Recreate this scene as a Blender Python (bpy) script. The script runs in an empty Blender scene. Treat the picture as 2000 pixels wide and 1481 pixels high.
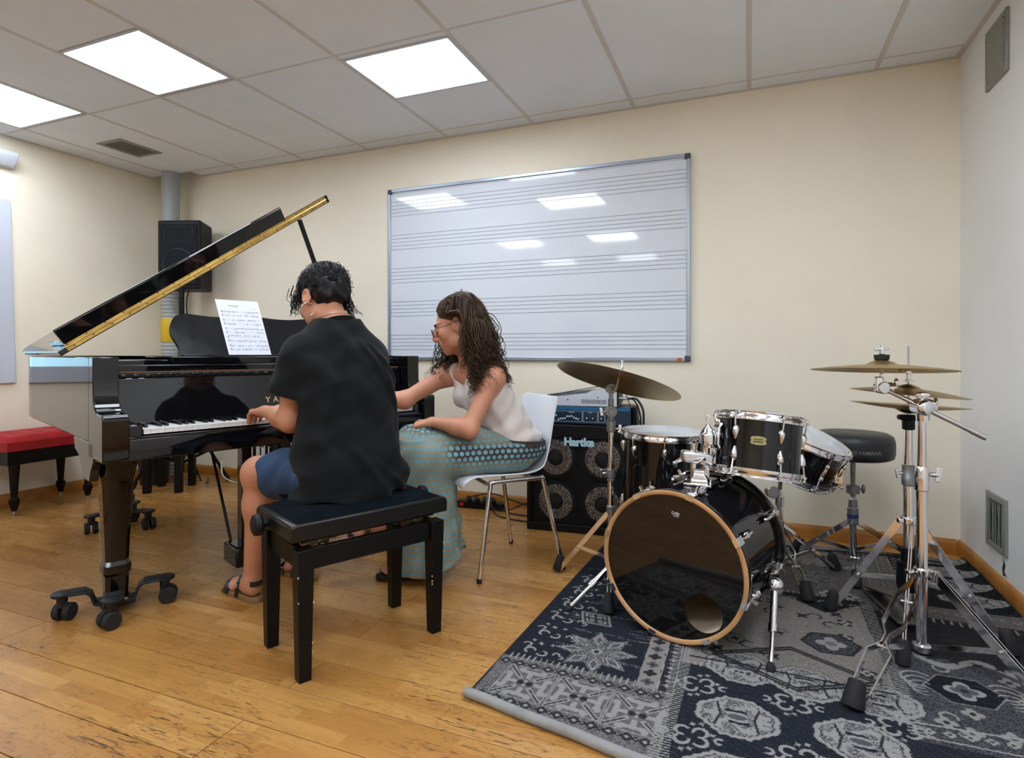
import bpy, math, random
import numpy as np
from mathutils import Vector, Matrix, Quaternion
random.seed(7)
SC = bpy.context.scene
COL = SC.collection
R = math.radians

# ---------------- camera, world, exposure ----------------
cam_d = bpy.data.cameras.new('camera')
cam_d.sensor_fit = 'HORIZONTAL'; cam_d.sensor_width = 36.0
cam_d.lens = 36.0*1140/2000
cam_d.shift_y = -(740.5-690)/2000
cam_d.clip_start = 0.05
cam = bpy.data.objects.new('camera', cam_d); COL.objects.link(cam)
cam.location = (0, 0, 1.0); cam.rotation_euler = (R(90), 0, R(22.1))
SC.camera = cam
wld = bpy.data.worlds.new('daylight'); SC.world = wld; wld.use_nodes = True
bgn = wld.node_tree.nodes['Background']
bgn.inputs[0].default_value = (0.62, 0.80, 1.0, 1); bgn.inputs[1].default_value = 2.2
SC.view_settings.view_transform = 'Standard'; SC.view_settings.look = 'None'
SC.view_settings.gamma = 1.0; SC.view_settings.use_curve_mapping = False
SC.view_settings.exposure = 0.43
LAMP = 12.5      # strength of the ceiling light panels

# ---------------- helpers ----------------
def lin(h):
    h = h.lstrip('#'); c = [int(h[i:i+2], 16)/255 for i in (0, 2, 4)]
    return tuple(((x+0.055)/1.055)**2.4 if x > 0.04045 else x/12.92 for x in c)+(1.0,)

class NT:
    def __init__(s, m): s.t = m.node_tree; s.n = s.t.nodes; s.l = s.t.links
    def add(s, typ, **kw):
        nd = s.n.new(typ)
        for k, v in kw.items():
            if k.startswith('i_'):
                k = k[2:]; k = int(k) if k.isdigit() else k.replace('_', ' ')
                sk = nd.inputs[k]
                if hasattr(v, 'is_output'): s.l.new(v, sk)
                else: sk.default_value = v
            else: setattr(nd, k, v)
        return nd
    def math(s, op, a, b=0.0, c=0.0):
        nd = s.n.new('ShaderNodeMath'); nd.operation = op
        for i, v in enumerate((a, b, c)):
            if hasattr(v, 'is_output'): s.l.new(v, nd.inputs[i])
            else: nd.inputs[i].default_value = v
        return nd.outputs[0]
    def mix(s, f, a, b, typ='MIX'):
        nd = s.n.new('ShaderNodeMix'); nd.data_type = 'RGBA'; nd.blend_type = typ
        for k, v in ((0, f), (6, a), (7, b)):
            if hasattr(v, 'is_output'): s.l.new(v, nd.inputs[k])
            else: nd.inputs[k].default_value = v
        return nd.outputs[2]
    def ramp(s, f, stops):
        nd = s.n.new('ShaderNodeValToRGB'); e = nd.color_ramp.elements
        while len(e) < len(stops): e.new(0.5)
        for q, (p, c) in zip(e, stops): q.position = p; q.color = c
        s.l.new(f, nd.inputs[0]); return nd.outputs[0]

MATS = {}
def mat(name, col='#808080', rough=0.5, metal=0.0, coat=0.0, spec=0.5, vary=0.0, vscale=20.0, bump=0.0, bscale=80.0, sheen=0.0, rvary=0.0, sss=0.0):
    if name in MATS: return MATS[name]
    m = bpy.data.materials.new(name); m.use_nodes = True; MATS[name] = m
    t = NT(m); b = t.n['Principled BSDF']
    c = lin(col) if isinstance(col, str) else col
    b.inputs['Base Color'].default_value = c; b.inputs['Roughness'].default_value = rough
    b.inputs['Metallic'].default_value = metal; b.inputs['Coat Weight'].default_value = coat
    b.inputs['Specular IOR Level'].default_value = spec
    if sheen: b.inputs['Sheen Weight'].default_value = sheen
    if sss:
        b.inputs['Subsurface Weight'].default_value = sss; b.inputs['Subsurface Radius'].default_value = (.012, .005, .003)
        b.inputs['Subsurface Scale'].default_value = 1.0
    tc = t.add('ShaderNodeTexCoord')
    if vary or rvary:
        nz = t.add('ShaderNodeTexNoise', i_Scale=vscale, i_Detail=5.0); t.l.new(tc.outputs['Object'], nz.inputs['Vector'])
        if vary:
            f = t.ramp(nz.outputs[0], [(0.3, (0, 0, 0, 1)), (0.7, (1, 1, 1, 1))])
            lo = tuple(x*(1-vary) for x in c[:3])+(1,); hi = tuple(min(1, x*(1+vary)) for x in c[:3])+(1,)
            t.l.new(t.mix(f, lo, hi), b.inputs['Base Color'])
        if rvary:
            t.l.new(t.math('MULTIPLY_ADD', nz.outputs[0], rvary, rough-rvary*0.4), b.inputs['Roughness'])
    if bump:
        nb = t.add('ShaderNodeTexNoise', i_Scale=bscale, i_Detail=4.0); t.l.new(tc.outputs['Object'], nb.inputs['Vector'])
        bp = t.add('ShaderNodeBump', i_Strength=bump, i_Distance=0.004); t.l.new(nb.outputs[0], bp.inputs['Height'])
        t.l.new(bp.outputs[0], b.inputs['Normal'])
    return m

def basis(ax):
    z = Vector(ax).normalized()
    x = z.orthogonal().normalized() if abs(z.z) > 0.999 else Vector((0, 0, 1)).cross(z).normalized()
    return x, z.cross(x).normalized(), z

class MB:
    """collects shapes that are built as one mesh"""
    def __init__(s): s.v = []; s.f = []
    def add(s, V, F):
        b = len(s.v); s.v += [tuple(p) for p in V]; s.f += [tuple(i+b for i in q) for q in F]; return s
    def box(s, c, d, rot=None):
        c = Vector(c); hx, hy, hz = d[0]/2, d[1]/2, d[2]/2
        P = [Vector((x, y, z)) for z in (-hz, hz) for y in (-hy, hy) for x in (-hx, hx)]
        if rot is not None: P = [rot @ p for p in P]
        return s.add([c+p for p in P], [(0, 2, 3, 1), (4, 5, 7, 6), (0, 1, 5, 4), (2, 6, 7, 3), (0, 4, 6, 2), (1, 3, 7, 5)])
    def bx(s, x0, x1, y0, y1, z0, z1): return s.box(((x0+x1)/2, (y0+y1)/2, (z0+z1)/2), (abs(x1-x0), abs(y1-y0), abs(z1-z0)))
    def bar(s, p, q, w, h, up=(0, 0, 1), w2=None, h2=None):
        """square bar from p to q; h is measured along up"""
        p, q = Vector(p), Vector(q); z = (q-p).normalized(); up = Vector(up)
        x = up.cross(z)
        x = x.normalized() if x.length > 1e-4 else z.orthogonal().normalized()
        y = z.cross(x); V = []
        for o, a, b in ((p, w, h), (q, w2 or w, h2 or h)):
            V += [o+x*i*a/2+y*j*b/2 for i, j in ((-1, -1), (1, -1), (1, 1), (-1, 1))]
        return s.add(V, [(3, 2, 1, 0), (4, 5, 6, 7)]+[(i, (i+1) % 4, (i+1) % 4+4, i+4) for i in range(4)])
    def lathe(s, prof, n=32, o=(0, 0, 0), ax=(0, 0, 1), close=False):
        x, y, z = basis(ax); o = Vector(o); V = []; F = []
        for r, h in prof:
            for k in range(n):
                a = 2*math.pi*k/n; V.append(o+z*h+(x*math.cos(a)+y*math.sin(a))*r)
        m = len(prof)
        for i in range(m if close else m-1):
            j = (i+1) % m
            for k in range(n): F.append((i*n+k, i*n+(k+1) % n, j*n+(k+1) % n, j*n+k))
        if not close:
            if prof[0][0] > 1e-6: F.append(tuple(range(n))[::-1])
            if prof[-1][0] > 1e-6: F.append(tuple((m-1)*n+k for k in range(n)))
        return s.add(V, F)
    def cyl(s, p, q, r, r2=None, n=16):
        p, q = Vector(p), Vector(q); return s.lathe([(r, 0), (r2 if r2 is not None else r, (q-p).length)], n, p, q-p)
    def tube(s, pts, r, n=8, closed=False, flat=None, up=None):
        """sweep a round (or flat=(w,h)) section along pts"""
        pts = [Vector(p) for p in pts]; m = len(pts); V = []; F = []
        if flat: cs = [(-flat[0]/2, -flat[1]/2), (flat[0]/2, -flat[1]/2), (flat[0]/2, flat[1]/2), (-flat[0]/2, flat[1]/2)]; n = 4
        prev = None
        for i, p in enumerate(pts):
            a = pts[(i-1) % m] if (closed or i > 0) else p
            b = pts[(i+1) % m] if (closed or i < m-1) else p
            t = (b-a).normalized()
            if up is not None:
                x = Vector(up).cross(t); x = x.normalized() if x.length > 1e-5 else t.orthogonal().normalized()
            elif prev is None: x = t.orthogonal().normalized()
            else:
                x = prev-t*prev.dot(t); x = x.normalized() if x.length > 1e-6 else t.orthogonal().normalized()
            prev = x; y = t.cross(x)
            rr = r[i] if isinstance(r, (list, tuple)) else r
            for k in range(n):
                if flat: V.append(p+x*cs[k][0]+y*cs[k][1])
                else:
                    g = 2*math.pi*k/n; V.append(p+(x*math.cos(g)+y*math.sin(g))*rr)
        for i in range(m if closed else m-1):
            j = (i+1) % m
            for k in range(n): F.append((i*n+k, i*n+(k+1) % n, j*n+(k+1) % n, j*n+k))
        if not closed: F += [tuple(range(n))[::-1], tuple((m-1)*n+k for k in range(n))]
        return s.add(V, F)
    def prism(s, poly, fn, t0, t1):
        """extrude a 2D polygon; fn(a, b, t) gives the 3D point"""
        n = len(poly); V = [fn(a, b, t0) for a, b in poly]+[fn(a, b, t1) for a, b in poly]
        return s.add(V, [tuple(range(n))[::-1], tuple(range(n, 2*n))]+[(i, (i+1) % n, (i+1) % n+n, i+n) for i in range(n)])
    def ell(s, c, r, rot=None, nu=16, nv=10):
        c = Vector(c); V = []; F = []
        for j in range(1, nv):
            th = math.pi*j/nv
            for i in range(nu):
                a = 2*math.pi*i/nu
                p = Vector((r[0]*math.sin(th)*math.cos(a), r[1]*math.sin(th)*math.sin(a), r[2]*math.cos(th)))
                V.append(c+(rot @ p if rot is not None else p))
        for z in (r[2], -r[2]):
            p = Vector((0, 0, z)); V.append(c+(rot @ p if rot is not None else p))
        T, B = len(V)-2, len(V)-1
        for j in range(nv-2):
            for i in range(nu): F.append((j*nu+i, (j+1)*nu+i, (j+1)*nu+(i+1) % nu, j*nu+(i+1) % nu))
        for i in range(nu):
            F.append((T, i, (i+1) % nu)); F.append((B, (nv-2)*nu+(i+1) % nu, (nv-2)*nu+i))
        return s.add(V, F)
    def torus(s, c, ax, R_, r, n=32, m=8, a0=0.0, a1=2*math.pi):
        x, y, z = basis(ax); c = Vector(c); full = abs(a1-a0-2*math.pi) < 1e-6
        k = n if full else n+1
        pts = [c+(x*math.cos(a0+(a1-a0)*i/n)+y*math.sin(a0+(a1-a0)*i/n))*R_ for i in range(k)]
        return s.tube(pts, r, m, closed=full, up=z)

ROOT = {}
def thing(name, label, cat, loc=(0, 0, 0), rz=0.0, group=None):
    o = bpy.data.objects.new(name, None); COL.objects.link(o); o.empty_display_size = 0.1
    o.location = loc; o.rotation_euler = (0, 0, rz); o['label'] = label; o['category'] = cat
    if group: o['group'] = group
    ROOT[o.name] = Matrix.Translation(Vector(loc)) @ Matrix.Rotation(rz, 4, 'Z')
    return o
def tag(o, label, cat, group=None):
    o['label'] = label; o['category'] = cat
    if group: o['group'] = group
    return o
def rootmat(p):
    while p.parent is not None: p = p.parent
    return ROOT.get(p.name, Matrix.Identity(4))
def to_mesh(name, mb, m, smooth=40, w=None):
    me = bpy.data.meshes.new(name)
    V = mb.v
    if w is not None: V = [tuple(w @ Vector(p)) for p in V]
    me.from_pydata(V, [], mb.f); me.validate()
    if smooth:
        me.polygons.foreach_set('use_smooth', [True]*len(me.polygons))
        me.set_sharp_from_angle(angle=R(smooth))
    if m is not None: me.materials.append(m)
    me.update(); return me
def part(name, mb, m, parent=None, world=False, bev=0.0, smooth=40, loc=None, rot=None, label=None, seg=2):
    """link a mesh as a part of parent. world=True: mb is in world coordinates"""
    wm = rootmat(parent).inverted() if (world and parent is not None) else None
    me = mb if isinstance(mb, bpy.types.Mesh) else to_mesh(name, mb, m, smooth, wm)
    o = bpy.data.objects.new(name, me); COL.objects.link(o)
    if parent is not None: o.parent = parent
    if loc is not None: o.location = loc
    if rot is not None: o.rotation_euler = rot
    if label: o['label'] = label
    if bev:
        b = o.modifiers.new('bevel', 'BEVEL'); b.width = bev; b.segments = seg; b.limit_method = 'ANGLE'; b.angle_limit = R(35)
    return o
def struct(name, mb, m, **k):
    o = part(name, mb, m, **k); o['kind'] = 'structure'; return o
def mpart(name, me, parent, M, label=None):
    """a part that shares mesh data, placed by a matrix in its thing's frame"""
    o = bpy.data.objects.new(name, me); COL.objects.link(o); o.parent = parent; o.matrix_local = M
    if label: o['label'] = label
    return o
def frame(o, x, y, z): return Matrix(((x[0], y[0], z[0], o[0]), (x[1], y[1], z[1], o[1]), (x[2], y[2], z[2], o[2]), (0, 0, 0, 1)))
def text_mb(s, size, ext=0.0008, fn=None, bold=0.0, space=1.0, shear=0.0):
    """letters as a thin solid; fn(x, y, z) maps flat text space to the target surface"""
    cu = bpy.data.curves.new('lettering', 'FONT'); cu.body = s; cu.size = size; cu.extrude = ext
    cu.offset = bold; cu.space_character = space; cu.shear = shear; cu.align_x = 'CENTER'; cu.align_y = 'CENTER'; cu.resolution_u = 3
    ob = bpy.data.objects.new('lettering', cu); COL.objects.link(ob)
    dg = bpy.context.evaluated_depsgraph_get(); me = bpy.data.meshes.new_from_object(ob.evaluated_get(dg))
    mb = MB(); mb.add([fn(*v.co) if fn else tuple(v.co) for v in me.vertices], [tuple(p.vertices) for p in me.polygons])
    bpy.data.objects.remove(ob); bpy.data.curves.remove(cu); bpy.data.meshes.remove(me)
    return mb
def arc(c, r, a0, a1, n=8): return [(c[0]+r*math.cos(a0+(a1-a0)*i/n), c[1]+r*math.sin(a0+(a1-a0)*i/n)) for i in range(n+1)]
def spline(pts, n=8):
    """Catmull-Rom through pts"""
    P = [Vector(p) for p in pts]; P = [P[0]*2-P[1]]+P+[P[-1]*2-P[-2]]; out = []
    for i in range(1, len(P)-2):
        for k in range(n):
            t = k/n; a, b, c, d = P[i-1:i+3]
            out.append(0.5*((2*b)+(c-a)*t+(2*a-5*b+4*c-d)*t*t+(3*b-a-3*c+d)*t**3))
    out.append(P[-2]); return out

# ---------------- common materials ----------------
CHROME = mat('chrome', (0.80, 0.80, 0.82, 1), 0.10, 1.0, rvary=0.08, vscale=30)
STEEL = mat('brushed_steel', (0.55, 0.55, 0.56, 1), 0.28, 1.0)
GREYMET = mat('grey_cast_metal', '#8a8c8c', 0.38, 0.8)
BRASS = mat('brass', '#c9a45c', 0.28, 1.0, vary=0.25, vscale=14)
RUBBER = mat('black_rubber', '#141416', 0.75)
GLOSS = mat('black_piano_lacquer', (0.004, 0.004, 0.0045, 1), 0.04, spec=0.5)
BLKWOOD = mat('black_painted_wood', (0.0042, 0.004, 0.0038, 1), 0.42, spec=.2, vary=0.2)
BLKPLAS = mat('black_plastic', '#0c0d11', 0.5, spec=.25, bump=0.05, bscale=400)
WHITE = mat('white_paint', '#c6cbd3', 0.45)

# ================= the room =================
ZC = 2.47; YF = 3.525; XR = 0.973; YB = -3.2
XL0, XL1 = -4.53, -4.655      # left wall leans a little
def wall_mat(name, col):
    m = bpy.data.materials.new(name); m.use_nodes = True; t = NT(m); b = t.n['Principled BSDF']
    tc = t.add('ShaderNodeTexCoord')
    n1 = t.add('ShaderNodeTexNoise', i_Scale=1.3, i_Detail=3.0); t.l.new(tc.outputs['Object'], n1.inputs[0])
    n2 = t.add('ShaderNodeTexNoise', i_Scale=26.0, i_Detail=6.0); t.l.new(tc.outputs['Object'], n2.inputs[0])
    c = lin(col); d = tuple(x*0.93 for x in c[:3])+(1,)
    base = t.mix(t.ramp(n1.outputs[0], [(.35, (0, 0, 0, 1)), (.65, (1, 1, 1, 1))]), d, c)
    # sparse scuffs
    spots = t.ramp(n2.outputs[0], [(.74, (0, 0, 0, 1)), (.80, (1, 1, 1, 1))])
    base = t.mix(t.math('MULTIPLY', spots, 0.35), base, lin('#9c9078'))
    t.l.new(base, b.inputs['Base Color']); b.inputs['Roughness'].default_value = 0.62
    nb = t.add('ShaderNodeTexNoise', i_Scale=160.0, i_Detail=3.0); t.l.new(tc.outputs['Object'], nb.inputs[0])
    bp = t.add('ShaderNodeBump', i_Strength=0.06, i_Distance=0.003); t.l.new(nb.outputs[0], bp.inputs['Height']); t.l.new(bp.outputs[0], b.inputs['Normal'])
    return m
CREAM = wall_mat('cream_wall_paint', '#f1e8d3')
PALE = wall_mat('pale_wall_paint', '#ececea')
T = 0.12
struct('wall_front', MB().bx(XL1-T, XR+T, YF, YF+T, 0, ZC+.3), CREAM, smooth=0)
# right wall
struct('wall_right', MB().bx(XR, XR+T, YB, YF, 0, ZC+.3), PALE, smooth=0)
struct('wall_back', MB().bx(XL1-T, XR+T, YB-T, YB, 0, ZC+.3), CREAM, smooth=0)
# left wall with the window opening (y0..y1, z0..z1)
WY0, WY1, WZ0, WZ1 = 1.02, 2.31, 0.86, 1.97
def xl(z): return XL0+(XL1-XL0)*z/ZC
def lwall(y0, y1, z0, z1):
    mb = MB(); V = []
    for dx in (0, -T):
        V += [(xl(z0)+dx, y0, z0), (xl(z0)+dx, y1, z0), (xl(z1)+dx, y1, z1), (xl(z1)+dx, y0, z1)]
    return V, [(0, 1, 2, 3), (7, 6, 5, 4), (0, 4, 5, 1), (1, 5, 6, 2), (2, 6, 7, 3), (3, 7, 4, 0)]
mb = MB()
for a in ((YB, WY0, 0, ZC+.3), (WY1, YF, 0, ZC+.3), (WY0, WY1, 0, WZ0), (WY0, WY1, WZ1, ZC+.3)): mb.add(*lwall(*a))
struct('wall_left', mb, CREAM, smooth=0)
# window: white frame, pane
def fr(a0, a1, b0, b1, x0, x1):
    mb = MB(); lean = lambda z: xl(z)-xl(1.4)
    V = []
    for x in (x0, x1):
        for y, z in ((a0, b0), (a1, b0), (a1, b1), (a0, b1)): V.append((xl(z)+x, y, z))
    return mb.add(V, [(0, 1, 2, 3), (7, 6, 5, 4), (0, 4, 5, 1), (1, 5, 6, 2), (2, 6, 7, 3), (3, 7, 4, 0)])
win = struct('window_1', MB(), None, smooth=0)
WFR = mat('window_white_enamel', '#c3c8d4', 0.3)
mbf = MB()
for a in ((WY0-.06, WY0+.06, WZ0-.06, WZ1+.06), (WY1-.06, WY1+.065, WZ0-.06, WZ1+.06), (WY0+.06, WY1-.06, WZ0-.06, WZ0+.05), (WY0+.06, WY1-.06, WZ1-.05, WZ1+.06), ((WY0+WY1)/2-.04, (WY0+WY1)/2+.04, WZ0+.05, WZ1-.05)):
    q = fr(*a, -.05, .022); mbf.add(q.v, q.f)
part('window_frame', mbf, WFR, win, bev=.004)
GLASS = bpy.data.materials.new('window_glass'); GLASS.use_nodes = True
_b = GLASS.node_tree.nodes['Principled BSDF']; _b.inputs['Transmission Weight'].default_value = 1.0; _b.inputs['Roughness'].default_value = 0.02
_b.inputs['Base Color'].default_value = lin('#cfe9ea'); _b.inputs['IOR'].default_value = 1.45
for a in ((WY0+.06, (WY0+WY1)/2-.04), ((WY0+WY1)/2+.04, WY1-.06)):
    part('pane', fr(a[0], a[1], WZ0+.05, WZ1-.05, -.022, -.016), GLASS, win, smooth=0)

# ---- floor of engineered boards, each board its own plank ----
def floor_mat():
    m = bpy.data.materials.new('worn_parquet'); m.use_nodes = True; t = NT(m); b = t.n['Principled BSDF']
    tc = t.add('ShaderNodeTexCoord'); oi = t.add('ShaderNodeObjectInfo')
    gm = t.add('ShaderNodeNewGeometry')
    sep = t.add('ShaderNodeSeparateXYZ'); t.l.new(gm.outputs['Position'], sep.inputs[0])
    # three printed strips per board, blocks of uneven length within each strip
    yy = t.math('DIVIDE', t.math('SUBTRACT', sep.outputs[1], 1.036), 0.164/3)
    row = t.math('FLOOR', yy)
    wn = t.add('ShaderNodeTexWhiteNoise', noise_dimensions='1D'); t.l.new(row, wn.inputs['W'])
    xx = t.math('ADD', t.math('DIVIDE', sep.outputs[0], 0.38), t.math('MULTIPLY', wn.outputs[0], 7.0))
    blk = t.math('FLOOR', xx)
    w2 = t.add('ShaderNodeTexWhiteNoise', noise_dimensions='2D'); cv = t.add('ShaderNodeCombineXYZ'); t.l.new(row, cv.inputs[0]); t.l.new(blk, cv.inputs[1]); t.l.new(cv.outputs[0], w2.inputs['Vector'])
    tone = t.math('ADD', t.math('MULTIPLY', w2.outputs[0], 0.65), t.math('MULTIPLY', oi.outputs['Random'], 0.35))
    col = t.ramp(tone, [(0.0, lin('#9c6a30')), (0.2, lin('#a9773c')), (0.6, lin('#b68546')), (1.0, lin('#c09154'))])
    # grain stretched along x
    mp = t.add('ShaderNodeMapping'); mp.inputs['Scale'].default_value = (1.6, 26, 1); t.l.new(gm.outputs['Position'], mp.inputs[0])
    ad = t.add('ShaderNodeVectorMath', operation='ADD'); t.l.new(mp.outputs[0], ad.inputs[0]); t.l.new(w2.outputs[1], ad.inputs[1])
    gn = t.add('ShaderNodeTexNoise', i_Scale=3.0, i_Detail=7.0, i_Distortion=0.8); t.l.new(ad.outputs[0], gn.inputs[0])
    col = t.mix(t.math('MULTIPLY', t.ramp(gn.outputs[0], [(.42, (0, 0, 0, 1)), (.72, (1, 1, 1, 1))]), 0.38), col, lin('#8a5a22'))
    # wear: fine dark scratches, dents and old tape marks
    sc1 = t.add('ShaderNodeTexNoise', i_Scale=5.0, i_Detail=9.0, i_Roughness=0.72, i_Distortion=2.2); t.l.new(gm.outputs['Position'], sc1.inputs[0])
    s1 = t.ramp(sc1.outputs[0], [(.60, (0, 0, 0, 1)), (.70, (1, 1, 1, 1))])
    sc2 = t.add('ShaderNodeTexNoise', i_Scale=55.0, i_Detail=2.0, i_Distortion=3.5); t.l.new(gm.outputs['Position'], sc2.inputs[0])
    s2 = t.ramp(sc2.outputs[0], [(.665, (0, 0, 0, 1)), (.71, (1, 1, 1, 1))])
    mm = t.add('ShaderNodeTexNoise', i_Scale=1.8, i_Detail=2.0); t.l.new(gm.outputs['Position'], mm.inputs[0])
    msk = t.ramp(mm.outputs[0], [(.40, (0.1, .1, .1, 1)), (.62, (1, 1, 1, 1))])
    col = t.mix(t.math('MULTIPLY', t.math('MULTIPLY', s1, msk), 0.13), col, lin('#7a5226'))
    col = t.mix(t.math('MULTIPLY', t.math('MULTIPLY', s2, msk), 0.62), col, lin('#41352f'))
    for rz_, sc_x, th_, am_ in ((.5, 9.0, .625, .8), (-.9, 7.0, .64, .75), (.1, 13.0, .635, .7), (1.3, 15.0, .64, .7)):
        mp2 = t.add('ShaderNodeMapping'); mp2.inputs['Rotation'].default_value = (0, 0, rz_); mp2.inputs['Scale'].default_value = (sc_x, sc_x*9, 1); t.l.new(gm.outputs['Position'], mp2.inputs[0])
        n2_ = t.add('ShaderNodeTexNoise', i_Scale=1.0, i_Detail=3.0, i_Distortion=1.6); t.l.new(mp2.outputs[0], n2_.inputs[0])
        s3 = t.ramp(n2_.outputs[0], [(th_, (0, 0, 0, 1)), (th_+.03, (1, 1, 1, 1))]); col = t.mix(t.math('MULTIPLY', t.math('MULTIPLY', s3, msk), am_), col, lin('#47301d'))
    # thin joints between the printed strips
    fy = t.math('ABSOLUTE', t.math('SUBTRACT', t.math('FRACT', yy), 0.5)); fx = t.math('ABSOLUTE', t.math('SUBTRACT', t.math('FRACT', xx), 0.5))
    j = t.math('MAXIMUM', t.math('GREATER_THAN', fy, 0.487), t.math('GREATER_THAN', fx, 0.4975))
    col = t.mix(t.math('MULTIPLY', j, 0.28), col, lin('#6d431a'))
    t.l.new(col, b.inputs['Base Color'])
    t.l.new(t.math('MULTIPLY_ADD', sc1.outputs[0], 0.24, 0.17), b.inputs['Roughness'])
    bp = t.add('ShaderNodeBump', i_Strength=0.05, i_Distance=0.002); t.l.new(gn.outputs[0], bp.inputs['Height']); t.l.new(bp.outputs[0], b.inputs['Normal'])
    b.inputs['Specular IOR Level'].default_value = 0.45
    return m
FLOORM = floor_mat()
flo = struct('floor', MB().bx(XL1-.02, XR+.02, YB, YF+.02, -.06, -.014), mat('floor_joint_dark', '#4a2d14', 0.8), smooth=0)
BW, BL = 0.164, 2.29
pk = {}
k0 = int(math.floor((YB-1.036)/BW))
for k in range(k0, 16):
    y0 = max(1.036+k*BW, YB); y1 = min(1.036+(k+1)*BW, YF)
    if y1-y0 < .02: continue
    xo = -1.275 if k % 2 == 0 else -2.42
    x = xo-3*BL
    while x < XR:
        xa, xb = max(x, xl(0)-.01), min(x+BL, XR)
        if xb-xa > .02:
            g = 0.0015
            key = (round(xb-xa, 3), round(y1-y0, 3))
            if key not in pk:
                hx, hy = (xb-xa)/2-g, (y1-y0)/2-g
                q = MB(); c = .0007
                q.add([(-hx, -hy, -.013), (hx, -hy, -.013), (hx, hy, -.013), (-hx, hy, -.013), (-hx, -hy, -c), (hx, -hy, -c), (hx, hy, -c), (-hx, hy, -c), (-hx+c, -hy+c, 0), (hx-c, -hy+c, 0), (hx-c, hy-c, 0), (-hx+c, hy-c, 0)],
                      [(3, 2, 1, 0), (8, 9, 10, 11)]+[(i, (i+1) % 4, (i+1) % 4+4, i+4) for i in range(4)]+[(i+4, (i+1) % 4+4, (i+1) % 4+8, i+8) for i in range(4)])
                pk[key] = to_mesh('plank', q, FLOORM, 0)
            part('plank', pk[key], None, flo, loc=((xa+xb)/2, (y0+y1)/2, 0))
        x += BL

# ---- baseboards ----
OAK = mat('oak_baseboard', '#a36a26', 0.38, vary=0.25, vscale=9)
prof = [(0, 0), (.018, 0), (.018, .052), (.012, .068), (.006, .074), (0, .074)]
struct('baseboard_front', MB().prism(prof, lambda a, b, t: (t, YF-a, b), xl(0), XR-.019), OAK)
struct('baseboard_right', MB().prism(prof, lambda a, b, t: (XR-a, t, b), YB, YF), OAK)
struct('baseboard_left', MB().prism(prof, lambda a, b, t: (xl(b)+a, t, b), YB, YF-.018), OAK)
struct('baseboard_back', MB().prism(prof, lambda a, b, t: (t, YB+a, b), xl(0), XR-.019), OAK)

# ---- suspended ceiling: panels, grid, lights ----
CEILM = mat('ceiling_panel_board', '#e5e9ee', 0.85, vary=0.03, vscale=3, bump=0.04, bscale=300)
GRIDM = mat('ceiling_grid_metal', '#cbc7c2', 0.5)
cei = struct('ceiling', MB().bx(XL1-.1, XR+.1, YB-.1, YF+.1, ZC+.22, ZC+.30), mat('slab_void_shade', '#1d1b18', .9), smooth=0)  # slab colour darkened to stand in for shade in the void above
XJ = [-5.05, -4.41, -3.755, -3.13, -2.55, -1.90, -1.28, -.637, .0, .609, 1.22]
YJ = [3.525, 3.39, 2.345, 1.30, .25, -.80, -1.85, -2.90, -3.2]
LIGHTS = {(-3.13, 1.80): .53, (-1.90, 2.385): .49, (-4.41, 1.80): .53, (-1.90, 1.32): .50, (-3.13, -.56): .54, (-1.90, -.56): .54, (-.637, -.56): .54, (-1.90, -2.2): .5, (-3.13, -2.2): .5, (-.637, -2.2): .5, (.0, -.56): .54, (.0, .38): .54, (.0, 1.31): .54}  # last three are unseen lights added to brighten the right side
DIFF = bpy.data.materials.new('lit_diffuser'); DIFF.use_nodes = True
_t = DIFF.node_tree; _t.nodes.remove(_t.nodes['Principled BSDF'])
_e = _t.nodes.new('ShaderNodeEmission'); _e.inputs[0].default_value = (0.86, 0.94, 1.05, 1); _e.inputs[1].default_value = LAMP
_t.links.new(_e.outputs[0], _t.nodes['Material Output'].inputs[0])
# cells of the grid; a light takes part of a cell, the remainder is a cut panel
def panel(x0, x1, y0, y1):
    if x1-x0 < .02 or y1-y0 < .02: return
    g = .0005
    part('panel', MB().bx(x0+g, x1-g, y0+g, y1-g, ZC, ZC+.012), CEILM, cei, smooth=0)
nl = 0
light_info = []
for i in range(len(XJ)-1):
    xa, xb = max(XJ[i], XL1+.004), min(XJ[i+1], XR-.004)
    for j in range(len(YJ)-1):
        ya, yb = YJ[j+1], min(YJ[j], YF-.004)
        if i == 0 and j == 0: continue          # missing corner panel where the duct goes up
        if i == 1 and j == 0: panel(-4.19, xb, ya, yb); continue
        hit = [(kk, d) for kk, d in LIGHTS.items() if abs(kk[0]-XJ[i]) < .01 and ya-.02 <= kk[1] < yb-.02]
        if not hit: panel(xa, xb, ya, yb); continue
        (lx, ly), d = hit[0]
        panel(xa, xb, ya, ly); panel(xa, xb, ly+d, yb)
        light_info.append((xa, xb, ly, ly+d))
LBL = {(-3.13, 1.80): 'glowing square ceiling light above the piano, middle one of the three in view',
       (-1.90, 2.385): 'glowing square ceiling light nearest to the whiteboard', (-4.41, 1.80): 'glowing square ceiling light cut by the left photo edge, nearest the left wall'}
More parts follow.
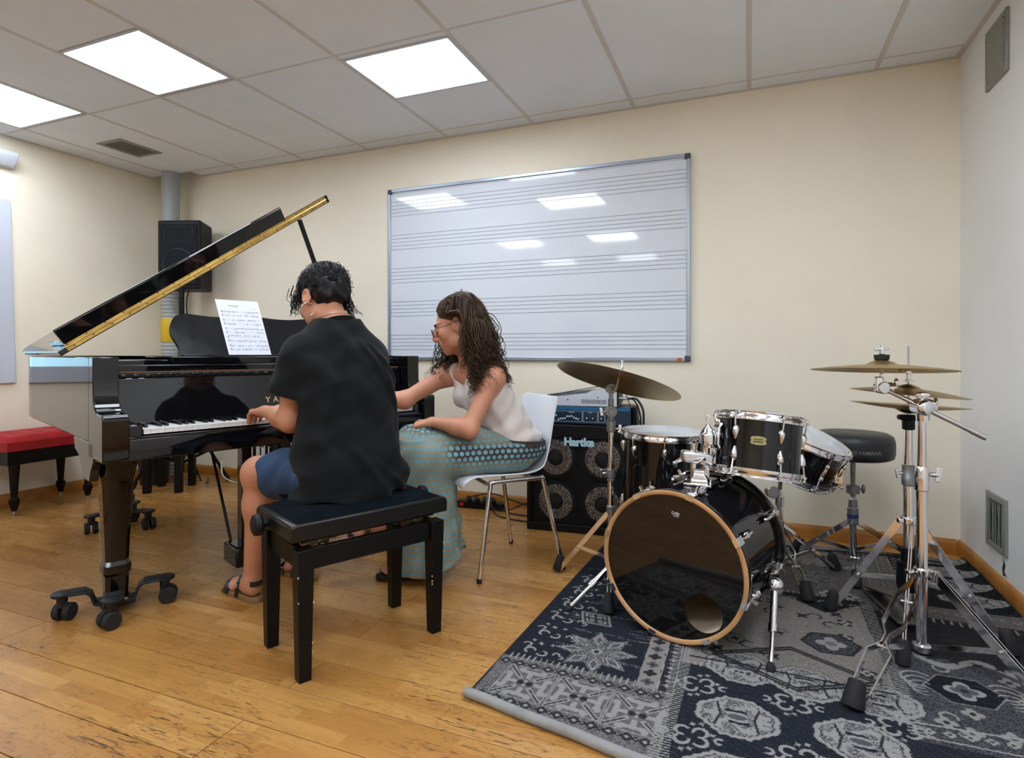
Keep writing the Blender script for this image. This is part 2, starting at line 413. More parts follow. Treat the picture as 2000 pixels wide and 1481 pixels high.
for (xa, xb, y0, y1) in light_info:
    kk = min(LIGHTS, key=lambda q: abs(q[0]-xa)+abs(q[1]-y0))
    lab = LBL.get(kk, 'lit square ceiling light outside the photo, seen at most as a whiteboard reflection, rightmost row added to brighten')
    L = thing('ceiling_light', lab, 'ceiling light', ((xa+xb)/2, (y0+y1)/2, ZC), group='square ceiling lights')
    hx, hy = (xb-xa)/2-.006, (y1-y0)/2-.004; mb = MB()
    for s in (-1, 1):
        mb.bx(s*hx, s*(hx-.016), -hy, hy, -.004, .012); mb.bx(-hx+.016, hx-.016, s*hy, s*(hy-.016), -.004, .012)
    part('frame', mb, WHITE, L)
    part('diffuser', MB().bx(-hx+.016, hx-.016, -hy+.016, hy-.016, .001, .009), DIFF, L, smooth=0)
# grid bars: main bars along y, cross bars along x, wall angles
mb = MB(); w = .024
n_trim = 1
for x in XJ[1:-1]:
    struct('trim_%d' % n_trim, MB().bx(x-w/2, x+w/2, YB, YF-.004 if x != -4.41 else 3.39, ZC-.0015, ZC+.012), GRIDM, smooth=0); n_trim += 1
for y in YJ[1:-1]:
    struct('trim_%d' % n_trim, MB().bx(XL1, XR, y-.007, y+.007, ZC-.0009, ZC+.012), GRIDM, smooth=0); n_trim += 1
for a in ((-4.19, XR, YF-.022, YF), (XR-.024, XR, YB, YF-.022), (XL1, XL1+.022, YB, 3.39)):
    struct('trim_%d' % n_trim, MB().bx(*a, ZC-.003, ZC+.014), GRIDM, smooth=0); n_trim += 1

# ---- vents ----
VENTM = mat('vent_grey_metal', '#8d9089', 0.4, 0.4); DARK = mat('duct_dark', '#0b0b0b', 0.9)
V = thing('ceiling_vent', 'grey slatted air vent set in the ceiling near the left corner', 'vent', (-4.11, 2.845, ZC))
hx, hy = .125, .155; mb = MB()
for s in (-1, 1): mb.bx(s*hx, s*(hx-.028), -hy, hy, -.006, .003); mb.bx(-hx+.028, hx-.028, s*hy, s*(hy-.028), -.006, .003)
part('frame', mb, VENTM, V, bev=.002)
part('backing', MB().bx(-hx+.028, hx-.028, -hy+.028, hy-.028, -.0012, -.0004), DARK, V, smooth=0)
sl = to_mesh('slat', MB().box((0, 0, 0), (.009, 2*hy-.056, .002)), VENTM, 0)
for k in range(8): part('slat', sl, None, V, loc=(-.084+k*.024, 0, -.0035))
def wall_vent(name, lab, y, z, hy, hz, vert, n):
    V = thing(name, lab, 'vent', (XR, y, z))
    mb = MB()
    for s in (-1, 1): mb.bx(-.012, 0, s*hy, s*(hy-.024), -hz, hz); mb.bx(-.012, 0, -hy+.024, hy-.024, s*hz, s*(hz-.024))
    part('frame', mb, VENTM, V, bev=.002)
    part('backing', MB().bx(-.002, 0, -hy+.024, hy-.024, -hz+.024, hz-.024), DARK, V, smooth=0)
    if vert:
        for k in range(n):
            yk = -hy+.04+k*(2*hy-.08)/(n-1); bow = .010*math.sin(k*2.2)
            part('slat', MB().tube([(-.006, yk, -hz+.024), (-.006, yk+bow*.7, -.03), (-.006, yk+bow, .02), (-.006, yk, hz-.024)], 1, flat=(.011, .004)), VENTM, V)
    else:
        me = to_mesh('slat', MB().box((0, 0, 0), (.004, 2*hy-.048, .022), Matrix.Rotation(R(-40), 3, 'Y')), VENTM, 0)
        for k in range(n): part('slat', me, None, V, loc=(-.010, 0, -hz+.04+k*(2*hz-.08)/(n-1)))
    return V
wall_vent('wall_vent', 'grey louvred air vent high on the right wall under the ceiling', 3.046, 2.272, .114, .128, False, 9)
wall_vent('wall_vent', 'grey air vent with bent upright slats low on the right wall', 3.05, .285, .104, .116, True, 7)
# broken plaster under the lower vent
ch = MB().prism([(3.0, .155), (2.975, .13), (2.985, .10), (2.955, .082), (2.98, .088), (2.995, .078), (3.005, .11), (2.992, .135)], lambda a, b, t: (XR-t, a, b), -.004, .0012)
struct('trim_%d' % n_trim, ch, mat('bare_plaster_hole', '#2a241d', .95), smooth=0)

# ---- whiteboard with music staves ----
WBX0, WBX1, WBZ0, WBZ1 = -2.372, -.313, .953, 2.155
wb = thing('whiteboard', 'large wall whiteboard printed with rows of music staves', 'whiteboard', ((WBX0+WBX1)/2, YF, WBZ0))
cx = (WBX0+WBX1)/2
WBM = mat('whiteboard_enamel', '#d9dee5', 0.055, spec=0.6)
part('panel', MB().bx(WBX0+.01, WBX1-.01, YF-.014, YF-.001, WBZ0+.01, WBZ1-.01), WBM, wb, world=True, smooth=0)
ALU = mat('anodised_aluminium', '#a9b4c4', 0.35, 0.7)
for nm, a in (('side_rail', (WBX0, WBX0+.021, WBZ0+.02, WBZ1-.02)), ('side_rail', (WBX1-.021, WBX1, WBZ0+.02, WBZ1-.02)), ('top_rail', (WBX0+.02, WBX1-.02, WBZ1-.021, WBZ1)), ('bottom_rail', (WBX0+.02, WBX1-.02, WBZ0, WBZ0+.021))):
    part(nm, MB().bx(a[0], a[1], YF-.024, YF-.001, a[2], a[3]), ALU, wb, world=True, bev=.003)
CAPM = mat('dark_grey_corner_cap', '#42474f', 0.5)
for x, z in ((WBX0, WBZ0), (WBX1-.032, WBZ0), (WBX0, WBZ1-.032), (WBX1-.032, WBZ1-.032)):
    part('corner_cap', MB().bx(x-.001, x+.033, YF-.027, YF-.001, z-.001, z+.033), CAPM, wb, world=True, bev=.006)
part('sticker', MB().bx(WBX1-.075, WBX1-.045, YF-.0252, YF-.024, WBZ0+.003, WBZ0+.019), mat('red_sticker', '#c4532e', .5), wb, world=True, label='small red sticker on the lower rail', smooth=0)
INK = mat('staff_ink', '#63687c', 0.4)
for s in range(5):
    zt = 2.066-s*.2350
    for k in range(5):
        z = zt-k*.0252
        part('staff_line', MB().bx(WBX0+.022, WBX1-.022, YF-.0150, YF-.0138, z-.0011, z+.0011), INK, wb, world=True, smooth=0)
part('edge_line', MB().bx(WBX0+.022, WBX1-.022, YF-.0150, YF-.0138, WBZ1-.030, WBZ1-.0285), INK, wb, world=True, smooth=0)
part('screw', MB().cyl((cx-.45, YF-.0245, WBZ1-.008), (cx-.45, YF-.022, WBZ1-.008), .003, n=8), CAPM, wb, world=True)
# ---- duct in the corner ----
dt = thing('duct_pipe', 'grey corrugated air pipe running up the far left corner into the ceiling', 'pipe', (-4.365, 3.36, 0))
pr = []
z = 0.0
while z < 2.02:
    pr += [(.064, z), (.070, z+.008), (.070, z+.020), (.064, z+.030)]; z += .03
part('corrugated_hose', MB().lathe(pr, 28), mat('pipe_pale_grey', '#a9adac', .5), dt)
part('collar', MB().lathe([(.066, 2.0), (.066, 2.47), (.066, 2.62)], 28), mat('pipe_wrap_grey', '#9fa4a6', .45), dt)
YEL = mat('warning_yellow', '#d8b51e', .5)
part('warning_tape', MB().lathe([(.0715, 1.09), (.0720, 1.091), (.0720, 1.28), (.0715, 1.281)], 28), YEL, dt, label='yellow warning tape around the pipe')
for k in range(6):
    a = math.pi*1.0+k*1.05; mbk = MB(); V_ = []
    for zz, da in ((1.10, 0), (1.10, .50), (1.20, .95), (1.20, .40)): V_.append(((.0724)*math.cos(a+da), (.0724)*math.sin(a+da), zz))
    mbk.add(V_, [(0, 1, 2, 3)]); part('tape_stripe', mbk, BLKPLAS, dt, smooth=0)
# ---- white casing, top left ----
wc = thing('wall_case', 'crumpled white casing mounted high on the left wall at the photo edge', 'wall unit', (xl(2.29), 2.2, 2.29))
part('casing', MB().prism([(0, -.04), (.05, -.035), (.10, .02), (.11, .055), (0, .06)], lambda a, b, t: (a+.005*math.sin(t*30), t, b-.02*max(0, t-.1)*3), -.5, .19), WHITE, wc, bev=.006)
part('bracket', MB().bx(0, .05, .02, .09, -.075, -.036), BLKPLAS, wc, bev=.003)

# ================= grand piano =================
PO = (-2.0731, 1.4869, 0.0); PRZ = R(69.23)
pn = thing('grand_piano', 'black lacquered grand piano with its lid propped open', 'piano', PO, PRZ)
def sm_outline(o=0.0):
    """case outline seen from above, o = overhang"""
    raw = [(-.135-o, .17), (-.135-o, .6), (-.135-o, 1.2), (-.132-o, 1.5), (-.095-o*.7, 1.66+o*.7), (.0, 1.735+o), (.15, 1.75+o), (.32, 1.72+o), (.46+o*.6, 1.62+o*.7), (.56+o, 1.47), (.66+o, 1.28+o*.5), (.80+o*.7, 1.12+o*.7), (1.0+o*.6, .99+o*.8), (1.18+o*.7, .88+o*.7), (1.31+o, .72+o*.4), (1.36+o, .55), (1.36+o, .17)]
    return [(p.x, p.y) for p in spline([(a, b, 0) for a, b in raw], 5)]
OUT = sm_outline()
def offset(poly, d):
    n = len(poly); res = []
    for i in range(n):
        a = Vector(poly[max(0, i-1)]); b = Vector(poly[min(n-1, i+1)]); t = (b-a).normalized(); nrm = Vector((t.y, -t.x))
        p = Vector(poly[i])+nrm*d; res.append((p.x, p.y))
    return res
INN = offset(OUT, .05)
def ring(o, i, z0, z1):
    n = len(o); V = [(a, b, z) for z in (z0, z1) for L in (o, i) for a, b in L]; F = []
    for k in range(n-1):
        F += [(k, k+1, 2*n+k+1, 2*n+k), (n+k+1, n+k, 3*n+k, 3*n+k+1), (2*n+k, 2*n+k+1, 3*n+k+1, 3*n+k), (k+1, k, n+k, n+k+1)]
    F += [(0, 2*n, 3*n, n), (n-1, 2*n-1, 4*n-1, 3*n-1)]
    return MB().add(V, F)
part('rim', ring(OUT, INN, .668, .985), GLOSS, pn, bev=.004, smooth=30)
part('bottom_board', MB().prism(INN[::2], lambda a, b, t: (a, b, t), .672, .69), mat('spruce_underside', '#5a3a1c', .6), pn)
PLATE = mat('gold_iron_plate', '#a4803a', .4, .7)
part('iron_plate', MB().prism([(a, b) for a, b in INN if b > .42][::2], lambda a, b, t: (a, b, t), .86, .875), PLATE, pn)
# arms with the scrolled front
ap = [(.172, .985), (.172, .612), (-.022, .612), (-.030, .620), (-.030, .752)]+[(-.012+.02*math.cos(a), .760+.02*math.sin(a)) for a in [math.pi, 2.6, 2.1, 1.571]]+[(.03, .780), (.06, .785), (.085, .800), (.10, .825), (.107, .86), (.108, .92), (.108, .985)]
for s, u0, u1 in (('l', -.135, -.052), ('r', 1.286, 1.36)):
    part('arm', MB().prism(ap, lambda a, b, t: (t, a, b), u0, u1), GLOSS, pn, bev=.004, smooth=35)
part('key_bed', MB().bx(-.13, 1.355, -.012, .40, .607, .672), GLOSS, pn, bev=.004)
part('key_slip', MB().prism([(-.022, .640), (-.022, .684), (-.014, .694), (-.006, .694), (-.006, .640)], lambda a, b, t: (t, a, b), -.052, 1.286), GLOSS, pn, bev=.002)
for u0, u1 in ((-.0515, -.003), (1.2366, 1.2855)):
    part('key_block', MB().bx(u0, u1, -.004, .15, .66, .737), GLOSS, pn, bev=.006)
IVORY = mat('white_key_plastic', '#e9e9e6', .22); EBONY = mat('black_key_plastic', '#0c0c0d', .25)
kw = 1.2336/52
wk = MB().bx(.0005, kw-.0005, 0, .15, .700, .7165).bx(.0006, kw-.0006, -.0015, .02, .7145, .718).bx(.0005, kw-.0005, .002, .15, .7145, .718)
wme = to_mesh('white_key', wk, IVORY, 0)
for k in range(52): part('white_key', wme, None, pn, loc=(k*kw, 0, 0))
bk = MB().add([(-.0055, .052, .718), (.0055, .052, .718), (.0055, .15, .718), (-.0055, .15, .718), (-.0042, .058, .7295), (.0042, .058, .7295), (.0042, .15, .731), (-.0042, .15, .731)],
              [(3, 2, 1, 0), (4, 5, 6, 7)]+[(i, (i+1) % 4, (i+1) % 4+4, i+4) for i in range(4)])
bme = to_mesh('black_key', bk, EBONY, 0)
for k in range(51):
    if k % 7 in (0, 2, 3, 5, 6): part('black_key', bme, None, pn, loc=((k+1)*kw, 0, 0))
fb = part('fallboard', MB().add([(-.05, .146, .722), (1.284, .146, .722), (1.284, .186, .902), (-.05, .186, .902), (-.05, .166, .722), (1.284, .166, .722), (1.284, .206, .902), (-.05, .206, .902)],
          [(0, 1, 2, 3), (7, 6, 5, 4), (0, 4, 5, 1), (1, 5, 6, 2), (2, 6, 7, 3), (3, 7, 4, 0)]), GLOSS, pn, bev=.003, smooth=0)
GOLD = mat('gold_lettering', '#cdb87c', .35, .5)
def fbt(x, y, z): return (.635+x, .146+(y+.065)*(.04/.18)-.0008-z, .722+.065+y)
part('lettering', text_mb('YAMAHA', .036, .0003, fbt, bold=.0004, space=1.75), GOLD, fb, smooth=0)
part('hinge_rail', MB().bx(-.05, 1.284, .186, .222, .9025, .921), BLKPLAS, pn, bev=.004)
for k in range(30):
    part('hinge_knuckle', MB().box((-.02+k*.043, .1835, .912), (.024, .006, .010)), GLOSS, pn, bev=.002)
part('felt_strip', MB().bx(-.05, 1.284, .19, .25, .922, .926), mat('brown_felt', '#6d4c33', .9), pn, smooth=0)
part('stretcher', MB().bx(-.084, 1.309, .225, .255, .80, .952), GLOSS, pn, bev=.003)
part('desk_slide', MB().bx(.165, 1.06, .235, .60, .954, .985), GLOSS, pn, bev=.003)
for u0, u1 in ((-.084, .16), (1.065, 1.309)):
    part('desk_rail', MB().bx(u0, u1, .257, .60, .944, .972), GLOSS, pn, bev=.003)
# music desk, leaning back
half = [(.022, 0), (.03, .03), (.02, .06), (.004, .095), (.0, .125), (.006, .155), (.02, .185), (.042, .203), (.07, .209), (.11, .207), (.18, .200), (.26, .201), (.33, .207), (.38, .209)]
hs = [(p.x, p.y) for p in spline([(a, b, 0) for a, b in half], 4)]
dpoly = [(.235+a, b) for a, b in hs]+[(.235+.76-a, b) for a, b in hs[::-1][1:]]
TL = R(17)
def dk(a, b, t): return (a, .455+b*math.sin(TL)+t*math.cos(TL), .986+b*math.cos(TL)-t*math.sin(TL))
DESKM = mat('scuffed_black_lacquer', (0.006, 0.007, 0.010, 1), .16, rvary=.28, vscale=16)
md = part('music_desk', MB().prism(dpoly, dk, 0, .014), DESKM, pn, bev=.003)
part('desk_ledge', MB().bx(.27, .96, .425, .455, .985, .992), GLOSS, md, bev=.002)
# lid: hinged along the straight side
LA = R(35.5); HX, HZ = -.148, .9865
def lp(u, v, t):
    s = u-HX; return (HX+s*math.cos(LA)-t*math.sin(LA), v, HZ+s*math.sin(LA)+t*math.cos(LA))
LO = [q for q in sm_outline(.012)]
VF = .578
lpoly = [(-.147, VF)]+[(max(a, -.147), b) for a, b in LO if b > VF]+[(1.372, VF)]
part('lid', MB().prism(lpoly, lp, .0, .022), GLOSS, pn, bev=.004, smooth=30)
fl = part('front_flap', MB().prism([(-.10, VF+.03), (1.07, VF+.03), (1.07, .96), (-.10, .96)], lp, .0225, .0445), GLOSS, pn, bev=.004, smooth=30)
part('flap_rail', MB().add([lp(u, v, t) for u in (-.112, 1.07) for v, t in ((VF, .0225), (VF-.022, .100), (VF-.014, .106), (VF-.002, .104), (VF+.024, .0225))], [(4, 3, 2, 1, 0), (5, 6, 7, 8, 9)]+[(i, (i+1) % 5, (i+1) % 5+5, i+5) for i in range(5)]), GLOSS, fl, bev=.003, smooth=30)
part('flap_edge', MB().prism([(1.072, VF), (1.372, VF), (1.372, VF+.02), (1.072, VF+.02)], lp, .0225, .042), GLOSS, pn, smooth=0)
def leaf(t0, t1): return MB().prism([(-.115, VF-.0035), (1.352, VF-.0035), (1.352, VF-.0012), (-.115, VF-.0012)], lp, t0, t1)
hg = part('hinge_leaf', leaf(.0045, .0205), BRASS, pn, smooth=0)
hg2 = part('hinge_leaf', leaf(.0235, .0395), BRASS, pn, smooth=0)
part('hinge_pin', MB().tube([lp(-.115, VF-.004, .022), lp(1.352, VF-.004, .022)], .0034, 8), BRASS, pn)
sme = to_mesh('screw', MB().lathe([(.0034, 0), (.0032, .0012)], 8, (0, 0, 0), (0, -1, 0)), mat('screw_dark', '#2b2416', .5, .5), 40)
for k in range(18):
    for p_, t_, du in ((hg, .0125, .0), (hg2, .0315, -.018)):
        mpart('screw', sme, p_, Matrix.Translation(Vector(lp(-.085+k*.083+du, VF-.0036, t_))))
part('bumper', MB().prism([(.03, 1.02), (.06, 1.02), (.06, 1.05), (.03, 1.05)], lp, .022, .030), RUBBER, pn)
part('lid_prop', MB().bar(lp(1.155, .60, -.004), (1.225, .615, .972), .016, .026, (0, 1, 0)), BLKWOOD, pn, bev=.002)
# legs
def leg_mb(u, v, zb):
    m = MB(); secs = [(.608, .074, .074), (.585, .074, .074), (.565, .064, .064), (.52, .056, .056), (.505, .052, .052), (.20, .039, .039), (.185, .046, .046), (.155, .046, .046), (.145, .040, .040), (zb, .036, .036)]
    V = []; c = .35
    for z, a, b in secs:
        k = a*c
        V += [(u+x, v+y, z) for x, y in ((-a+k, -b), (a-k, -b), (a, -b+k), (a, b-k), (a-k, b), (-a+k, b), (-a, b-k), (-a, -b+k))]
    F = [tuple(range(8)), tuple((len(secs)-1)*8+k for k in range(8))[::-1]]
    for i in range(len(secs)-1):
        for k in range(8): F.append((i*8+k, (i+1)*8+k, (i+1)*8+(k+1) % 8, i*8+(k+1) % 8))
    return m.add(V, F)
LEGS = [(-.04, .21), (1.265, .25), (.29, 1.46)]
for u, v in LEGS: part('leg', leg_mb(u, v, .052), GLOSS, pn, smooth=20, bev=.002)
part('leg_bracket', MB().prism([(.10, .668), (.42, .668), (.40, .62), (.33, .60), (.285, .56), (.27, .52), (.16, .52), (.14, .56), (.10, .60)], lambda a, b, t: (t, a, b), -.135, -.105), GLOSS, pn, bev=.004)
part('leg_bracket', MB().prism([(.10, .668), (.42, .668), (.40, .62), (.33, .60), (.285, .56), (.27, .52), (.16, .52), (.14, .56), (.10, .60)], lambda a, b, t: (t, a, b), 1.33, 1.36), GLOSS, pn, bev=.004)
# pedal lyre
ly = part('pedal_lyre', MB().bx(.395, .80, .15, .30, .055, .145), GLOSS, pn, bev=.01)
for u in (.46, .735):
    part('lyre_post', MB().bar((u, .225, .14), (u, .225, .608), .045, .05, (0, 1, 0)), GLOSS, ly, bev=.003)
for u in (.43, .765):
    part('lyre_brace', MB().tube([(u, .29, .12), (u-.0, .62, .67)], .007, 8), BLKWOOD, ly)
for k in range(3):
    part('pedal', MB().tube([(.515+k*.085, .16, .075), (.515+k*.085, .10, .080), (.515+k*.085, .05, .070)], .011, 10), BRASS, ly)
# dollies under the legs
def dolly(u, v, lab, angs):
    M = Matrix.Translation(Vector(PO)) @ Matrix.Rotation(PRZ, 4, 'Z'); c = M @ Vector((u, v, 0))
    d = thing('piano_dolly', lab, 'dolly', c, PRZ, 'wheeled dollies under the piano legs')
    pm = mat('dolly_black_steel', '#1c1d20', .5, .3)
    part('cup', MB().bx(-.055, .055, -.055, .055, .028, .050), pm, d, bev=.006)
    part('pad', MB().bx(-.03, .03, -.052, .052, .0505, .0515), mat('worn_cork', '#a58a5c', .9), d, smooth=0)
    for a in angs:
        ca, sa = math.cos(R(a)), math.sin(R(a))
        path = [(r*ca, r*sa, z) for r, z in ((.045, .040), (.065, .046), (.078, .085), (.095, .098), (.155, .100), (.175, .100))]
        ar = part('arm', MB().tube(path, 1, flat=(.066, .010), up=(0, 0, 1)), pm, d, bev=.003)
        part('grip_pad', MB().tube([(.094*ca, .094*sa, .1035), (.145*ca, .145*sa, .1055)], 1, flat=(.05, .004), up=(0, 0, 1)), RUBBER, ar)
        part('end_plate', MB().lathe([(.034, .094), (.036, .098), (.036, .104), (.033, .106)], 20, (.165*ca, .165*sa, 0)), pm, ar)
        cx_, cy_ = .165*ca, .165*sa; ax = Vector((math.cos(R(a*1.7+30)), math.sin(R(a*1.7+30)), 0)); tg = Vector((-ax.y, ax.x, 0))
        part('fork', MB().cyl((cx_, cy_, .070), (cx_, cy_, .095), .018, n=14).box((cx_, cy_, .062), (.03, .03, .022)), pm, ar, bev=.003)
        o = Vector((cx_, cy_, .032))+tg*.012
        for s in (-1, 1):
            part('wheel', MB().lathe([(.010, -.012), (.028, -.012), (.032, -.008), (.032, .008), (.028, .012), (.010, .012)], 20, o+ax*s*.019, ax), RUBBER, ar)
    return d
dolly(*LEGS[0], 'black wheeled dolly under the front left piano leg', (167, 254, 340, 77))
dolly(*LEGS[1], 'black wheeled dolly under the right piano leg behind the foreground bench', (170, 290, 50))
dolly(*LEGS[2], 'black wheeled dolly under the rear piano leg', (190, 300, 60))

# sheet music leaning on the desk
sh = thing('sheet_music', 'white printed sheet of piano music leaning on the music desk', 'sheet music', PO, PRZ)
A4 = [(.482, .006), (.690, .006), (.680, .290), (.472, .290)]
def sk(a, b, t):      # page surface in front of the desk, top curling back a little
    cur = .25*max(0, b-.20)**2; skew = -.035*(b/.29)
    p = dk(a+skew, b, -.0022-t); return (p[0], p[1]+cur, p[2])
rows = 10; mbp = MB(); V = []; F = []
for t in (0, .0006):
    for i in range(rows+1):
        b = .006+.284*i/rows
        for j in range(3): V.append(sk(.482+.208*j/2, b, t))
for s in (0, 1):
    o = s*(rows+1)*3
    for i in range(rows):
        for j in range(2):
            q = (o+i*3+j, o+i*3+j+1, o+(i+1)*3+j+1, o+(i+1)*3+j); F.append(q if s else q[::-1])
part('page', MB().add(V, F), mat('paper_white', '#e8ebf4', .7), sh)
PI = mat('print_ink', '#3a3c48', .7)
m1 = MB(); rs = random.Random(3)
def rect(m, a, b, w, h, sk_=0.0):
    z = .0009; m.add([sk(a, b, z), sk(a+w, b+sk_, z), sk(a+w, b+h+sk_, z), sk(a, b+h, z)], [(0, 1, 2, 3)])
m2 = MB()
for sys_ in range(5):
    for st in range(2):
        b = .232-sys_*.044-st*.019
        for k in range(5): rect(m1, .495, b-k*.0019, .182, .00025)
        a = .498
        rect(m2, a, b-.008, .003, .011); a += .006
        while a < .672:
            kind = rs.random()
            if kind < .62:
                n = rs.choice((2, 4)); w = .0042
                yb = b-.008+rs.random()*.004
                if st == 0 and sys_ == 3: yb = b+.004-(a-.5)*.02
                for q in range(n):
                    rect(m2, a+q*w, yb+rs.random()*.002, .0021, .0016); rect(m2, a+q*w+.0018, yb, .0004, .006)
                rect(m2, a, yb-.0012, (n-1)*w+.002, .0011)
                a += n*w+.003
            else: a += .006+rs.random()*.008
part('staff_print', m1, mat('print_grey', '#a3a6b2', .7), sh, smooth=0)['kind'] = 'stuff'
part('note_print', m2, PI, sh, smooth=0)['kind'] = 'stuff'
m3 = MB(); a = .535
for w in (.006, .004, .004, .006, .002, .007, .004, .005, .004, .004, .005, .003, .004): rect(m3, a, .258, w*.75, .0035); a += w*.9
rect(m3, .55, .252, .034, .0012); rect(m3, .645, .2475, .026, .0012)
part('title_print', m3, mat('print_mid', '#7d808c', .7), sh, smooth=0)

# ================= drum kit on the rug =================
CR = Vector((math.cos(R(22.1)), math.sin(R(22.1)), 0)); CF = Vector((-math.sin(R(22.1)), math.cos(R(22.1)), 0)); UPV = Vector((0, 0, 1))
def dirv(a, b, c): return (CR*a+CF*b+UPV*c).normalized()     # right, away, up
BLKWRAP = mat('black_drum_wrap', (0.005, 0.005, 0.006, 1), .07, spec=.5)
HEADW = mat('white_drum_head', '#dfe2e4', .45, bump=.05, bscale=200)
CLEARH = mat('clear_resonant_head', '#6a6c70', .12)
def lug_mesh(L=.05):
    m = MB(); secs = [(0, .007, .006), (.006, .010, .013), (.016, .012, .017), (L*.6, .010, .014), (L, .003, .006)]
    n = 8; V = []; F = []
    for z, w_, d_ in secs:
        for k in range(n):
            a = math.pi*k/(n-1); V.append((d_*math.sin(a)+.0005, w_*math.cos(a), -z))
    for i in range(len(secs)-1):
        for k in range(n-1): F.append((i*n+k, (i+1)*n+k, (i+1)*n+k+1, i*n+k+1))
        F.append((i*n+n-1, (i+1)*n+n-1, (i+1)*n, i*n))
    F += [tuple(range(n)), tuple((len(secs)-1)*n+k for k in range(n))[::-1]]
    return to_mesh('lug', m.add(V, F), CHROME, 40)
LUG = lug_mesh()
def hoop_prof(R_): return [(R_+.004, -.006), (R_+.010, -.007), (R_+.011, .006), (R_+.007, .011), (R_+.007, .018), (R_+.013, .021), (R_+.013, .024), (R_+.003, .024), (R_+.004, .012)]
def drum(name, label, c, ax, R_, depth, nl, a0=0.0, base=None, group='drums of the kit', head=HEADW, lower=True, lug=LUG, lugoff=.03):
    c = Vector(c); ax = Vector(ax).normalized(); base = Vector(base) if base is not None else c-ax*depth
    t = thing(name, label, 'drum', base, group=group)
    part('shell', MB().lathe([(R_, -.004), (R_, -depth+.004), (R_-.006, -depth+.004), (R_-.006, -.004)], 48, c, ax, close=True), BLKWRAP, t, world=True)
    part('head', MB().lathe([(R_+.003, -.004), (R_+.002, .004), (R_-.004, .0065), (0, .0068)], 48, c, ax), head, t, world=True)
    part('hoop', MB().lathe(hoop_prof(R_), 48, c, ax, close=True), CHROME, t, world=True, smooth=60)
    if lower:
        cb = c-ax*depth
        part('lower_head', MB().lathe([(R_+.003, -.004), (R_+.002, .004), (R_-.004, .0065), (0, .0068)], 48, cb, -ax), CLEARH, t, world=True)
        part('hoop', MB().lathe(hoop_prof(R_), 48, cb, -ax, close=True), CHROME, t, world=True, smooth=60)
    x, y, z = basis(ax)
    for k in range(nl):
        a = a0+2*math.pi*k/nl; o = x*math.cos(a)+y*math.sin(a); tg = z.cross(o)
        for s, cc in ((1, c), (-1, c-ax*depth)):
            if s < 0 and not lower: continue
            p = cc-z*s*lugoff+o*R_
            lg = mpart('lug', lug, t, Matrix.Translation(-base) @ frame(p, o, tg*s, z*s))
            q0 = cc-z*s*(lugoff+.004)+o*(R_+.009); q1 = cc+z*s*.012+o*(R_+.0155)
            part('tension_rod', MB().cyl(q0, q1, .0032, n=8).cyl(q1, q1+z*s*.008, .0055, n=6).cyl(q1-z*s*.012, q1-z*s*.004, .0075, n=8), CHROME, lg, world=True)
    return t

# the helper above parents rods to lugs that carry their own matrix: undo it for world coordinates
def fix_rods():
    for o in COL.objects:
        if o.name.startswith('tension_rod') and o.parent is not None and o.parent.name.startswith('lug'):
            o.matrix_parent_inverse = o.parent.matrix_local.inverted()

# ---- bass drum ----
KF = Vector((-.248, 2.058, .270)); KB = Vector((-.120, 2.488, .277)); ka = (KF-KB).normalized(); KR = .243; KD = (KF-KB).length
kd = thing('bass_drum', 'large black bass drum with maple hoop and round port hole in its front head', 'drum', (KF.x, KF.y, 0), group='drums of the kit')
part('shell', MB().lathe([(KR, -.02), (KR, -KD+.02), (KR-.003, -KD+.02), (KR-.003, -.02)], 72, KF, ka, close=True), BLKWRAP, kd, world=True)
PLY = mat('birch_ply_inside', '#ecd3b6', .55, vary=.25, vscale=6)
part('inner_ply', MB().lathe([(KR-.004, -.02), (KR-.004, -KD+.02), (KR-.009, -KD+.02), (KR-.009, -.02)], 72, KF, ka, close=True), PLY, kd, world=True)
MAPLE = mat('maple_hoop', '#b98d5e', .4, vary=.18, vscale=11); BHOOP = mat('black_hoop', (.006, .006, .007, 1), .15)
hp = [(KR+.005, -.034), (KR+.015, -.034), (KR+.017, -.028), (KR+.017, -.002), (KR+.014, .004), (KR+.008, .004), (KR+.005, -.001)]
fh = part('front_hoop', MB().lathe(hp, 96, KF, ka, close=True), BHOOP, kd, world=True, smooth=50)
part('hoop_face', MB().lathe([(KR+.0165, .0005), (KR+.0150, .0052), (KR+.0085, .0062), (KR+.0010, .0035), (KR-.001, -.004), (KR+.004, -.006)], 96, KF, ka, close=True), MAPLE, fh, world=True, label='pale maple front face of the hoop', smooth=60)
part('rear_hoop', MB().lathe(hp, 96, KB, -ka, close=True), BHOOP, kd, world=True, smooth=50)
part('rim_trim', MB().lathe([(KR+.0175, -.020), (KR+.0188, -.018), (KR+.0188, -.012), (KR+.0175, -.010)], 96, KB, -ka, close=True), GREYMET, kd, world=True)
x, y, z = basis(ka)
# front head with an off-centre port hole, ring by ring
HEADB = mat('black_front_head', (0.006, 0.005, 0.0045, 1), .045, spec=.55)
ro, hc, hr = KR+.002, (0.112, -.132), .064
N = 96; V = []; F = []
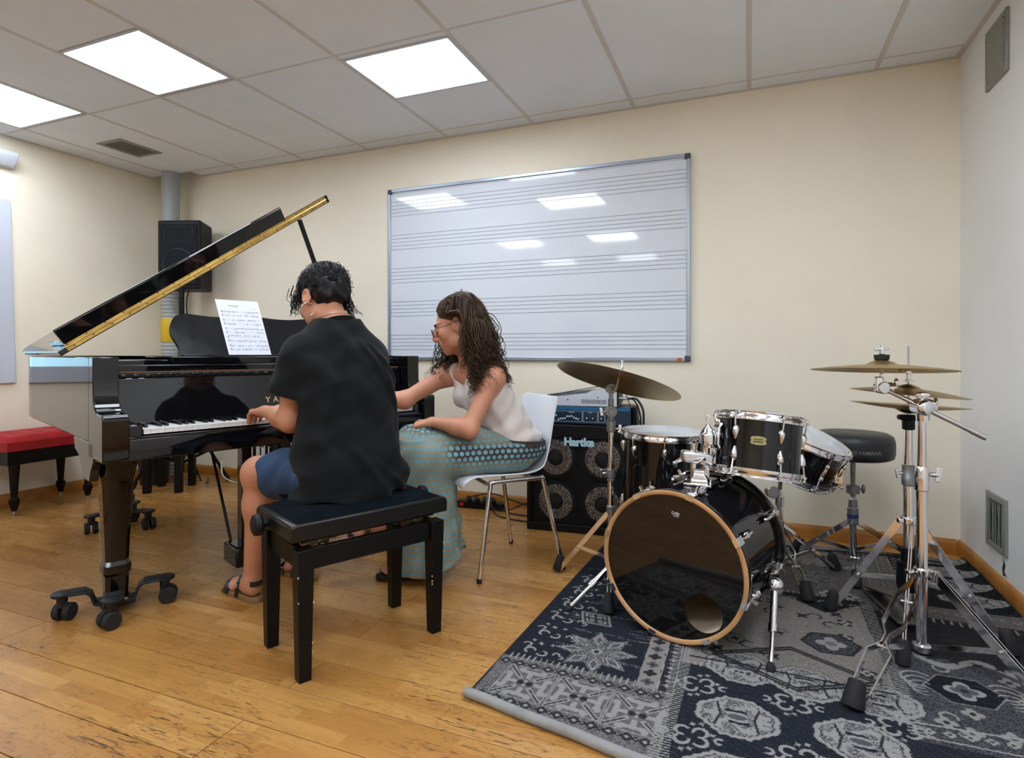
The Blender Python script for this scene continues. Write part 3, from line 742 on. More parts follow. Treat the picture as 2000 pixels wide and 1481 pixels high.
# in-plane axes: right (as seen from the front) and up
up_ = (UPV-ka*UPV.dot(ka)).normalized(); rt = up_.cross(ka)
for zz in (.0, -.002):
    for i in range(N):
        a = 2*math.pi*i/N; V.append(KF+rt*ro*math.cos(a)+up_*ro*math.sin(a)+ka*zz)
    for i in range(N):
        a = 2*math.pi*i/N; V.append(KF+rt*(.5*hc[0]+.5*hc[0]+hr*math.cos(a))+up_*(hc[1]+hr*math.sin(a))+ka*zz)
for i in range(N):
    j = (i+1) % N
    F += [(i, j, N+j, N+i), (2*N+j, 2*N+i, 3*N+i, 3*N+j), (N+i, N+j, 3*N+j, 3*N+i)]
part('front_head', MB().add(V, F), HEADB, kd, world=True, smooth=30)
part('batter_head', MB().lathe([(KR+.003, -.004), (KR-.004, .002), (0, .002)], 64, KB, -ka), HEADW, kd, world=True)
# small pale maker's mark on the head: an open ring and short lines
WM = mat('pale_print', '#b9bac0', .6)
mk = MB(); oc = (.02, .185)
def hp3(a, b): return KF+rt*a+up_*b+ka*.0006
def stroke(m, pts, w):
    pts = [Vector((a, b)) for a, b in pts]
    for i in range(len(pts)-1):
        t_ = (pts[i+1]-pts[i]).normalized(); n_ = Vector((-t_.y, t_.x))*w/2
        m.add([hp3(*(pts[i]-n_)), hp3(*(pts[i+1]-n_)), hp3(*(pts[i+1]+n_)), hp3(*(pts[i]+n_))], [(0, 1, 2, 3)])
stroke(mk, arc((oc[0]-.011, oc[1]), .0045, .9, 5.2), .0022); stroke(mk, [(oc[0]-.008, oc[1]), (oc[0]+.012, oc[1]-.002)], .0042)
stroke(mk, [(oc[0]-.002, oc[1]+.004), (oc[0]+.011, oc[1]+.002)], .0012); stroke(mk, [(oc[0]-.010, oc[1]-.007), (oc[0]-.006, oc[1]-.007)], .002); stroke(mk, [(oc[0]-.003, oc[1]-.007), (oc[0]+.010, oc[1]-.008)], .0028); stroke(mk, [(oc[0]-.010, oc[1]-.0105), (oc[0]+.009, oc[1]-.0125)], .0012)
part('head_print', mk, WM, kd, world=True, smooth=0)
clawm = to_mesh('claw', MB().tube([(.000, 0, -.036), (.0195, 0, -.034), (.0205, 0, -.005), (.017, 0, .0072), (.003, 0, .0075)], 1, flat=(.0035, .026), up=(0, 1, 0)).cyl((.016, 0, -.045), (.016, 0, -.020), .006, n=10).cyl((.016, 0, -.085), (.016, 0, -.045), .0035, n=8).box((.027, 0, -.05), (.024, .006, .014)), CHROME, 40)
klug = to_mesh('lug', MB().ell((.012, 0, 0), (.016, .013, .034)).cyl((.016, 0, .02), (.016, 0, .055), .0055, n=10), CHROME, 40)
for k in range(8):
    a = 2*math.pi*(k+.5)/8+.12; o = rt*math.cos(a)+up_*math.sin(a)
    for s, cc in ((1, KF), (-1, KB)):
        zz = ka*s; tg = zz.cross(o)
        mpart('claw', clawm, kd, Matrix.Translation(-Vector((KF.x, KF.y, 0))) @ frame(cc+o*KR, o, tg, zz))
        mpart('lug', klug, kd, Matrix.Translation(-Vector((KF.x, KF.y, 0))) @ frame(cc-zz*.11+o*KR, o, tg, zz))
# spurs
def spur(top, foot):
    top, foot = Vector(top), Vector(foot); m_ = top.lerp(foot, .5)
    s = part('spur', MB().cyl(top, m_, .012, n=14).cyl(m_-(foot-top)*.03, m_+(foot-top)*.06, .0145, n=14).cyl(m_, foot+(top-foot)*.08, .007, n=10), CHROME, kd, world=True)
    part('spur_bracket', MB().ell(top, (.030, .026, .03)).box(top+Vector((0, .02, .012)), (.03, .04, .03)), CHROME, s, world=True)
    part('rubber_tip', MB().lathe([(.009, 0), (.014, .006), (.015, .018), (.009, .03)], 14, (foot.x, foot.y, .006), (top-foot)), RUBBER, s, world=True)
spur((.082, 2.185, .205), (.062, 1.985, .008)); spur((-.47, 2.30, .20), (-.652, 2.155, .008))
# tom mount on top of the shell
tm = part('tom_mount', MB().bar((-.175, 2.21, .520), (-.155, 2.31, .522), .10, .010, UPV), CHROME, kd, world=True, bev=.003)
part('mount_base', MB().add([], []).lathe([(.046, 0), (.040, .02), (.026, .035), (.024, .05)], 4, (-.168, 2.25, .520)), CHROME, tm, world=True, bev=.003)
pA = Vector((-0.1938, 2.2850, 0.5966)); pB = Vector((-0.1493, 2.3030, 0.5966))
part('post', MB().cyl((pA.x, pA.y, .525), (pA.x, pA.y, .66), .011, n=16), CHROME, tm, world=True)
part('arm_tube', MB().cyl((pB.x, pB.y, .50), (pB.x, pB.y, .71), .0135, n=18), CHROME, tm, world=True)
part('clamp_block', MB().bar(Vector((-0.2348, 2.2683, 0.6158)), Vector((-0.1280, 2.3117, 0.6004)), .05, .042, UPV), mat('satin_chrome', (.75, .76, .8, 1), .22, 1.0), tm, world=True, bev=.008)
for q in ((-0.2339, 2.2417, 0.6069), (-0.1512, 2.2753, 0.6069)):
    q = Vector(q); part('wing_bolt', MB().bar(q, q-CR*.036-CF*.022-UPV*.012, .010, .016, UPV, w2=.005, h2=.010), CHROME, tm, world=True, bev=.002)
hb = Vector((-0.1422, 2.3059, 0.6888))
part('ball_housing', MB().lathe([(.020, -.042), (.020, -.032), (.030, -.028), (.031, .004), (.029, .010), (.020, .026), (.010, .036), (.009, .046)], 20, hb), CHROME, tm, world=True)
part('wing_screw', MB().cyl(hb+UPV*.045, hb+UPV*.058, .004, n=8).bar(hb+UPV*.055, hb+UPV*.080, .006, .016, CR, h2=.010), CHROME, tm, world=True, bev=.002)

# ---- rack tom on the mount ----
tc_ = Vector((0.0377, 2.3898, 0.7433)); ta = dirv(.125, .13, .97)
rtm = drum('rack_tom', 'small black rack tom with oval gold badge mounted above the bass drum', tc_, ta, .146, .185, 6, .35)
bc = tc_-ta*.078; o = (bc-Vector((0, 0, 1)))
vd = -(bc-Vector((0, 0, 1))); vd = (vd-ta*vd.dot(ta)).normalized(); sd = ta.cross(vd)
BADGE = mat('gold_badge', '#a89c6c', .35, .7, vary=.35, vscale=120)
bp_ = []
def bfn(a, b, t): 
    ang = a/.146; return bc+(vd*math.cos(ang)+sd*math.sin(ang))*(.1462+t)+ta*b
bpoly = [(-.026, -.009), (-.02, -.0135), (0, -.016), (.02, -.0135), (.026, -.009), (.024, 0), (.026, .009), (.02, .0135), (0, .016), (-.02, .0135), (-.026, .009), (-.024, 0)]
bd = part('badge', MB().prism(bpoly, bfn, 0, .0018), BADGE, rtm, world=True, label='oval gold badge')
part('badge_print', MB().prism([(-.015, .002), (.015, .002), (.015, .0065), (-.015, .0065)], bfn, .0018, .0021).prism([(-.016, -.0075), (.014, -.0075), (.014, -.0015), (-.016, -.0015)], bfn, .0018, .0021), mat('badge_ink', '#4a4a2a', .5), bd, world=True, smooth=0)
part('vent_hole', MB().prism(arc((-.0225, 0), .0016, 0, 6.28), bfn, .0018, .0022).prism(arc((.0225, 0), .0016, 0, 6.28), bfn, .0018, .0022), DARK, bd, world=True, smooth=0)
mp0 = tc_-ta*.075-sd*.0
lefts = -(CR-ta*CR.dot(ta)).normalized(); pm_ = tc_-ta*.07+lefts*.146
bk_ = part('mount_bracket', MB().tube([pm_+ta*.045+lefts*.002, pm_+ta*.030+lefts*.012, pm_-ta*.035+lefts*.012, pm_-ta*.050+lefts*.002], 1, flat=(.008, .055), up=CF), CHROME, rtm, world=True, bev=.002)
part('holder_tube', MB().cyl(pm_+lefts*.004, hb+CR*.028, .0165, n=16), CHROME, bk_, world=True)
for k in (-1, 1): part('bolt', MB().ell(pm_+ta*.048+CF*k*.012+lefts*.01, (.008, .008, .012)), CHROME, bk_, world=True)

# ---- floor tom ----
fc = Vector((-0.3587, 2.7253, 0.6243)); fa = dirv(.02, -.01, 1)
ftm = drum('floor_tom', 'deep black floor tom standing behind the bass drum on its left', fc, fa, .178, .36, 8, .15, base=(fc.x, fc.y, 0))
for k, a in enumerate((2.75, 4.55, .7)):
    o = Vector((math.cos(a), math.sin(a), 0)); p = fc+o*.198-UPV*.27
    lgp = part('leg', MB().tube([p+UPV*.10, p-UPV*.10, (p.x+o.x*.03, p.y+o.y*.03, .03)], .0055, 10), CHROME, ftm, world=True)
    part('leg_bracket', MB().box(p-o*.012, (.03, .03, .055)), CHROME, lgp, world=True, bev=.005)
    part('rubber_foot', MB().lathe([(.013, .009), (.015, .012), (.014, .045), (.008, .05)], 14, (p.x+o.x*.03, p.y+o.y*.03, 0)), RUBBER, lgp, world=True)

# ---- stands ----
def strip_leg(t, hub, foot, brz, bbase, w=.022, wavy=False, gap=.022, tipr=.022):
    """a leg: two parallel flat bars, with brace and rubber tip"""
    hub, foot = Vector(hub), Vector(foot); d = (foot-hub); n = Vector((-d.y, d.x, 0)).normalized(); L = d.length
    m = MB()
    for s in (-1, 1):
        if wavy: prof_ = [(0, .3), (.10, .5), (.2, 1.5), (.42, 1.5), (.50, .30), (.56, .30), (.63, 1.7), (.93, 1.3), (1.0, .5)]
        else: prof_ = [(0, .35), (.12, .5), (.2, .6), (.9, .6), (1, .5)]
        pts = [hub+d*f+n*s*gap*.5*q for f, q in prof_]
        m.tube(pts, 1, flat=((w, .0035) if not wavy else (w, .005)), up=n) if not wavy else m.tube(pts, 1, flat=(w, .005), up=n)
    lg = part('leg', m, CHROME, t, world=True)
    mid = hub+d*.58
    part('brace', MB().bar(bbase, mid, .004, .016, UPV), CHROME, lg, world=True)
    part('rivet', MB().cyl(mid-n*.017, mid+n*.017, .005, n=8), STEEL, lg, world=True)
    dn = d.normalized()
    f0 = foot
    part('rubber_foot', MB().lathe([(tipr*.55, -.075), (tipr*.75, -.07), (tipr, -.012), (tipr*.95, -.002), (tipr*.6, .0)], 14, (f0.x, f0.y, .010), dn*.6-UPV*.8), RUBBER, lg, world=True)
    return lg
def wing(t, p, d, name='wing_nut', s=1.0):
    p = Vector(p); d = Vector(d).normalized()
    return part(name, MB().cyl(p, p+d*.018*s, .006*s, n=10).bar(p+d*.016*s-UPV*.018*s, p+d*.022*s+UPV*.018*s, .005*s, .014*s, d), CHROME, t, world=True, bev=.002)

CYM = bpy.data.materials.new('cymbal_bronze'); CYM.use_nodes = True
t_ = NT(CYM); b_ = t_.n['Principled BSDF']
tc2 = t_.add('ShaderNodeTexCoord'); sp = t_.add('ShaderNodeSeparateXYZ'); t_.l.new(tc2.outputs['Object'], sp.inputs[0])
rr = t_.math('SQRT', t_.math('ADD', t_.math('POWER', sp.outputs[0], 2.0), t_.math('POWER', sp.outputs[1], 2.0)))
wn_ = t_.add('ShaderNodeTexNoise', noise_dimensions='1D', i_Scale=420.0, i_Detail=2.0); t_.l.new(rr, wn_.inputs['W'])
nz_ = t_.add('ShaderNodeTexNoise', i_Scale=7.0, i_Detail=4.0); t_.l.new(tc2.outputs['Object'], nz_.inputs[0])
cc_ = t_.mix(t_.math('MULTIPLY', nz_.outputs[0], .9), lin('#c9ae78'), lin('#957f58'))
t_.l.new(cc_, b_.inputs['Base Color']); b_.inputs['Metallic'].default_value = 1.0; b_.inputs['Roughness'].default_value = .38
bp2 = t_.add('ShaderNodeBump', i_Strength=.25, i_Distance=.0012); t_.l.new(wn_.outputs[0], bp2.inputs['Height']); t_.l.new(bp2.outputs[0], b_.inputs['Normal'])
def cymbal(name, label, c, ax, R_, bell=.22, rise=.085, group='cymbals of the kit'):
    c = Vector(c); x, y, z = basis(ax)
    top = []
    for f in (0.035, .06, .10, .14, .18, .21, .24, .30, .42, .56, .70, .85, .95, 1.0):
        if f < bell: h = R_*(rise+.085*math.cos(f/bell*math.pi/2)**.8)
        else: h = R_*rise*(1-((f-bell)/(1-bell))**1.45)
        top.append((f*R_, h-R_*rise*.9))
    prof_ = top+[(r_-.0006 if i else r_, h-.0014) for i, (r_, h) in enumerate(top[::-1])]
    me = to_mesh('cymbal', MB().lathe(prof_, 72, close=True), CYM, 50)
    o = bpy.data.objects.new(name, me); COL.objects.link(o); o.matrix_world = frame(c, x, y, z)
    return tag(o, label, 'cymbal', group)

# left crash stand
SB = Vector((-.560, 2.530, 0))
st = thing('cymbal_stand', 'chrome cymbal stand left of the bass drum with a tilted cymbal', 'cymbal stand', SB, group='cymbal stands')
part('pole', MB().cyl(SB+UPV*.075, SB+UPV*.52, .0145, n=18), CHROME, st, world=True)
part('pole', MB().cyl(SB+UPV*.50, SB+UPV*.715, .0110, n=18), CHROME, st, world=True)
part('pole', MB().cyl(SB+UPV*.70, SB+UPV*.800, .0125, n=18), GREYMET, st, world=True)
for z0, z1, r_ in ((.455, .495, .021), (.44, .455, .017), (.655, .708, .019), (.30, .335, .020), (.085, .11, .019)):
    part('collar', MB().lathe([(r_*.8, 0), (r_, .004), (r_, z1-z0-.004), (r_*.8, z1-z0)], 20, SB+UPV*z0), GREYMET if z0 > .2 else CHROME, st, world=True)
wing(st, SB+UPV*.475-CR*.02-CF*.005, -CR); wing(st, SB+UPV*.67+CR*.018-CF*.005, CR)
cc1 = Vector((-0.5159, 2.4888, 0.8969)); ca1 = dirv(.285, .175, .94)
j1, j2 = SB+UPV*.745, SB+UPV*.845
for j, r_ in ((j1, .025), (j2, .023)):
    part('tilter', MB().cyl(j-CF*.016, j+CF*.016, r_, n=20).cyl(j-CF*.022, j-CF*.016, r_*.6, n=16), GREYMET, st, world=True, bev=.002)
part('tilter_neck', MB().bar(j1, j2, .016, .024, CF).bar(j2, cc1-ca1*.05, .012, .016, CF), GREYMET, st, world=True, bev=.002)
wing(st, j1-CR*.024-CF*.01, -CR)
part('top_rod', MB().cyl(cc1-ca1*.06, cc1+ca1*.058, .0042, n=10), CHROME, st, world=True)
part('felt_washer', MB().lathe([(.006, .018), (.019, .018), (.019, .030), (.006, .030)], 18, cc1, ca1, close=True), mat('dark_felt', '#22242a', .95), st, world=True)
wing(st, cc1+ca1*.035, ca1+UPV*.0)
for ft in ((-.812, 2.545, 0), (-.495, 2.195, .0), (-.41, 2.86, 0)):
    strip_leg(st, SB+UPV*.315, ft, 0, SB+UPV*.10, w=.020)
cymbal('crash_cymbal', 'tilted bronze cymbal on the stand left of the bass drum', cc1, ca1, .268)

# ride on boom stand, right front
RB = Vector((.530, 2.300, 0))
rs_ = thing('cymbal_stand', 'chrome boom stand nearest to the right wall holding the topmost cymbal', 'cymbal stand', RB, group='cymbal stands')
part('pole', MB().cyl(RB+UPV*.02, RB+UPV*.60, .0165, n=20), CHROME, rs_, world=True)
part('pole', MB().cyl(RB+UPV*.58, RB+UPV*.80, .0130, n=18), CHROME, rs_, world=True)
part('collar', MB().lathe([(.018, 0), (.0215, .003), (.0215, .04), (.019, .075), (.016, .08)], 20, RB+UPV*.545), CHROME, rs_, world=True)
wing(rs_, RB+UPV*.60+CR*.02-CF*.01, CR-CF*.3, s=1.3)
rc = Vector((0.4212, 2.3296, 0.9579)); ra = dirv(.035, .055, 1)
cl = RB+UPV*.822; tl = Vector((0.4190, 2.3180, 0.8830)); ad_ = (cl-tl).normalized(); be = cl+ad_*.19
part('boom_arm', MB().cyl(tl, cl+ad_*.05, .0075, n=12), CHROME, rs_, world=True)
part('boom_arm', MB().cyl(cl, be, .0078, n=12).cyl(be-ad_*.045, be, .0092, n=12), STEEL, rs_, world=True)
ch_ = part('boom_clamp', MB().cyl(cl-CF*.030-CR*.01, cl+CF*.02, .026, n=22).ell(cl-CF*.032-CR*.01, (.026, .014, .026), Matrix.Rotation(R(22), 3, 'Z')).cyl(cl-UPV*.045+CR*.004, cl, .020, n=18).ell(cl+CR*.018, (.03, .024, .027)), CHROME, rs_, world=True)
part('wing_nut', MB().ell(cl+UPV*.038+CR*.002, (.022, .005, .012)).cyl(cl+UPV*.02, cl+UPV*.036, .006, n=8), CHROME, ch_, world=True)
part('wing_nut', MB().ell(cl+CR*.045+UPV*.016, (.006, .02, .016)), CHROME, ch_, world=True)
part('tilter', MB().cyl(tl-CF*.018, tl+CF*.018, .021, n=20).box(tl+UPV*.012-CR*.010, (.022, .03, .05)).ell(tl+CR*.024-CF*.006, (.022, .016, .018)), CHROME, rs_, world=True, bev=.003)
part('wing_nut', MB().ell(tl+CR*.050+UPV*.016, (.008, .006, .016)), CHROME, rs_, world=True)
part('top_rod', MB().cyl(tl, rc+ra*.07, .0045, n=10).cyl(tl+UPV*.01, tl+UPV*.045, .0075, n=12), CHROME, rs_, world=True)
part('cymbal_seat', MB().lathe([(.013, .016), (.0225, .020), (.024, .036), (.008, .036)], 20, rc, ra), RUBBER, rs_, world=True)
part('wing_nut', MB().cyl(rc+ra*.037, rc+ra*.058, .009, n=12).bar(rc+ra*.055-CR*.024, rc+ra*.058+CR*.024, .010, .010, UPV), CHROME, rs_, world=True, bev=.002)
hub = RB+UPV*.275
part('leg_hub', MB().lathe([(.018, -.012), (.024, -.010), (.024, .014), (.018, .016)], 20, hub).bar(hub-CR*.05, hub+CR*.05, .024, .014, UPV), CHROME, rs_, world=True, bev=.003)
part('lower_collar', MB().lathe([(.018, 0), (.028, .003), (.028, .022), (.018, .026)], 20, RB+UPV*.014), STEEL, rs_, world=True)
strip_leg(rs_, hub-CR*.02-CF*.01, (.268, 1.868, .005), 0, RB+UPV*.03, w=.020, wavy=True, gap=.038, tipr=.030)
strip_leg(rs_, hub+CR*.03-CF*.01, (.785, 2.020, .005), 0, RB+UPV*.03, w=.030, gap=.02, tipr=.030)
strip_leg(rs_, hub+CF*.02, (.60, 2.74, .005), 0, RB+UPV*.03, w=.022, gap=.02)
cymbal('ride_cymbal', 'flat bronze cymbal at the top of the right boom stand', rc, ra, .218)

# hi-hat
HB = Vector((.530, 2.475, 0))
hh = thing('hi_hat_stand', 'chrome hi-hat stand with pedal and two facing cymbals beside the boom stand', 'cymbal stand', HB, group='cymbal stands')
part('pole', MB().cyl(HB+UPV*.07, HB+UPV*.56, .0165, n=20), CHROME, hh, world=True)
part('pole', MB().cyl(HB+UPV*.54, HB+UPV*.745, .0135, n=18), CHROME, hh, world=True)
part('collar', MB().lathe([(.018, 0), (.0215, .004), (.0215, .034), (.020, .036), (.0205, .072), (.017, .075)], 20, HB+UPV*.525), GREYMET, hh, world=True)
wing(hh, HB+UPV*.57-CR*.02, -CR)
part('pull_rod', MB().cyl(HB+UPV*.70, HB+UPV*1.025, .0036, n=8), STEEL, hh, world=True)
part('cymbal_cup', MB().lathe([(.015, .725), (.020, .728), (.020, .758), (.033, .762), (.036, .768), (.033, .777), (.020, .779)], 20, HB), BLKPLAS, hh, world=True)
part('clutch', MB().lathe([(.006, .895), (.017, .897), (.017, .903), (.009, .905), (.009, .925), (.012, .927), (.012, .953), (.005, .955)], 16, HB), CHROME, hh, world=True)
part('wing_nut', MB().ell(HB+UPV*.945-CR*.026, (.012, .006, .013)).cyl(HB+UPV*.945-CR*.022, HB+UPV*.945, .004, n=8), CHROME, hh, world=True)
hhub = HB+UPV*.40
part('leg_hub', MB().lathe([(.018, -.014), (.025, -.012), (.025, .012), (.018, .014)], 20, hhub).bar(hhub-CR*.04, hhub+CR*.04, .02, .016, UPV), CHROME, hh, world=True, bev=.003)
part('leg_block', MB().lathe([(.020, .30), (.024, .302), (.024, .255), (.036, .253), (.038, .17), (.033, .15), (.02, .148)][::-1], 20, HB), BLKPLAS, hh, world=True)
strip_leg(hh, hhub-CR*.03, (.290, 2.556, .005), 0, HB+UPV*.19, w=.024, gap=.012, tipr=.026)
strip_leg(hh, hhub-CF*.02, (.452, 2.185, .005), 0, HB+UPV*.19, w=.010, gap=.012, tipr=.022)
strip_leg(hh, hhub+CR*.03, (.80, 2.395, .005), 0, HB+UPV*.19, w=.024, gap=.012, tipr=.026)
pedm = mat('pedal_casting', '#5c5d5e', .4, .7)
fp_ = part('pedal_frame', MB().bar((.530, 2.455, .035), (.470, 2.80, .022), .075, .010, UPV), pedm, hh, world=True, bev=.003)
part('footboard', MB().bar((.527, 2.48, .115), (.472, 2.79, .036), .066, .008, UPV), pedm, fp_, world=True, bev=.003)
part('pull_chain', MB().cyl((.530, 2.477, .10), (.530, 2.475, .17), .005, n=8), STEEL, fp_, world=True)
hc_ = HB+UPV*.800
cymbal('hi_hat_cymbal', 'lower hi-hat cymbal turned bell down on its stand', hc_+UPV*.0, -dirv(.06, .03, 1), .182)
cymbal('hi_hat_cymbal', 'upper hi-hat cymbal with bell up under the clutch', HB+UPV*.872, dirv(.075, -.02, 1), .182, rise=.10)

# snare on its stand
sc_ = Vector((0.2070, 2.7499, 0.6468)); sa = dirv(.33, -.26, .91)
snlug = to_mesh('lug', MB().ell((.008, 0, -.03), (.011, .009, .032)).ell((.011, 0, -.003), (.009, .010, .010)).ell((.011, 0, -.058), (.009, .010, .010)), CHROME, 40)
sn = drum('snare_drum', 'tilted black snare drum with white head behind the rack tom', sc_, sa, .178, .135, 8, .1, lug=snlug, lugoff=.035)
tho = (CR*.85-CF*.5); tho = (tho-sa*tho.dot(sa)).normalized(); tp = sc_-sa*.07+tho*.180
part('strainer', MB().box(tp, (.03, .03, .09)).box(tp+tho*.016-sa*.02, (.022, .02, .05)).cyl(tp+tho*.02-sa*.05, tp+tho*.045-sa*.055, .005, n=8), CHROME, sn, world=True, bev=.005)
SNB = Vector((.126, 2.845, 0)); bt = sc_-sa*.20; 
sst = thing('snare_stand', 'chrome tripod stand cradling the tilted snare drum', 'drum stand', SNB)
part('pole', MB().cyl(SNB+UPV*.06, SNB+UPV*.36, .0135, n=18), CHROME, sst, world=True)
npl = SNB+UPV*.40
part('pole', MB().cyl(SNB+UPV*.34, npl, .0105, n=16).cyl(npl, bt, .0105, n=16), CHROME, sst, world=True)
part('collar', MB().cyl(SNB+UPV*.325, SNB+UPV*.365, .019, n=18).cyl(SNB+UPV*.235, SNB+UPV*.262, .018, n=18), CHROME, sst, world=True, bev=.002)
part('tilt_gear', MB().cyl(SNB+UPV*.385-CR*.035-CF*.02, SNB+UPV*.385-CR*.035+CF*.015, .027, n=20).bar(SNB+UPV*.385-CR*.03, SNB+UPV*.37, .014, .02, UPV), STEEL, sst, world=True, bev=.002)
part('basket_nut', MB().bar(bt-CR*.055+UPV*.012, bt+CR*.055-UPV*.022, .02, .012, UPV), BLKPLAS, sst, world=True, bev=.004)
x, y, z = basis(sa)
for k in range(3):
    a = 2*math.pi*k/3+.9; o = x*math.cos(a)+y*math.sin(a)
    b_arm = part('basket_arm', MB().tube([bt+o*.012+sa*.006, bt+o*.06+sa*.012, bt+o*.13+sa*.045, bt+o*.195+sa*.048, bt+o*.200+sa*.085], 1, flat=(.005, .015), up=z.cross(o)), CHROME, sst, world=True)
    part('rubber_grip', MB().bar(bt+o*.199+sa*.060, bt+o*.201+sa*.098, .024, .014, o), RUBBER, b_arm, world=True, bev=.003)
for ft in ((.220, 2.605, .005), (-.13, 2.93, .005), (.37, 3.04, .005)):
    strip_leg(sst, SNB+UPV*.25, ft, 0, SNB+UPV*.075, w=.012, wavy=True, gap=.022, tipr=.026)

# throne
TB = Vector((.455, 3.165, 0))
th_ = thing('drum_throne', 'round black padded drum stool by the far wall', 'stool', TB)
VINYL = mat('black_vinyl', '#1d1f22', .42, bump=.08, bscale=350)
seat_c = TB+UPV*.507
part('seat', MB().lathe([(0, 0), (.150, 0), (.166, .008), (.172, .03), (.172, .08), (.165, .105), (.145, .118), (.08, .124), (0, .125)], 56, seat_c), VINYL, th_, world=True, smooth=80)
vd = (Vector((0, 0, 0))-TB); vd.z = 0; vd.normalize(); sdd = UPV.cross(vd)
def thr(x_, y_, z_): 
    ang = (x_+.070)/.172; return TB+UPV*(.553+y_)+(vd*math.cos(ang)+sdd*math.sin(ang))*(.1722+z_)
GP = mat('grey_print', '#6d7076', .6)
part('lettering', text_mb('YAMAHA', .024, .0003, thr, bold=.0003), GP, th_, world=True, smooth=0)
def thr2(x_, y_, z_): return thr(x_-.063, y_, z_)
em = MB()
def ringfn(a, b, t): return thr2(a, b, t)
for a0_, a1_, r0, r1 in ((0, 6.28, .0085, .0105),):
    pts = arc((0, 0), r1, 0, 6.2832, 24)[:-1]; pin = arc((0, 0), r0, 0, 6.2832, 24)[:-1]
    em.add([thr2(a, b, .0004) for a, b in pts]+[thr2(a, b, .0004) for a, b in pin], [(i, (i+1) % 24, 24+(i+1) % 24, 24+i) for i in range(24)])
for k in range(3):
    a = math.pi/2+k*2.0944; 
    for s in (-1, 1):
        p0, p1 = (0, 0), (.0078*math.cos(a), .0078*math.sin(a)); n_ = (-math.sin(a)*.0009, math.cos(a)*.0009)
    em.add([thr2(p0[0]-n_[0], p0[1]-n_[1], .0004), thr2(p1[0]-n_[0], p1[1]-n_[1], .0004), thr2(p1[0]+n_[0], p1[1]+n_[1], .0004), thr2(p0[0]+n_[0], p0[1]+n_[1], .0004)], [(0, 1, 2, 3)])
    q = (p1[0]*.7, p1[1]*.7); m_ = (-math.sin(a)*.003, math.cos(a)*.003)
    em.add([thr2(q[0]-m_[0], q[1]-m_[1], .0004), thr2(p1[0], p1[1], .0004), thr2(q[0]+m_[0], q[1]+m_[1], .0004)], [(0, 1, 2)])
part('emblem', em, GP, th_, world=True, smooth=0, label='grey round emblem of three crossed tuning forks')
part('seat_plate', MB().box(TB+UPV*.498, (.10, .05, .016), Matrix.Rotation(R(22), 3, 'Z')), STEEL, th_, world=True, bev=.003)
pr = []; z = 0.30
while z < .49: pr += [(.0115, z), (.0135, z+.0025), (.0115, z+.005)]; z += .006
part('threaded_rod', MB().lathe(pr, 16, TB), STEEL, th_, world=True, smooth=0)
part('collar', MB().lathe([(.016, .335), (.029, .338), (.029, .375), (.018, .378)], 20, TB), GREYMET, th_, world=True)
part('wing_nut', MB().cyl(TB+UPV*.357+CR*.028, TB+UPV*.357+CR*.042, .005, n=8).ell(TB+UPV*.357+CR*.05, (.009, .009, .022)), GREYMET, th_, world=True)
part('leg_hub', MB().lathe([(.018, .190), (.024, .192), (.024, .268), (.020, .272), (.019, .305), (.013, .308)], 20, TB), GREYMET, th_, world=True)
part('hub_sticker', MB().lathe([(.0243, .222), (.0246, .223), (.0246, .240), (.0243, .241)], 20, TB), mat('navy_sticker', '#1f2f63', .5), th_, world=True)
part('pole', MB().cyl(TB+UPV*.055, TB+UPV*.2, .0155, n=18), CHROME, th_, world=True)
for ft in ((.205, 3.225, .005), (.419, 2.825, .005), (.745, 3.36, .005)):
    strip_leg(th_, TB+UPV*.215, ft, 0, TB+UPV*.07, w=.022, gap=.026, tipr=.024)
fix_rods()

# ================= rug: pattern painted into vertex colours from shape functions =================
RX0, RX1, RY0, RY1 = -.76, .950, 1.22, 3.395; RH = .007
HS = .0033
nx, ny = int((RX1-RX0)/HS)+1, int((RY1-RY0)/HS)+1
gx, gy = np.meshgrid(np.linspace(0, 1, nx), np.linspace(0, 1, ny))
# rug edges: left edge leans, front edge runs obliquely
lx = RX0+.085*gy; X = lx+(RX1-lx)*gx
fy = 1.528-.19*(X-RX0); Y = fy+(RY1-fy)*gy
NAVY = np.array(lin('#20242e')[:3]); CREAMC = np.array(lin('#8d8883')[:3]); LGREY = np.array(lin('#9a9896')[:3]); MID = np.array(lin('#55555a')[:3]); CHAR = np.array(lin('#2b2b2f')[:3]); TAUPE = np.array(lin('#76706a')[:3])
CC = np.tile(NAVY, (ny, nx, 1)).astype(np.float64)
rng = np.random.default_rng(5)
spk = rng.random((ny, nx))
def put(mask, col, box=None): CC[mask] = col
def speck(mask, a, b, f=.5): CC[mask & (spk < f)] = a; CC[mask & (spk >= f)] = b
def loc2(cx, cy, rot=0.0, sx=1.0, sy=1.0):
    c, s = math.cos(rot), math.sin(rot); dx, dy = X-cx, Y-cy; return (dx*c+dy*s)/sx, (-dx*s+dy*c)/sy
def rectm(x0, x1, y0, y1, sk=0.0): return (X+sk*(Y-y0) > x0) & (X+sk*(Y-y0) < x1) & (Y > y0) & (Y < y1)
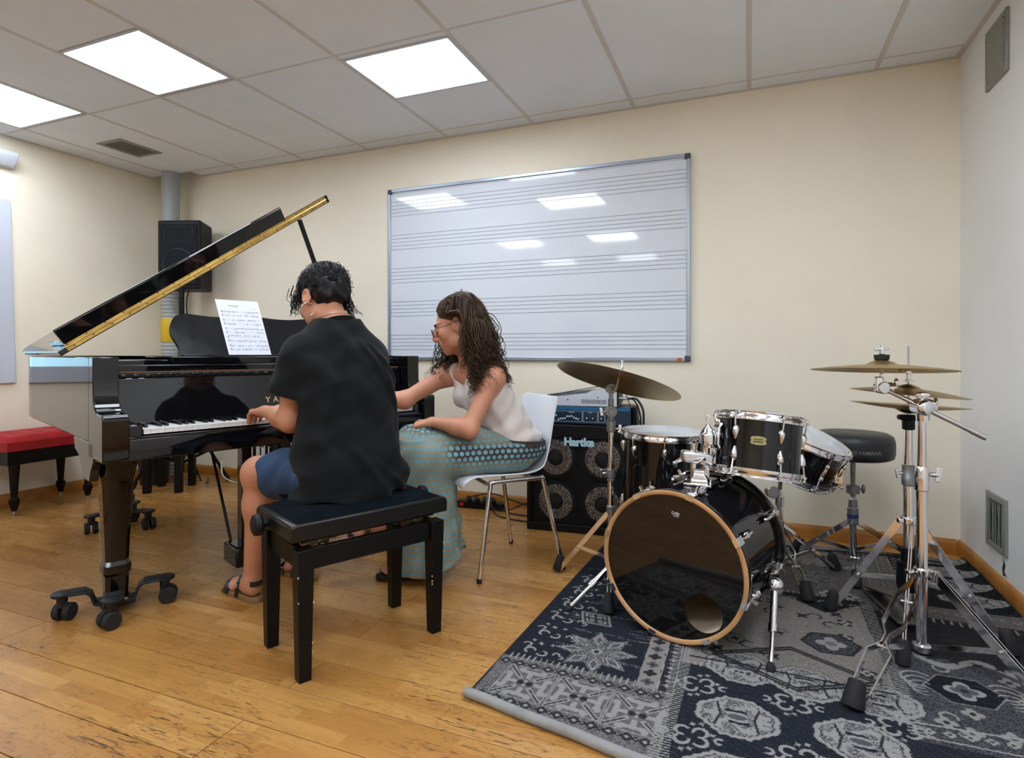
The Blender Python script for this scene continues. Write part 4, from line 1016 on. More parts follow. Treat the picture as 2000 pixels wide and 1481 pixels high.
def star8(cx, cy, r, rot, c_out, c_in, c_core):
    u, v = loc2(cx, cy, rot); rad = np.hypot(u, v); ang = np.arctan2(v, u); k = np.round(ang/(math.pi/4))*(math.pi/4); d = ang-k
    a = rad*np.cos(d)/r; b = np.abs(rad*np.sin(d))/r
    lim = np.where(a < .55, a*.40, (1-a)*.49)
    p = (a < 1) & (b < lim) & (a > .04); speck(p, c_out, CHAR, .6)
    li = np.where(a < .6, (a-.3)*.42, (.88-a)*.46); put((b < li), c_in)
    l2 = np.where(a < .6, (a-.38)*.40, (.78-a)*.40); put((b < l2), MID)
    put(rad < .13*r, c_in); put(rad < .07*r, c_core)
def octag(cx, cy, rx, ry, rot=0.0):
    u, v = loc2(cx, cy, rot, rx, ry); u = np.abs(u); v = np.abs(v); d = np.maximum(np.maximum(u, v), (u+v)*.74)
    wob = .02*np.sin(np.arctan2(v, u)*24)
    d = d+wob
    put(d < 1.02, CHAR); put(d < .99, LGREY); put(d < .86, CHAR); speck(d < .84, MID, LGREY, .62)
    uu, vv = loc2(cx, cy, rot, rx, ry)
    ins = d < .80
    put(ins & (np.abs(np.abs(vv)-.42-.18*np.sin(uu*7)) < .10), LGREY); put(ins & (np.abs(np.abs(uu)-.55+.25*np.abs(vv)) < .09), LGREY)
    put(ins & (np.abs(vv) < .10) & (np.abs(uu) > .36), LGREY)
    bx_ = (np.abs(uu*1.2+vv*.25) < .30) & (np.abs(vv) < .34); put(bx_, NAVY); e = np.hypot(uu*2.4, vv*4.2) < 1; put(e & bx_, LGREY); put((np.hypot(uu*4.2, vv*7.5) < 1) & bx_, MID)
    put(ins & (np.abs(np.abs(uu)-.40-.2*np.abs(vv)) < .035), CHAR)
def curl(cx, cy, r, rot, col, w=.26):
    u, v = loc2(cx, cy, rot); rad = np.hypot(u, v); ang = np.arctan2(v, u)
    put((np.abs(rad-r*(1-.10*np.abs(ang))) < r*w*(1-.15*np.abs(ang))) & (np.abs(ang) < 2.1), col)
def plus(cx, cy, r, col, rot=0.0):
    u, v = loc2(cx, cy, rot); u, v = np.abs(u), np.abs(v); put((np.maximum(u, v) < r) & (np.minimum(u, v) < r*.34*(1.25-np.maximum(u, v)/r)), col)
def four(cx, cy, r, col, rot=0.0):
    u, v = loc2(cx, cy, rot); rad = np.hypot(u, v); ang = np.arctan2(v, u); put(rad < r*(.55+.45*np.abs(np.cos(2*ang))), col); put(rad < r*.3, CHAR)
def snow(cx, cy, h, c1, c2, bg, rot=0.0):
    u, v = loc2(cx, cy, rot, h, h); sq = np.maximum(np.abs(u), np.abs(v)) < 1
    speck(sq, bg, MID, .55); put(sq & (np.maximum(np.abs(u), np.abs(v)) > .955), c1)
    sq = np.maximum(np.abs(u), np.abs(v)) < .93
    a, b = np.abs(u), np.abs(v)
    put(sq & (np.abs(a-b) < .14) & (np.hypot(a, b) > .34), c1); put(sq & (np.abs(a-b) < .05) & (np.hypot(a, b) > .45), c2)
    put(sq & (b > .62) & (b < .82) & (a < .42), c1); put(sq & (a > .62) & (a < .82) & (b < .42), c1)
    put(sq & (a < .10) & (b > .3) & (b < .75), c1); put(sq & (b < .10) & (a > .3) & (a < .75), c1)
    put(sq & (np.hypot(a-.42, b-.80) < .14), c1); put(sq & (np.hypot(a-.80, b-.42) < .14), c1)
    put(sq & (np.hypot(a, b) < .30), bg); put(sq & (np.hypot(a-.18, b) < .14), c2); put(sq & (np.hypot(a, b-.12) < .07), c1)
def comb(x0, y0, x1, y1, n, L, w, col, side):
    d = np.array([x1-x0, y1-y0]); Ld = np.hypot(*d); d = d/Ld; nrm = np.array([-d[1], d[0]])*side
    s = (X-x0)*d[0]+(Y-y0)*d[1]; q = (X-x0)*nrm[0]+(Y-y0)*nrm[1]
    ph = (s*n/Ld) % 1.0
    put((s > 0) & (s < Ld) & (q > -L*.2) & (q < L) & (np.abs(ph-.5) < w), col)
def chain(x0, y0, x1, y1, n, r, c1, c2):
    for k in range(n):
        f = (k+.5)/n; cx, cy = x0+(x1-x0)*f, y0+(y1-y0)*f
        u, v = loc2(cx, cy, .0); m_ = np.abs(u)+np.abs(v); rr_ = r if k % 2 == 0 else r*.55
        put(m_ < rr_*1.15, c1); put(m_ < rr_*.45, c2)
# base fields
speck(rectm(-.20, .42, 1.93, 2.62), TAUPE, CREAMC, .45)
put(rectm(-.20, .42, 1.93, 2.62) & (spk > .3), CREAMC)
speck(rectm(.40, 1.0, 1.78, 2.28), MID, CHAR, .55)
put(rectm(.40, 1.0, 2.28, 2.62), CHAR*.75)
speck(rectm(.44, 1.0, 2.62, 2.76), TAUPE, MID, .5)
put(rectm(.60, 1.0, 2.74, 3.42), NAVY*.55)
speck(rectm(-.12, .46, 2.62, 3.12), MID, TAUPE*.8, .5)
speck(rectm(-.72, .60, 3.10, 3.42), CREAMC, TAUPE, .5)
speck(rectm(.40, .62, 2.66, 3.42), TAUPE, MID, .5)
# front border of square medallions
sl = -.02
band = (Y < 1.775) & (X < -.205); speck(band, MID, CREAMC*.8, .5)
for cx, cy in ((-.625, 1.640), (-.455, 1.630), (-.285, 1.615)): snow(cx, cy, .083, LGREY, CHAR, CREAMC*.62, -.06)
chain(-.74, 1.742, -.21, 1.725, 22, .017, CHAR, LGREY); chain(-.74, 1.550, -.21, 1.505, 22, .017, CHAR, LGREY)
comb(-.735, 1.768, -.21, 1.752, 26, .030, .13, LGREY, 1)
# navy field with star and curls
star8(-.470, 1.905, .140, .12, LGREY*.75, LGREY, CHAR)
u, v = loc2(-.53, 2.14, .0); m_ = np.maximum(np.abs(u+v*.3)/.055, np.abs(v)/.045); put(m_ < 1, LGREY*.8); put((m_ < .85) & (m_ > .7), CHAR); put((m_ < .85) & ((np.abs(u+v*.3) < .006) | (np.abs(v) < .006)), CHAR); put((m_ < .55) & (m_ > .42), CHAR)
for y_ in (1.83, 1.96, 2.09, 2.22, 2.35, 2.48):
    xo = -.735+.085*(y_-1.53)/1.9
    curl(xo+.045, y_, .020, 2.2, LGREY); curl(xo+.085, y_-.005, .018, -.6, LGREY); curl(xo+.02, y_+.035, .016, .8, LGREY)
    plus(xo+.065, y_+.055, .012, LGREY, .4); plus(xo+.035, y_+.07, .010, LGREY, .4); plus(xo+.105, y_+.055, .010, LGREY, .2)
    curl(xo+.135, y_, .012, 1.6, LGREY, .35); curl(xo+.15, y_-.012, .010, .2, LGREY, .35)
for k in range(60):
    sy = rng.uniform(1.8, 2.65); sx = rng.uniform(-.7, -.32); put((np.abs(Y-sy) < .0022) & (X > sx) & (X < sx+rng.uniform(.03, .13)) & (spk < .45), LGREY*.8)
for k in range(4): octag(-.24, 2.2+k*.16, .05, .06)
for cx, cy, r_ in ((-.30, 2.30, .045), (-.36, 2.42, .04), (-.45, 2.38, .04)): four(cx, cy, r_, LGREY)
# light strip
put(rectm(-.315, -.255, 1.755, 2.10), CREAMC); put(rectm(-.250, -.205, 1.755, 2.10), CHAR)
for k in range(6):
    y_ = 1.79+k*.052; four(-.285, y_, .021, CHAR if k % 2 else MID); plus(-.228, y_, .013, LGREY); plus(-.228, y_+.026, .009, LGREY, .8)
put(rectm(-.2545, -.250, 1.755, 2.10), LGREY); put(rectm(-.208, -.204, 1.755, 2.10), LGREY)
# dark field with octagon medallions
put((X > -.205) & (X < .41) & (Y < 1.945), NAVY)
comb(-.196, 1.30, -.180, 2.05, 70, .042, .20, LGREY, 1)
for cx, cy in ((-.03, 1.705), (-.02, 1.975), (.265, 1.715), (.16, 1.955), (-.05, 1.45), (.24, 1.46), (.345, 1.945)):
    octag(cx, cy, .108, .092, -.04)
for cx, cy in ((.115, 1.83), (.115, 1.59), (-.14, 1.83), (-.14, 1.58), (.37, 1.82), (.37, 1.6), (.11, 1.35)):
    for a in (0, 1, 2, 3):
        ca, sa_ = math.cos(a*1.571+.785), math.sin(a*1.571+.785); curl(cx+.030*ca, cy+.024*sa_, .021, a*1.571+.785+math.pi*.15, LGREY)
    for dx, dy in ((.0, .052), (.022, .060), (0, -.052), (-.02, -.06), (.052, .02), (-.052, -.02)): plus(cx+dx, cy+dy, .0095, LGREY, .5)
    curl(cx+.072, cy, .013, 3.0, LGREY, .35); curl(cx-.072, cy, .013, 0, LGREY, .35)
comb(-.17, 1.945, .39, 1.925, 30, .022, .16, LGREY, 1)
# cream field: scrolls and florets
put(rectm(-.18, .40, 1.99, 2.0), CHAR)
for k in range(26):
    cx, cy = rng.uniform(-.16, .37), rng.uniform(2.03, 2.58); kind = k % 4
    if kind == 0: curl(cx, cy, .026, rng.uniform(0, 6), CHAR, .16)
    elif kind == 1: four(cx, cy, .030, CHAR, rng.uniform(0, 1)); four(cx, cy, .020, LGREY)
    elif kind == 2: curl(cx, cy, .036, rng.uniform(0, 6), MID, .13); plus(cx, cy, .018, CHAR, .3)
    else: plus(cx, cy, .026, CHAR, .78)
for off in (0, .015):
    q = np.abs(X-.13)*.55+np.abs(Y-2.05+off)*1.0; put((np.abs(q-.13) < .006) & (Y < 2.20), CHAR)
u, v = loc2(.26, 2.26, .1, .085, .075); h6 = np.maximum(np.abs(v), (np.abs(u)*.866+np.abs(v)*.5)); put(h6 < 1, CHAR); speck(h6 < .88, MID, CHAR, .5); four(.26, 2.26, .048, LGREY); put(h6 < .2, TAUPE)
# upper flower patch
tri = (np.abs(X-.27)*.9+(2.68-Y)*1.0 < .16) & (Y < 2.68) & (Y > 2.44); put(tri, CHAR*.7)
for k in range(5): curl(.16+k*.055, 2.62, .016, 1.2, LGREY, .2)
comb(-.1, 2.69, .42, 2.68, 24, .02, .15, LGREY, 1)
star8(.245, 2.885, .125, .2, LGREY*.8, MID, TAUPE)
for cx in (-.05, .05, .30, .38): four(cx, 2.72, .034, LGREY); 
for k in range(9): four(-.05+k*.06, 3.08, .024, LGREY); curl(-.02+k*.06, 3.2, .022, 1.0+k, CHAR, .22); plus(-.05+k*.07, 3.3, .02, CHAR)
# comb along the right patch, band of zigzags
comb(.425, 1.80, .440, 2.72, 66, .034, .2, LGREY*.9, 1)
for o in (.0, .05, .10):
    xz = .465+o+.09*(Y-2.7); put((Y > 2.66) & (Y < 3.40) & (np.abs(X-xz) < .003), LGREY*.8)
    zz = np.abs(((Y*26) % 1.0)-.5)*.05; put((Y > 2.66) & (Y < 3.38) & (np.abs(X-xz-.012-zz) < .004), LGREY*.7)
# right grey field: hexagon flower and scrolls
u, v = loc2(.585, 2.085, .0, .085, .075); h6 = np.maximum(np.abs(v), (np.abs(u)*.866+np.abs(v)*.5)); put(h6 < 1.05, LGREY*.7); put(h6 < 1, NAVY*.6); four(.585, 2.085, .052, LGREY); four(.585, 2.085, .035, MID)
for s in (-1, 1):
    for k in range(4): curl(.585+s*.105, 2.05+k*.022, .030+k*.006, 1.571-s*1.2, LGREY, .10)
for k in range(20):
    cx, cy = rng.uniform(.47, .92), rng.uniform(1.82, 2.24)
    if abs(cx-.585) < .13 and abs(cy-2.085) < .12: continue
    (curl(cx, cy, .024, rng.uniform(0, 6), LGREY*.9, .18) if k % 2 else four(cx, cy, .028, LGREY*.9))
put((Y > 1.86+.06*(X-.4)) & (Y < 1.868+.06*(X-.4)) & (X > .41), LGREY); put((Y > 1.80) & (Y < 1.806) & (X > .41), LGREY)
for k in range(12): four(.44+k*.045, 1.835+.05*k*.045, .015, LGREY)
q = Y-(2.26+.03*np.sin(X*30)); put((np.abs(q) < .018) & (X > .50), LGREY*.85); 
for k in range(7): plus(.55+k*.06, 2.27, .020, CHAR, .5)
comb(.46, 2.62, .95, 2.60, 18, .03, .12, LGREY, -1)
# octagon row along the right edge
for k in range(4): octag(.83, 2.86+k*.165, .115, .062, .05)
for k in range(14): curl(.46+k*.035, 2.69, .014, k*1.3, LGREY*.9, .2)
# worn threads everywhere
CC *= (0.90+0.2*rng.random((ny, nx, 1)))*.78
st_ = (np.sin(Y*900+np.sin(X*40)*3) > .93) & (spk > .55); CC[st_] = CC[st_]*1.0+.035
Z = np.full_like(X, RH)
Z += .0012*np.sin(X*9+Y*4)
# the edge that meets the right wall lifts a little
Z += np.clip((X-.90)/.05, 0, 1)**2*.016*np.clip((Y-2.6)/.6, 0, 1)
nv = nx*ny; co = np.stack([X, Y, Z], -1).reshape(-1, 3)
idx = np.arange(nv).reshape(ny, nx)
quads = np.stack([idx[:-1, :-1], idx[:-1, 1:], idx[1:, 1:], idx[1:, :-1]], -1).reshape(-1, 4)
def np_mesh(name, co, quads, col=None, uv=None, smooth=True):
    me = bpy.data.meshes.new(name); nq = len(quads)
    me.vertices.add(len(co)); me.vertices.foreach_set('co', np.ascontiguousarray(co, np.float32).ravel())
    k = quads.shape[1]
    me.loops.add(nq*k); me.loops.foreach_set('vertex_index', np.ascontiguousarray(quads, np.int32).ravel())
    me.polygons.add(nq); me.polygons.foreach_set('loop_start', np.arange(0, nq*k, k, dtype=np.int32))
    me.update(calc_edges=True)
    me.polygons.foreach_set('use_smooth', np.full(nq, smooth))
    if col is not None:
        at = me.color_attributes.new('pattern', 'FLOAT_COLOR', 'POINT'); c4 = np.ones((len(co), 4), np.float32); c4[:, :3] = col; at.data.foreach_set('color', c4.ravel())
    if uv is not None:
        at = me.attributes.new('cloth', 'FLOAT_VECTOR', 'POINT'); at.data.foreach_set('vector', np.ascontiguousarray(uv, np.float32).ravel())
    me.update(); return me
rug = thing('rug', 'large dark patchwork rug with pale oriental motifs under the drum kit', 'rug', (RX0, RY0, 0))
rme = np_mesh('woven_top', co-np.array([RX0, RY0, 0]), quads, CC.reshape(-1, 3))
RUGM = bpy.data.materials.new('rug_pile'); RUGM.use_nodes = True; t_ = NT(RUGM); b_ = t_.n['Principled BSDF']
va = t_.add('ShaderNodeVertexColor', layer_name='pattern'); t_.l.new(va.outputs[0], b_.inputs['Base Color']); b_.inputs['Roughness'].default_value = .92; b_.inputs['Specular IOR Level'].default_value = .15
tc_r = t_.add('ShaderNodeTexCoord'); nb_ = t_.add('ShaderNodeTexNoise', i_Scale=420.0, i_Detail=2.0); t_.l.new(tc_r.outputs['Object'], nb_.inputs[0]); bm_ = t_.add('ShaderNodeBump', i_Strength=.35, i_Distance=.003); t_.l.new(nb_.outputs[0], bm_.inputs['Height']); t_.l.new(bm_.outputs[0], b_.inputs['Normal'])
rme.materials.append(RUGM)
part('woven_top', rme, None, rug)
RB_ = mat('rug_backing', '#8b8b8a', .95, vary=.12, vscale=25)
# binding edge and backing
eb = [tuple(co[idx[j, 0]]) for j in range(0, ny, 40)]
part('bound_edge', MB().tube([(a, b, .0035) for a, b, c in eb], 1, flat=(.008, .007), up=(0, 0, 1)), mat('rug_binding', '#1b1e26', .95), rug, world=True)
be_ = [tuple(co[idx[ny-1, i]]) for i in range(0, nx, 40)]
part('bound_edge', MB().tube([(a, b, .0035) for a, b, c in be_], 1, flat=(.008, .007), up=(0, 0, 1)), RB_, rug, world=True)
fe = [(RX0-.004+i*(RX1-RX0)/24, 1.528-.19*i*(RX1-RX0)/24, .0) for i in range(25)]
part('rolled_hem', MB().tube([(a, b-.004, .0145+.0015*math.sin(i*1.7)) for i, (a, b, c) in enumerate(fe)], .0145, 14), RB_, rug, world=True, label='rolled front hem showing the grey backing')

# ================= bass amplifier stack =================
HP = Vector((-1.172, 3.118, 0)); HRZ = R(5)
cab = thing('bass_cabinet', 'tall black bass speaker cabinet with four silver cones on the floor', 'speaker', HP, HRZ)
CARPET = mat('black_cabinet_vinyl', '#15161a', .6, bump=.15, bscale=300)
W_, H_, D_ = .61, .60, .335
part('body', MB().bx(0, W_, .02, D_, .0, H_), CARPET, cab, bev=.014, seg=3)
fm = MB()
for a in ((0, W_, 0, .045), (0, W_, H_-.075, H_)): fm.bx(a[0], a[1], -.012, .022, a[2], a[3])
for a in ((0, .03), (W_-.03, W_)): fm.bx(a[0], a[1], -.012, .022, .045, H_-.075)
part('front_frame', fm, BLKPLAS, cab, bev=.005)
part('baffle', MB().bx(.03, W_-.03, .005, .02, .045, H_-.075), mat('black_baffle', '#0c0d0f', .8), cab, smooth=0)
CONE = bpy.data.materials.new('aluminium_cone'); CONE.use_nodes = True; t_ = NT(CONE); b_ = t_.n['Principled BSDF']
tcn = t_.add('ShaderNodeTexCoord'); vo = t_.add('ShaderNodeTexVoronoi', i_Scale=170.0); t_.l.new(tcn.outputs['Object'], vo.inputs['Vector'])
t_.l.new(t_.ramp(vo.outputs['Distance'], [(.30, (.62, .62, .64, 1)), (.55, (.10, .10, .11, 1))]), b_.inputs['Base Color']); b_.inputs['Metallic'].default_value = .75; b_.inputs['Roughness'].default_value = .38
for cx, cz in ((.165, .415), (.430, .415), (.165, .168), (.430, .168)):
    dv = part('driver', MB().lathe([(.118, .001), (.118, .010), (.100, .012), (.098, .002)], 40, (cx, .005, cz), (0, -1, 0), close=True), RUBBER, cab)
    part('cone', MB().lathe([(.098, .010), (.092, .012), (.054, .003)], 40, (cx, .005, cz), (0, -1, 0)), CONE, dv)
    part('dust_cap', MB().lathe([(.054, .003), (.045, .010), (.025, .015), (0, .016)], 28, (cx, .005, cz), (0, -1, 0)), mat('paper_cone_black', '#111214', .7), dv)
gm = MB()
for k in range(56): gm.bx(.032, W_-.032, -.0095, -.0085, .05+k*.0086, .0512+k*.0086)
gp = part('grille_wires', gm, BLKPLAS, cab, smooth=0); gp['kind'] = 'stuff'
part('lettering', text_mb('Hartke', .060, .002, lambda x, y, z: (.300+x, -.0125-z, .505+y), bold=.0035, space=.98), mat('pale_blue_badge', '#b7dcea', .4), cab, smooth=0, label='pale blue raised lettering')
for x_ in (.03, W_-.03):
    for z_ in (.0,): part('foot', MB().cyl((x_, .06, -.0), (x_, .06, .012), .018, n=12), RUBBER, cab)
# amp head
ah = thing('amplifier_head', 'flat amplifier head with blue front panel, knobs and sliders on the speaker cabinet', 'amplifier', HP+Vector((0, 0, H_)), HRZ)
part('case', MB().bx(.045, .575, .02, .30, .008, .098), mat('amp_case_black', '#1b1c20', .5), ah, bev=.003)
part('front_panel', MB().bx(.04, .58, .006, .021, .006, .102), mat('blue_front_panel', '#22384f', .35, .4), ah, bev=.002)
part('top_stripe', MB().bx(.045, .575, .004, .0075, .083, .098), mat('bright_blue_stripe', '#1f6b9c', .35, .3), ah, smooth=0)
LW = mat('white_print', '#c9d3dc', .5); mp_ = MB()
for x0, x1 in ((.055, .105), (.11, .15), (.155, .315), (.320, .400), (.405, .440)):
    for z in (.018, .076): mp_.bx(x0, x1, .0052, .0062, z, z+.0014)
    for x in (x0, x1): mp_.bx(x-.0007, x+.0007, .0052, .0062, .018, .0774)
for x0, w_ in ((.058, .016), (.24, .03), (.35, .02), (.415, .015), (.122, .01)): mp_.bx(x0, x0+w_, .0052, .0062, .069, .0715)
part('panel_print', mp_, LW, ah, smooth=0)
kn = to_mesh('knob', MB().lathe([(.0085, 0), (.0085, .010), (.0065, .012), (0, .012)], 14, (0, 0, 0), (0, -1, 0)), BLKPLAS, 40)
kc = to_mesh('knob_cap', MB().lathe([(.0042, 0), (.0038, .0016), (0, .0018)], 10, (0, 0, 0), (0, -1, 0)), LW, 40)
for x in (.066, .088, .13, .342, .376, .422):
    o = part('knob', kn, None, ah, loc=(x, .006, .040)); part('knob_cap', kc, None, o, loc=(0, -.0121, 0))
slv = [.028, .033, .034, .036, .047, .047, .049, .041, .037, .033]
sk_m = to_mesh('slider', MB().box((0, 0, 0), (.0068, .008, .0085)), LW, 0); tr_m = to_mesh('slider_track', MB().box((0, 0, 0), (.003, .001, .046)), DARK, 0)
for k, z in enumerate([.050]+slv):
    x = .168+k*.0125
    tr = part('slider_track', tr_m, None, ah, loc=(x, .0056, .046)); part('slider', sk_m, None, tr, loc=(0, -.003, z-.046))
# mixer
mx = thing('mixing_desk', 'pale sloping mixing desk lying on the amplifier head', 'mixer', HP+Vector((0, 0, H_+.102)), HRZ)
PG = mat('pale_grey_panel', '#c3c7cf', .45); mpoly = [(.06, .0), (.50, .0), (.50, .095), (.36, .088), (.33, .072), (.06, .038)]
part('chassis', MB().prism(mpoly, lambda a, b, t: (a, t, b), .055, .29), mat('mixer_top_grey', '#9ba0a8', .5, .3), mx, bev=.002)
part('side_panel', MB().prism(mpoly, lambda a, b, t: (a, t, b), .048, .055), PG, mx, bev=.001)
sl_ = to_mesh('vent_slot', MB().box((0, 0, 0), (.0035, .001, .024)), DARK, 0)
for k in range(16): part('vent_slot', sl_, None, mx, loc=(.305+k*.009, .0477, .026))
for x, z in ((.085, .024), (.225, .034), (.395, .050), (.47, .06)): part('screw', MB().cyl((x, .0465, z), (x, .048, z), .004, n=10), DARK, mx)
mk_ = to_mesh('mixer_knob', MB().lathe([(.006, 0), (.005, .012), (0, .0125)], 8), mat('knob_grey', '#5b5e66', .5), 40)
for i in range(15):
    for j in range(5):
        x = .08+i*.019; z = .038+(x-.06)*.126; part('mixer_knob', mk_, None, mx, loc=(x, .075+j*.045, z))
part('connector_plate', MB().bx(.50, .508, .06, .28, .01, .09), BLKPLAS, mx)
for k in range(3): part('jack_plug', MB().cyl((.506, .08+k*.03, .045), (.56, .08+k*.03, .043), .007, n=10), STEEL, mx)
def cable(name, lab, pts, r=.0035, m=RUBBER, cat='cable', group='loose cables', world=True):
    P = spline(pts, 6); o = thing(name, lab, cat, (P[0].x, P[0].y, min(p.z for p in P)-r), group=group)
    part('wire', MB().tube(P, r, 8), m, o, world=True); return o
def hl(x, y, z):
    return Matrix.Translation(HP) @ Matrix.Rotation(HRZ, 4, 'Z') @ Vector((x, y, z))
cable('audio_cable', 'black cable looping from the mixer plugs down behind the floor tom, thicker outer one', [hl(.56, .08, .747), hl(.605, .08, .745), hl(.64, .07, .69), hl(.645, .06, .62), hl(.65, .06, .50), hl(.655, .06, .30), hl(.66, .05, .02)], .006)
cable('audio_cable', 'black cable looping from the mixer plugs down behind the floor tom, inner one', [hl(.56, .11, .745), hl(.59, .11, .735), hl(.62, .10, .67), hl(.63, .10, .55), hl(.635, .10, .30), hl(.64, .10, .02)], .0045)
cable('thin_cable', 'thin black wire arching over the top of the mixing desk', [hl(.10, .06, .752), hl(.18, .055, .772), hl(.30, .05, .795), hl(.42, .05, .815), hl(.50, .055, .812), hl(.545, .06, .78), hl(.575, .07, .70), hl(.615, .14, .62)], .0022)
bxs = thing('foot_pedal_box', 'small dark box at the right end on top of the speaker cabinet', 'box', hl(.585, .16, H_), HRZ)
part('box_body', MB().bx(-.006, .020, -.07, .08, 0, .10), BLKPLAS, bxs, bev=.006)
# power strip and floor cables behind the chair
ps = thing('power_strip', 'black power strip with red switch on the floor by the wall', 'power strip', (-1.60, 3.415, 0), R(4))
part('strip_body', MB().bx(-.16, .16, -.03, .03, 0, .045), BLKPLAS, ps, bev=.006)
part('red_switch', MB().bx(-.140, -.112, -.034, -.028, .012, .034), mat('red_switch', '#c0182c', .35), ps, bev=.002)
for k in range(4):
    pl = part('plug', MB().cyl((-.07+k*.055, -.02, .042), (-.07+k*.055, -.052, .075), .016, n=14), RUBBER, ps); 
cable('power_cable', 'black power cable rising from the strip behind the chair leg', [(-1.66, 3.36, .075), (-1.60, 3.33, .10), (-1.50, 3.36, .115), (-1.38, 3.36, .09), (-1.26, 3.37, .06), (-1.20, 3.40, .05)], .004)
cable('power_cable', 'black power cable crossing the baseboard beside the speaker cabinet', [(-1.55, 3.36, .06), (-1.45, 3.33, .02), (-1.36, 3.35, .035), (-1.28, 3.38, .07), (-1.20, 3.40, .075)], .004)
cable('power_cable', 'black power cable lying flat on the boards towards the speaker cabinet', [(-1.50, 3.35, .05), (-1.45, 3.30, .006), (-1.36, 3.245, .006), (-1.26, 3.225, .006), (-1.18, 3.23, .006)], .004)
cable('power_cable', 'black power cable lying nearest the baseboard towards the cabinet', [(-1.48, 3.40, .045), (-1.42, 3.37, .010), (-1.32, 3.34, .006), (-1.25, 3.335, .006), (-1.18, 3.31, .006)], .004)
cable('floor_cable', 'black cable running along the far edge of the rug', [(-.50, 3.46, .006), (-.05, 3.40, .006), (.12, 3.33, .012), (.25, 3.27, .014), (.40, 3.30, .014), (.62, 3.33, .014), (.85, 3.30, .016)], .004)

# ================= white plastic chair =================
CA, CB, CD = Vector((-1.085, 2.294, 0)), Vector((-.799, 2.598, 0)), Vector((-1.161, 2.845, 0)); CE = CA+CD-CB
fwd = (CA-CB).normalized(); rgt = Vector((fwd.y, -fwd.x, 0)); cen = (CA+CB+CD+CE)/4
crz = math.atan2(fwd.y, fwd.x)-math.pi/2
chair = thing('plastic_chair', 'white moulded plastic chair on bent chrome legs, the teacher sitting on it', 'chair', cen, crz)
# shell in chair frame: x right, y forward
prof_ = [(.235, .408), (.225, .432), (.18, .447), (.08, .440), (-.03, .432), (-.12, .437), (-.175, .462), (-.205, .52), (-.222, .60), (-.240, .70), (-.255, .765), (-.262, .792)]
wid = [.19, .205, .215, .22, .22, .215, .21, .212, .214, .208, .196, .165]
cup = [.0, .004, .012, .020, .026, .030, .034, .040, .040, .036, .03, .02]
pr = spline([(a, b, 0) for a, b in prof_], 4); nn = len(pr)
def interp(arr, i): 
    f = i/4; k = min(int(f), len(arr)-2); return arr[k]+(arr[k+1]-arr[k])*(f-k)
V = []; F = []; NU = 14
for i, p in enumerate(pr):
    t_ = (pr[min(nn-1, i+1)]-pr[max(0, i-1)]).normalized(); nrm = Vector((t_.y, -t_.x))
    if nrm.y < 0 and i < nn*.45: nrm = -nrm
    nrm = Vector((-t_.y, t_.x)) if False else Vector((t_.y, -t_.x))
    w_, c_ = interp(wid, i), interp(cup, i)
    for j in range(NU+1):
        s = -1+2*j/NU; e = abs(s)**3*c_
        V.append((s*w_*(1-.04*abs(s)**6), p.x+nrm.x*e, p.y+nrm.y*e))
for i in range(nn-1):
    for j in range(NU): F.append((i*(NU+1)+j, (i+1)*(NU+1)+j, (i+1)*(NU+1)+j+1, i*(NU+1)+j+1))
shl = part('shell', MB().add(V, F), mat('white_polypropylene', '#e3e8ef', .32), chair, smooth=80)
so = shl.modifiers.new('thickness', 'SOLIDIFY'); so.thickness = .006; so.offset = 0
def cl_(p): 
    d = Vector(p)-cen; return Vector((d.dot(rgt), d.dot(fwd), p[2]))
for a, b in ((CA, CB), (CE, CD)):
    la, lb = cl_(a), cl_(b); sx = la.x*.86
    ta, tb = Vector((sx, la.y*.62, .425)), Vector((sx, lb.y*.62, .425))
    pts = [la, la.lerp(ta, .93)]+[la.lerp(ta, .97)+Vector((0, -.004, 0)), ta+Vector((0, -.018, .0))]+[tb+Vector((0, .018, .0)), lb.lerp(tb, .97)+Vector((0, .004, 0)), lb.lerp(tb, .93), lb]
    lg = part('leg_frame', MB().tube(spline(pts, 5), .0105, 14), CHROME, chair, label='chrome bent tube forming a front and a back leg')
    for q in (la, lb): part('foot_cap', MB().cyl((q.x, q.y, 0), (q.x, q.y, .02), .0118, n=14), RUBBER, lg)
for y_ in (.12, -.12): part('cross_bar', MB().tube([(-.17, y_*1.0, .418), (.17, y_*1.0, .418)], .009, 10), STEEL, chair)

# ================= benches =================
BENC = Vector((-1.282, 1.690, 0)); BRZ = PRZ-R(6)
bn = thing('piano_bench', 'black adjustable piano bench in the foreground with a velvet cushion', 'bench', BENC, BRZ)
def tleg(x, y, zt, zb=0, a=.026, b=.019, sx=1, sy=1):
    V = []
    for z, k in ((zb, b), (zt, a)):
        ox, oy = (a-k)*0, 0
        V += [(x-k, y-k, z), (x+k, y-k, z), (x+k, y+k, z), (x-k, y+k, z)]
    return MB().add(V, [(3, 2, 1, 0), (4, 5, 6, 7)]+[(i, (i+1) % 4, (i+1) % 4+4, i+4) for i in range(4)])
BX, BY = .238, .140
for sx in (-1, 1):
    for sy in (-1, 1): part('leg', tleg(sx*BX, sy*BY, .402), BLKWOOD, bn, bev=.002)
for sy in (-1, 1): part('apron', MB().bx(-BX+.026, BX-.026, sy*BY-.011, sy*BY+.011, .335, .400), BLKWOOD, bn, bev=.002)
for sx in (-1, 1): part('apron', MB().bx(sx*BX-.011, sx*BX+.011, -BY+.026, BY-.026, .335, .400), BLKWOOD, bn, bev=.002)
SX, SY = .282, .170
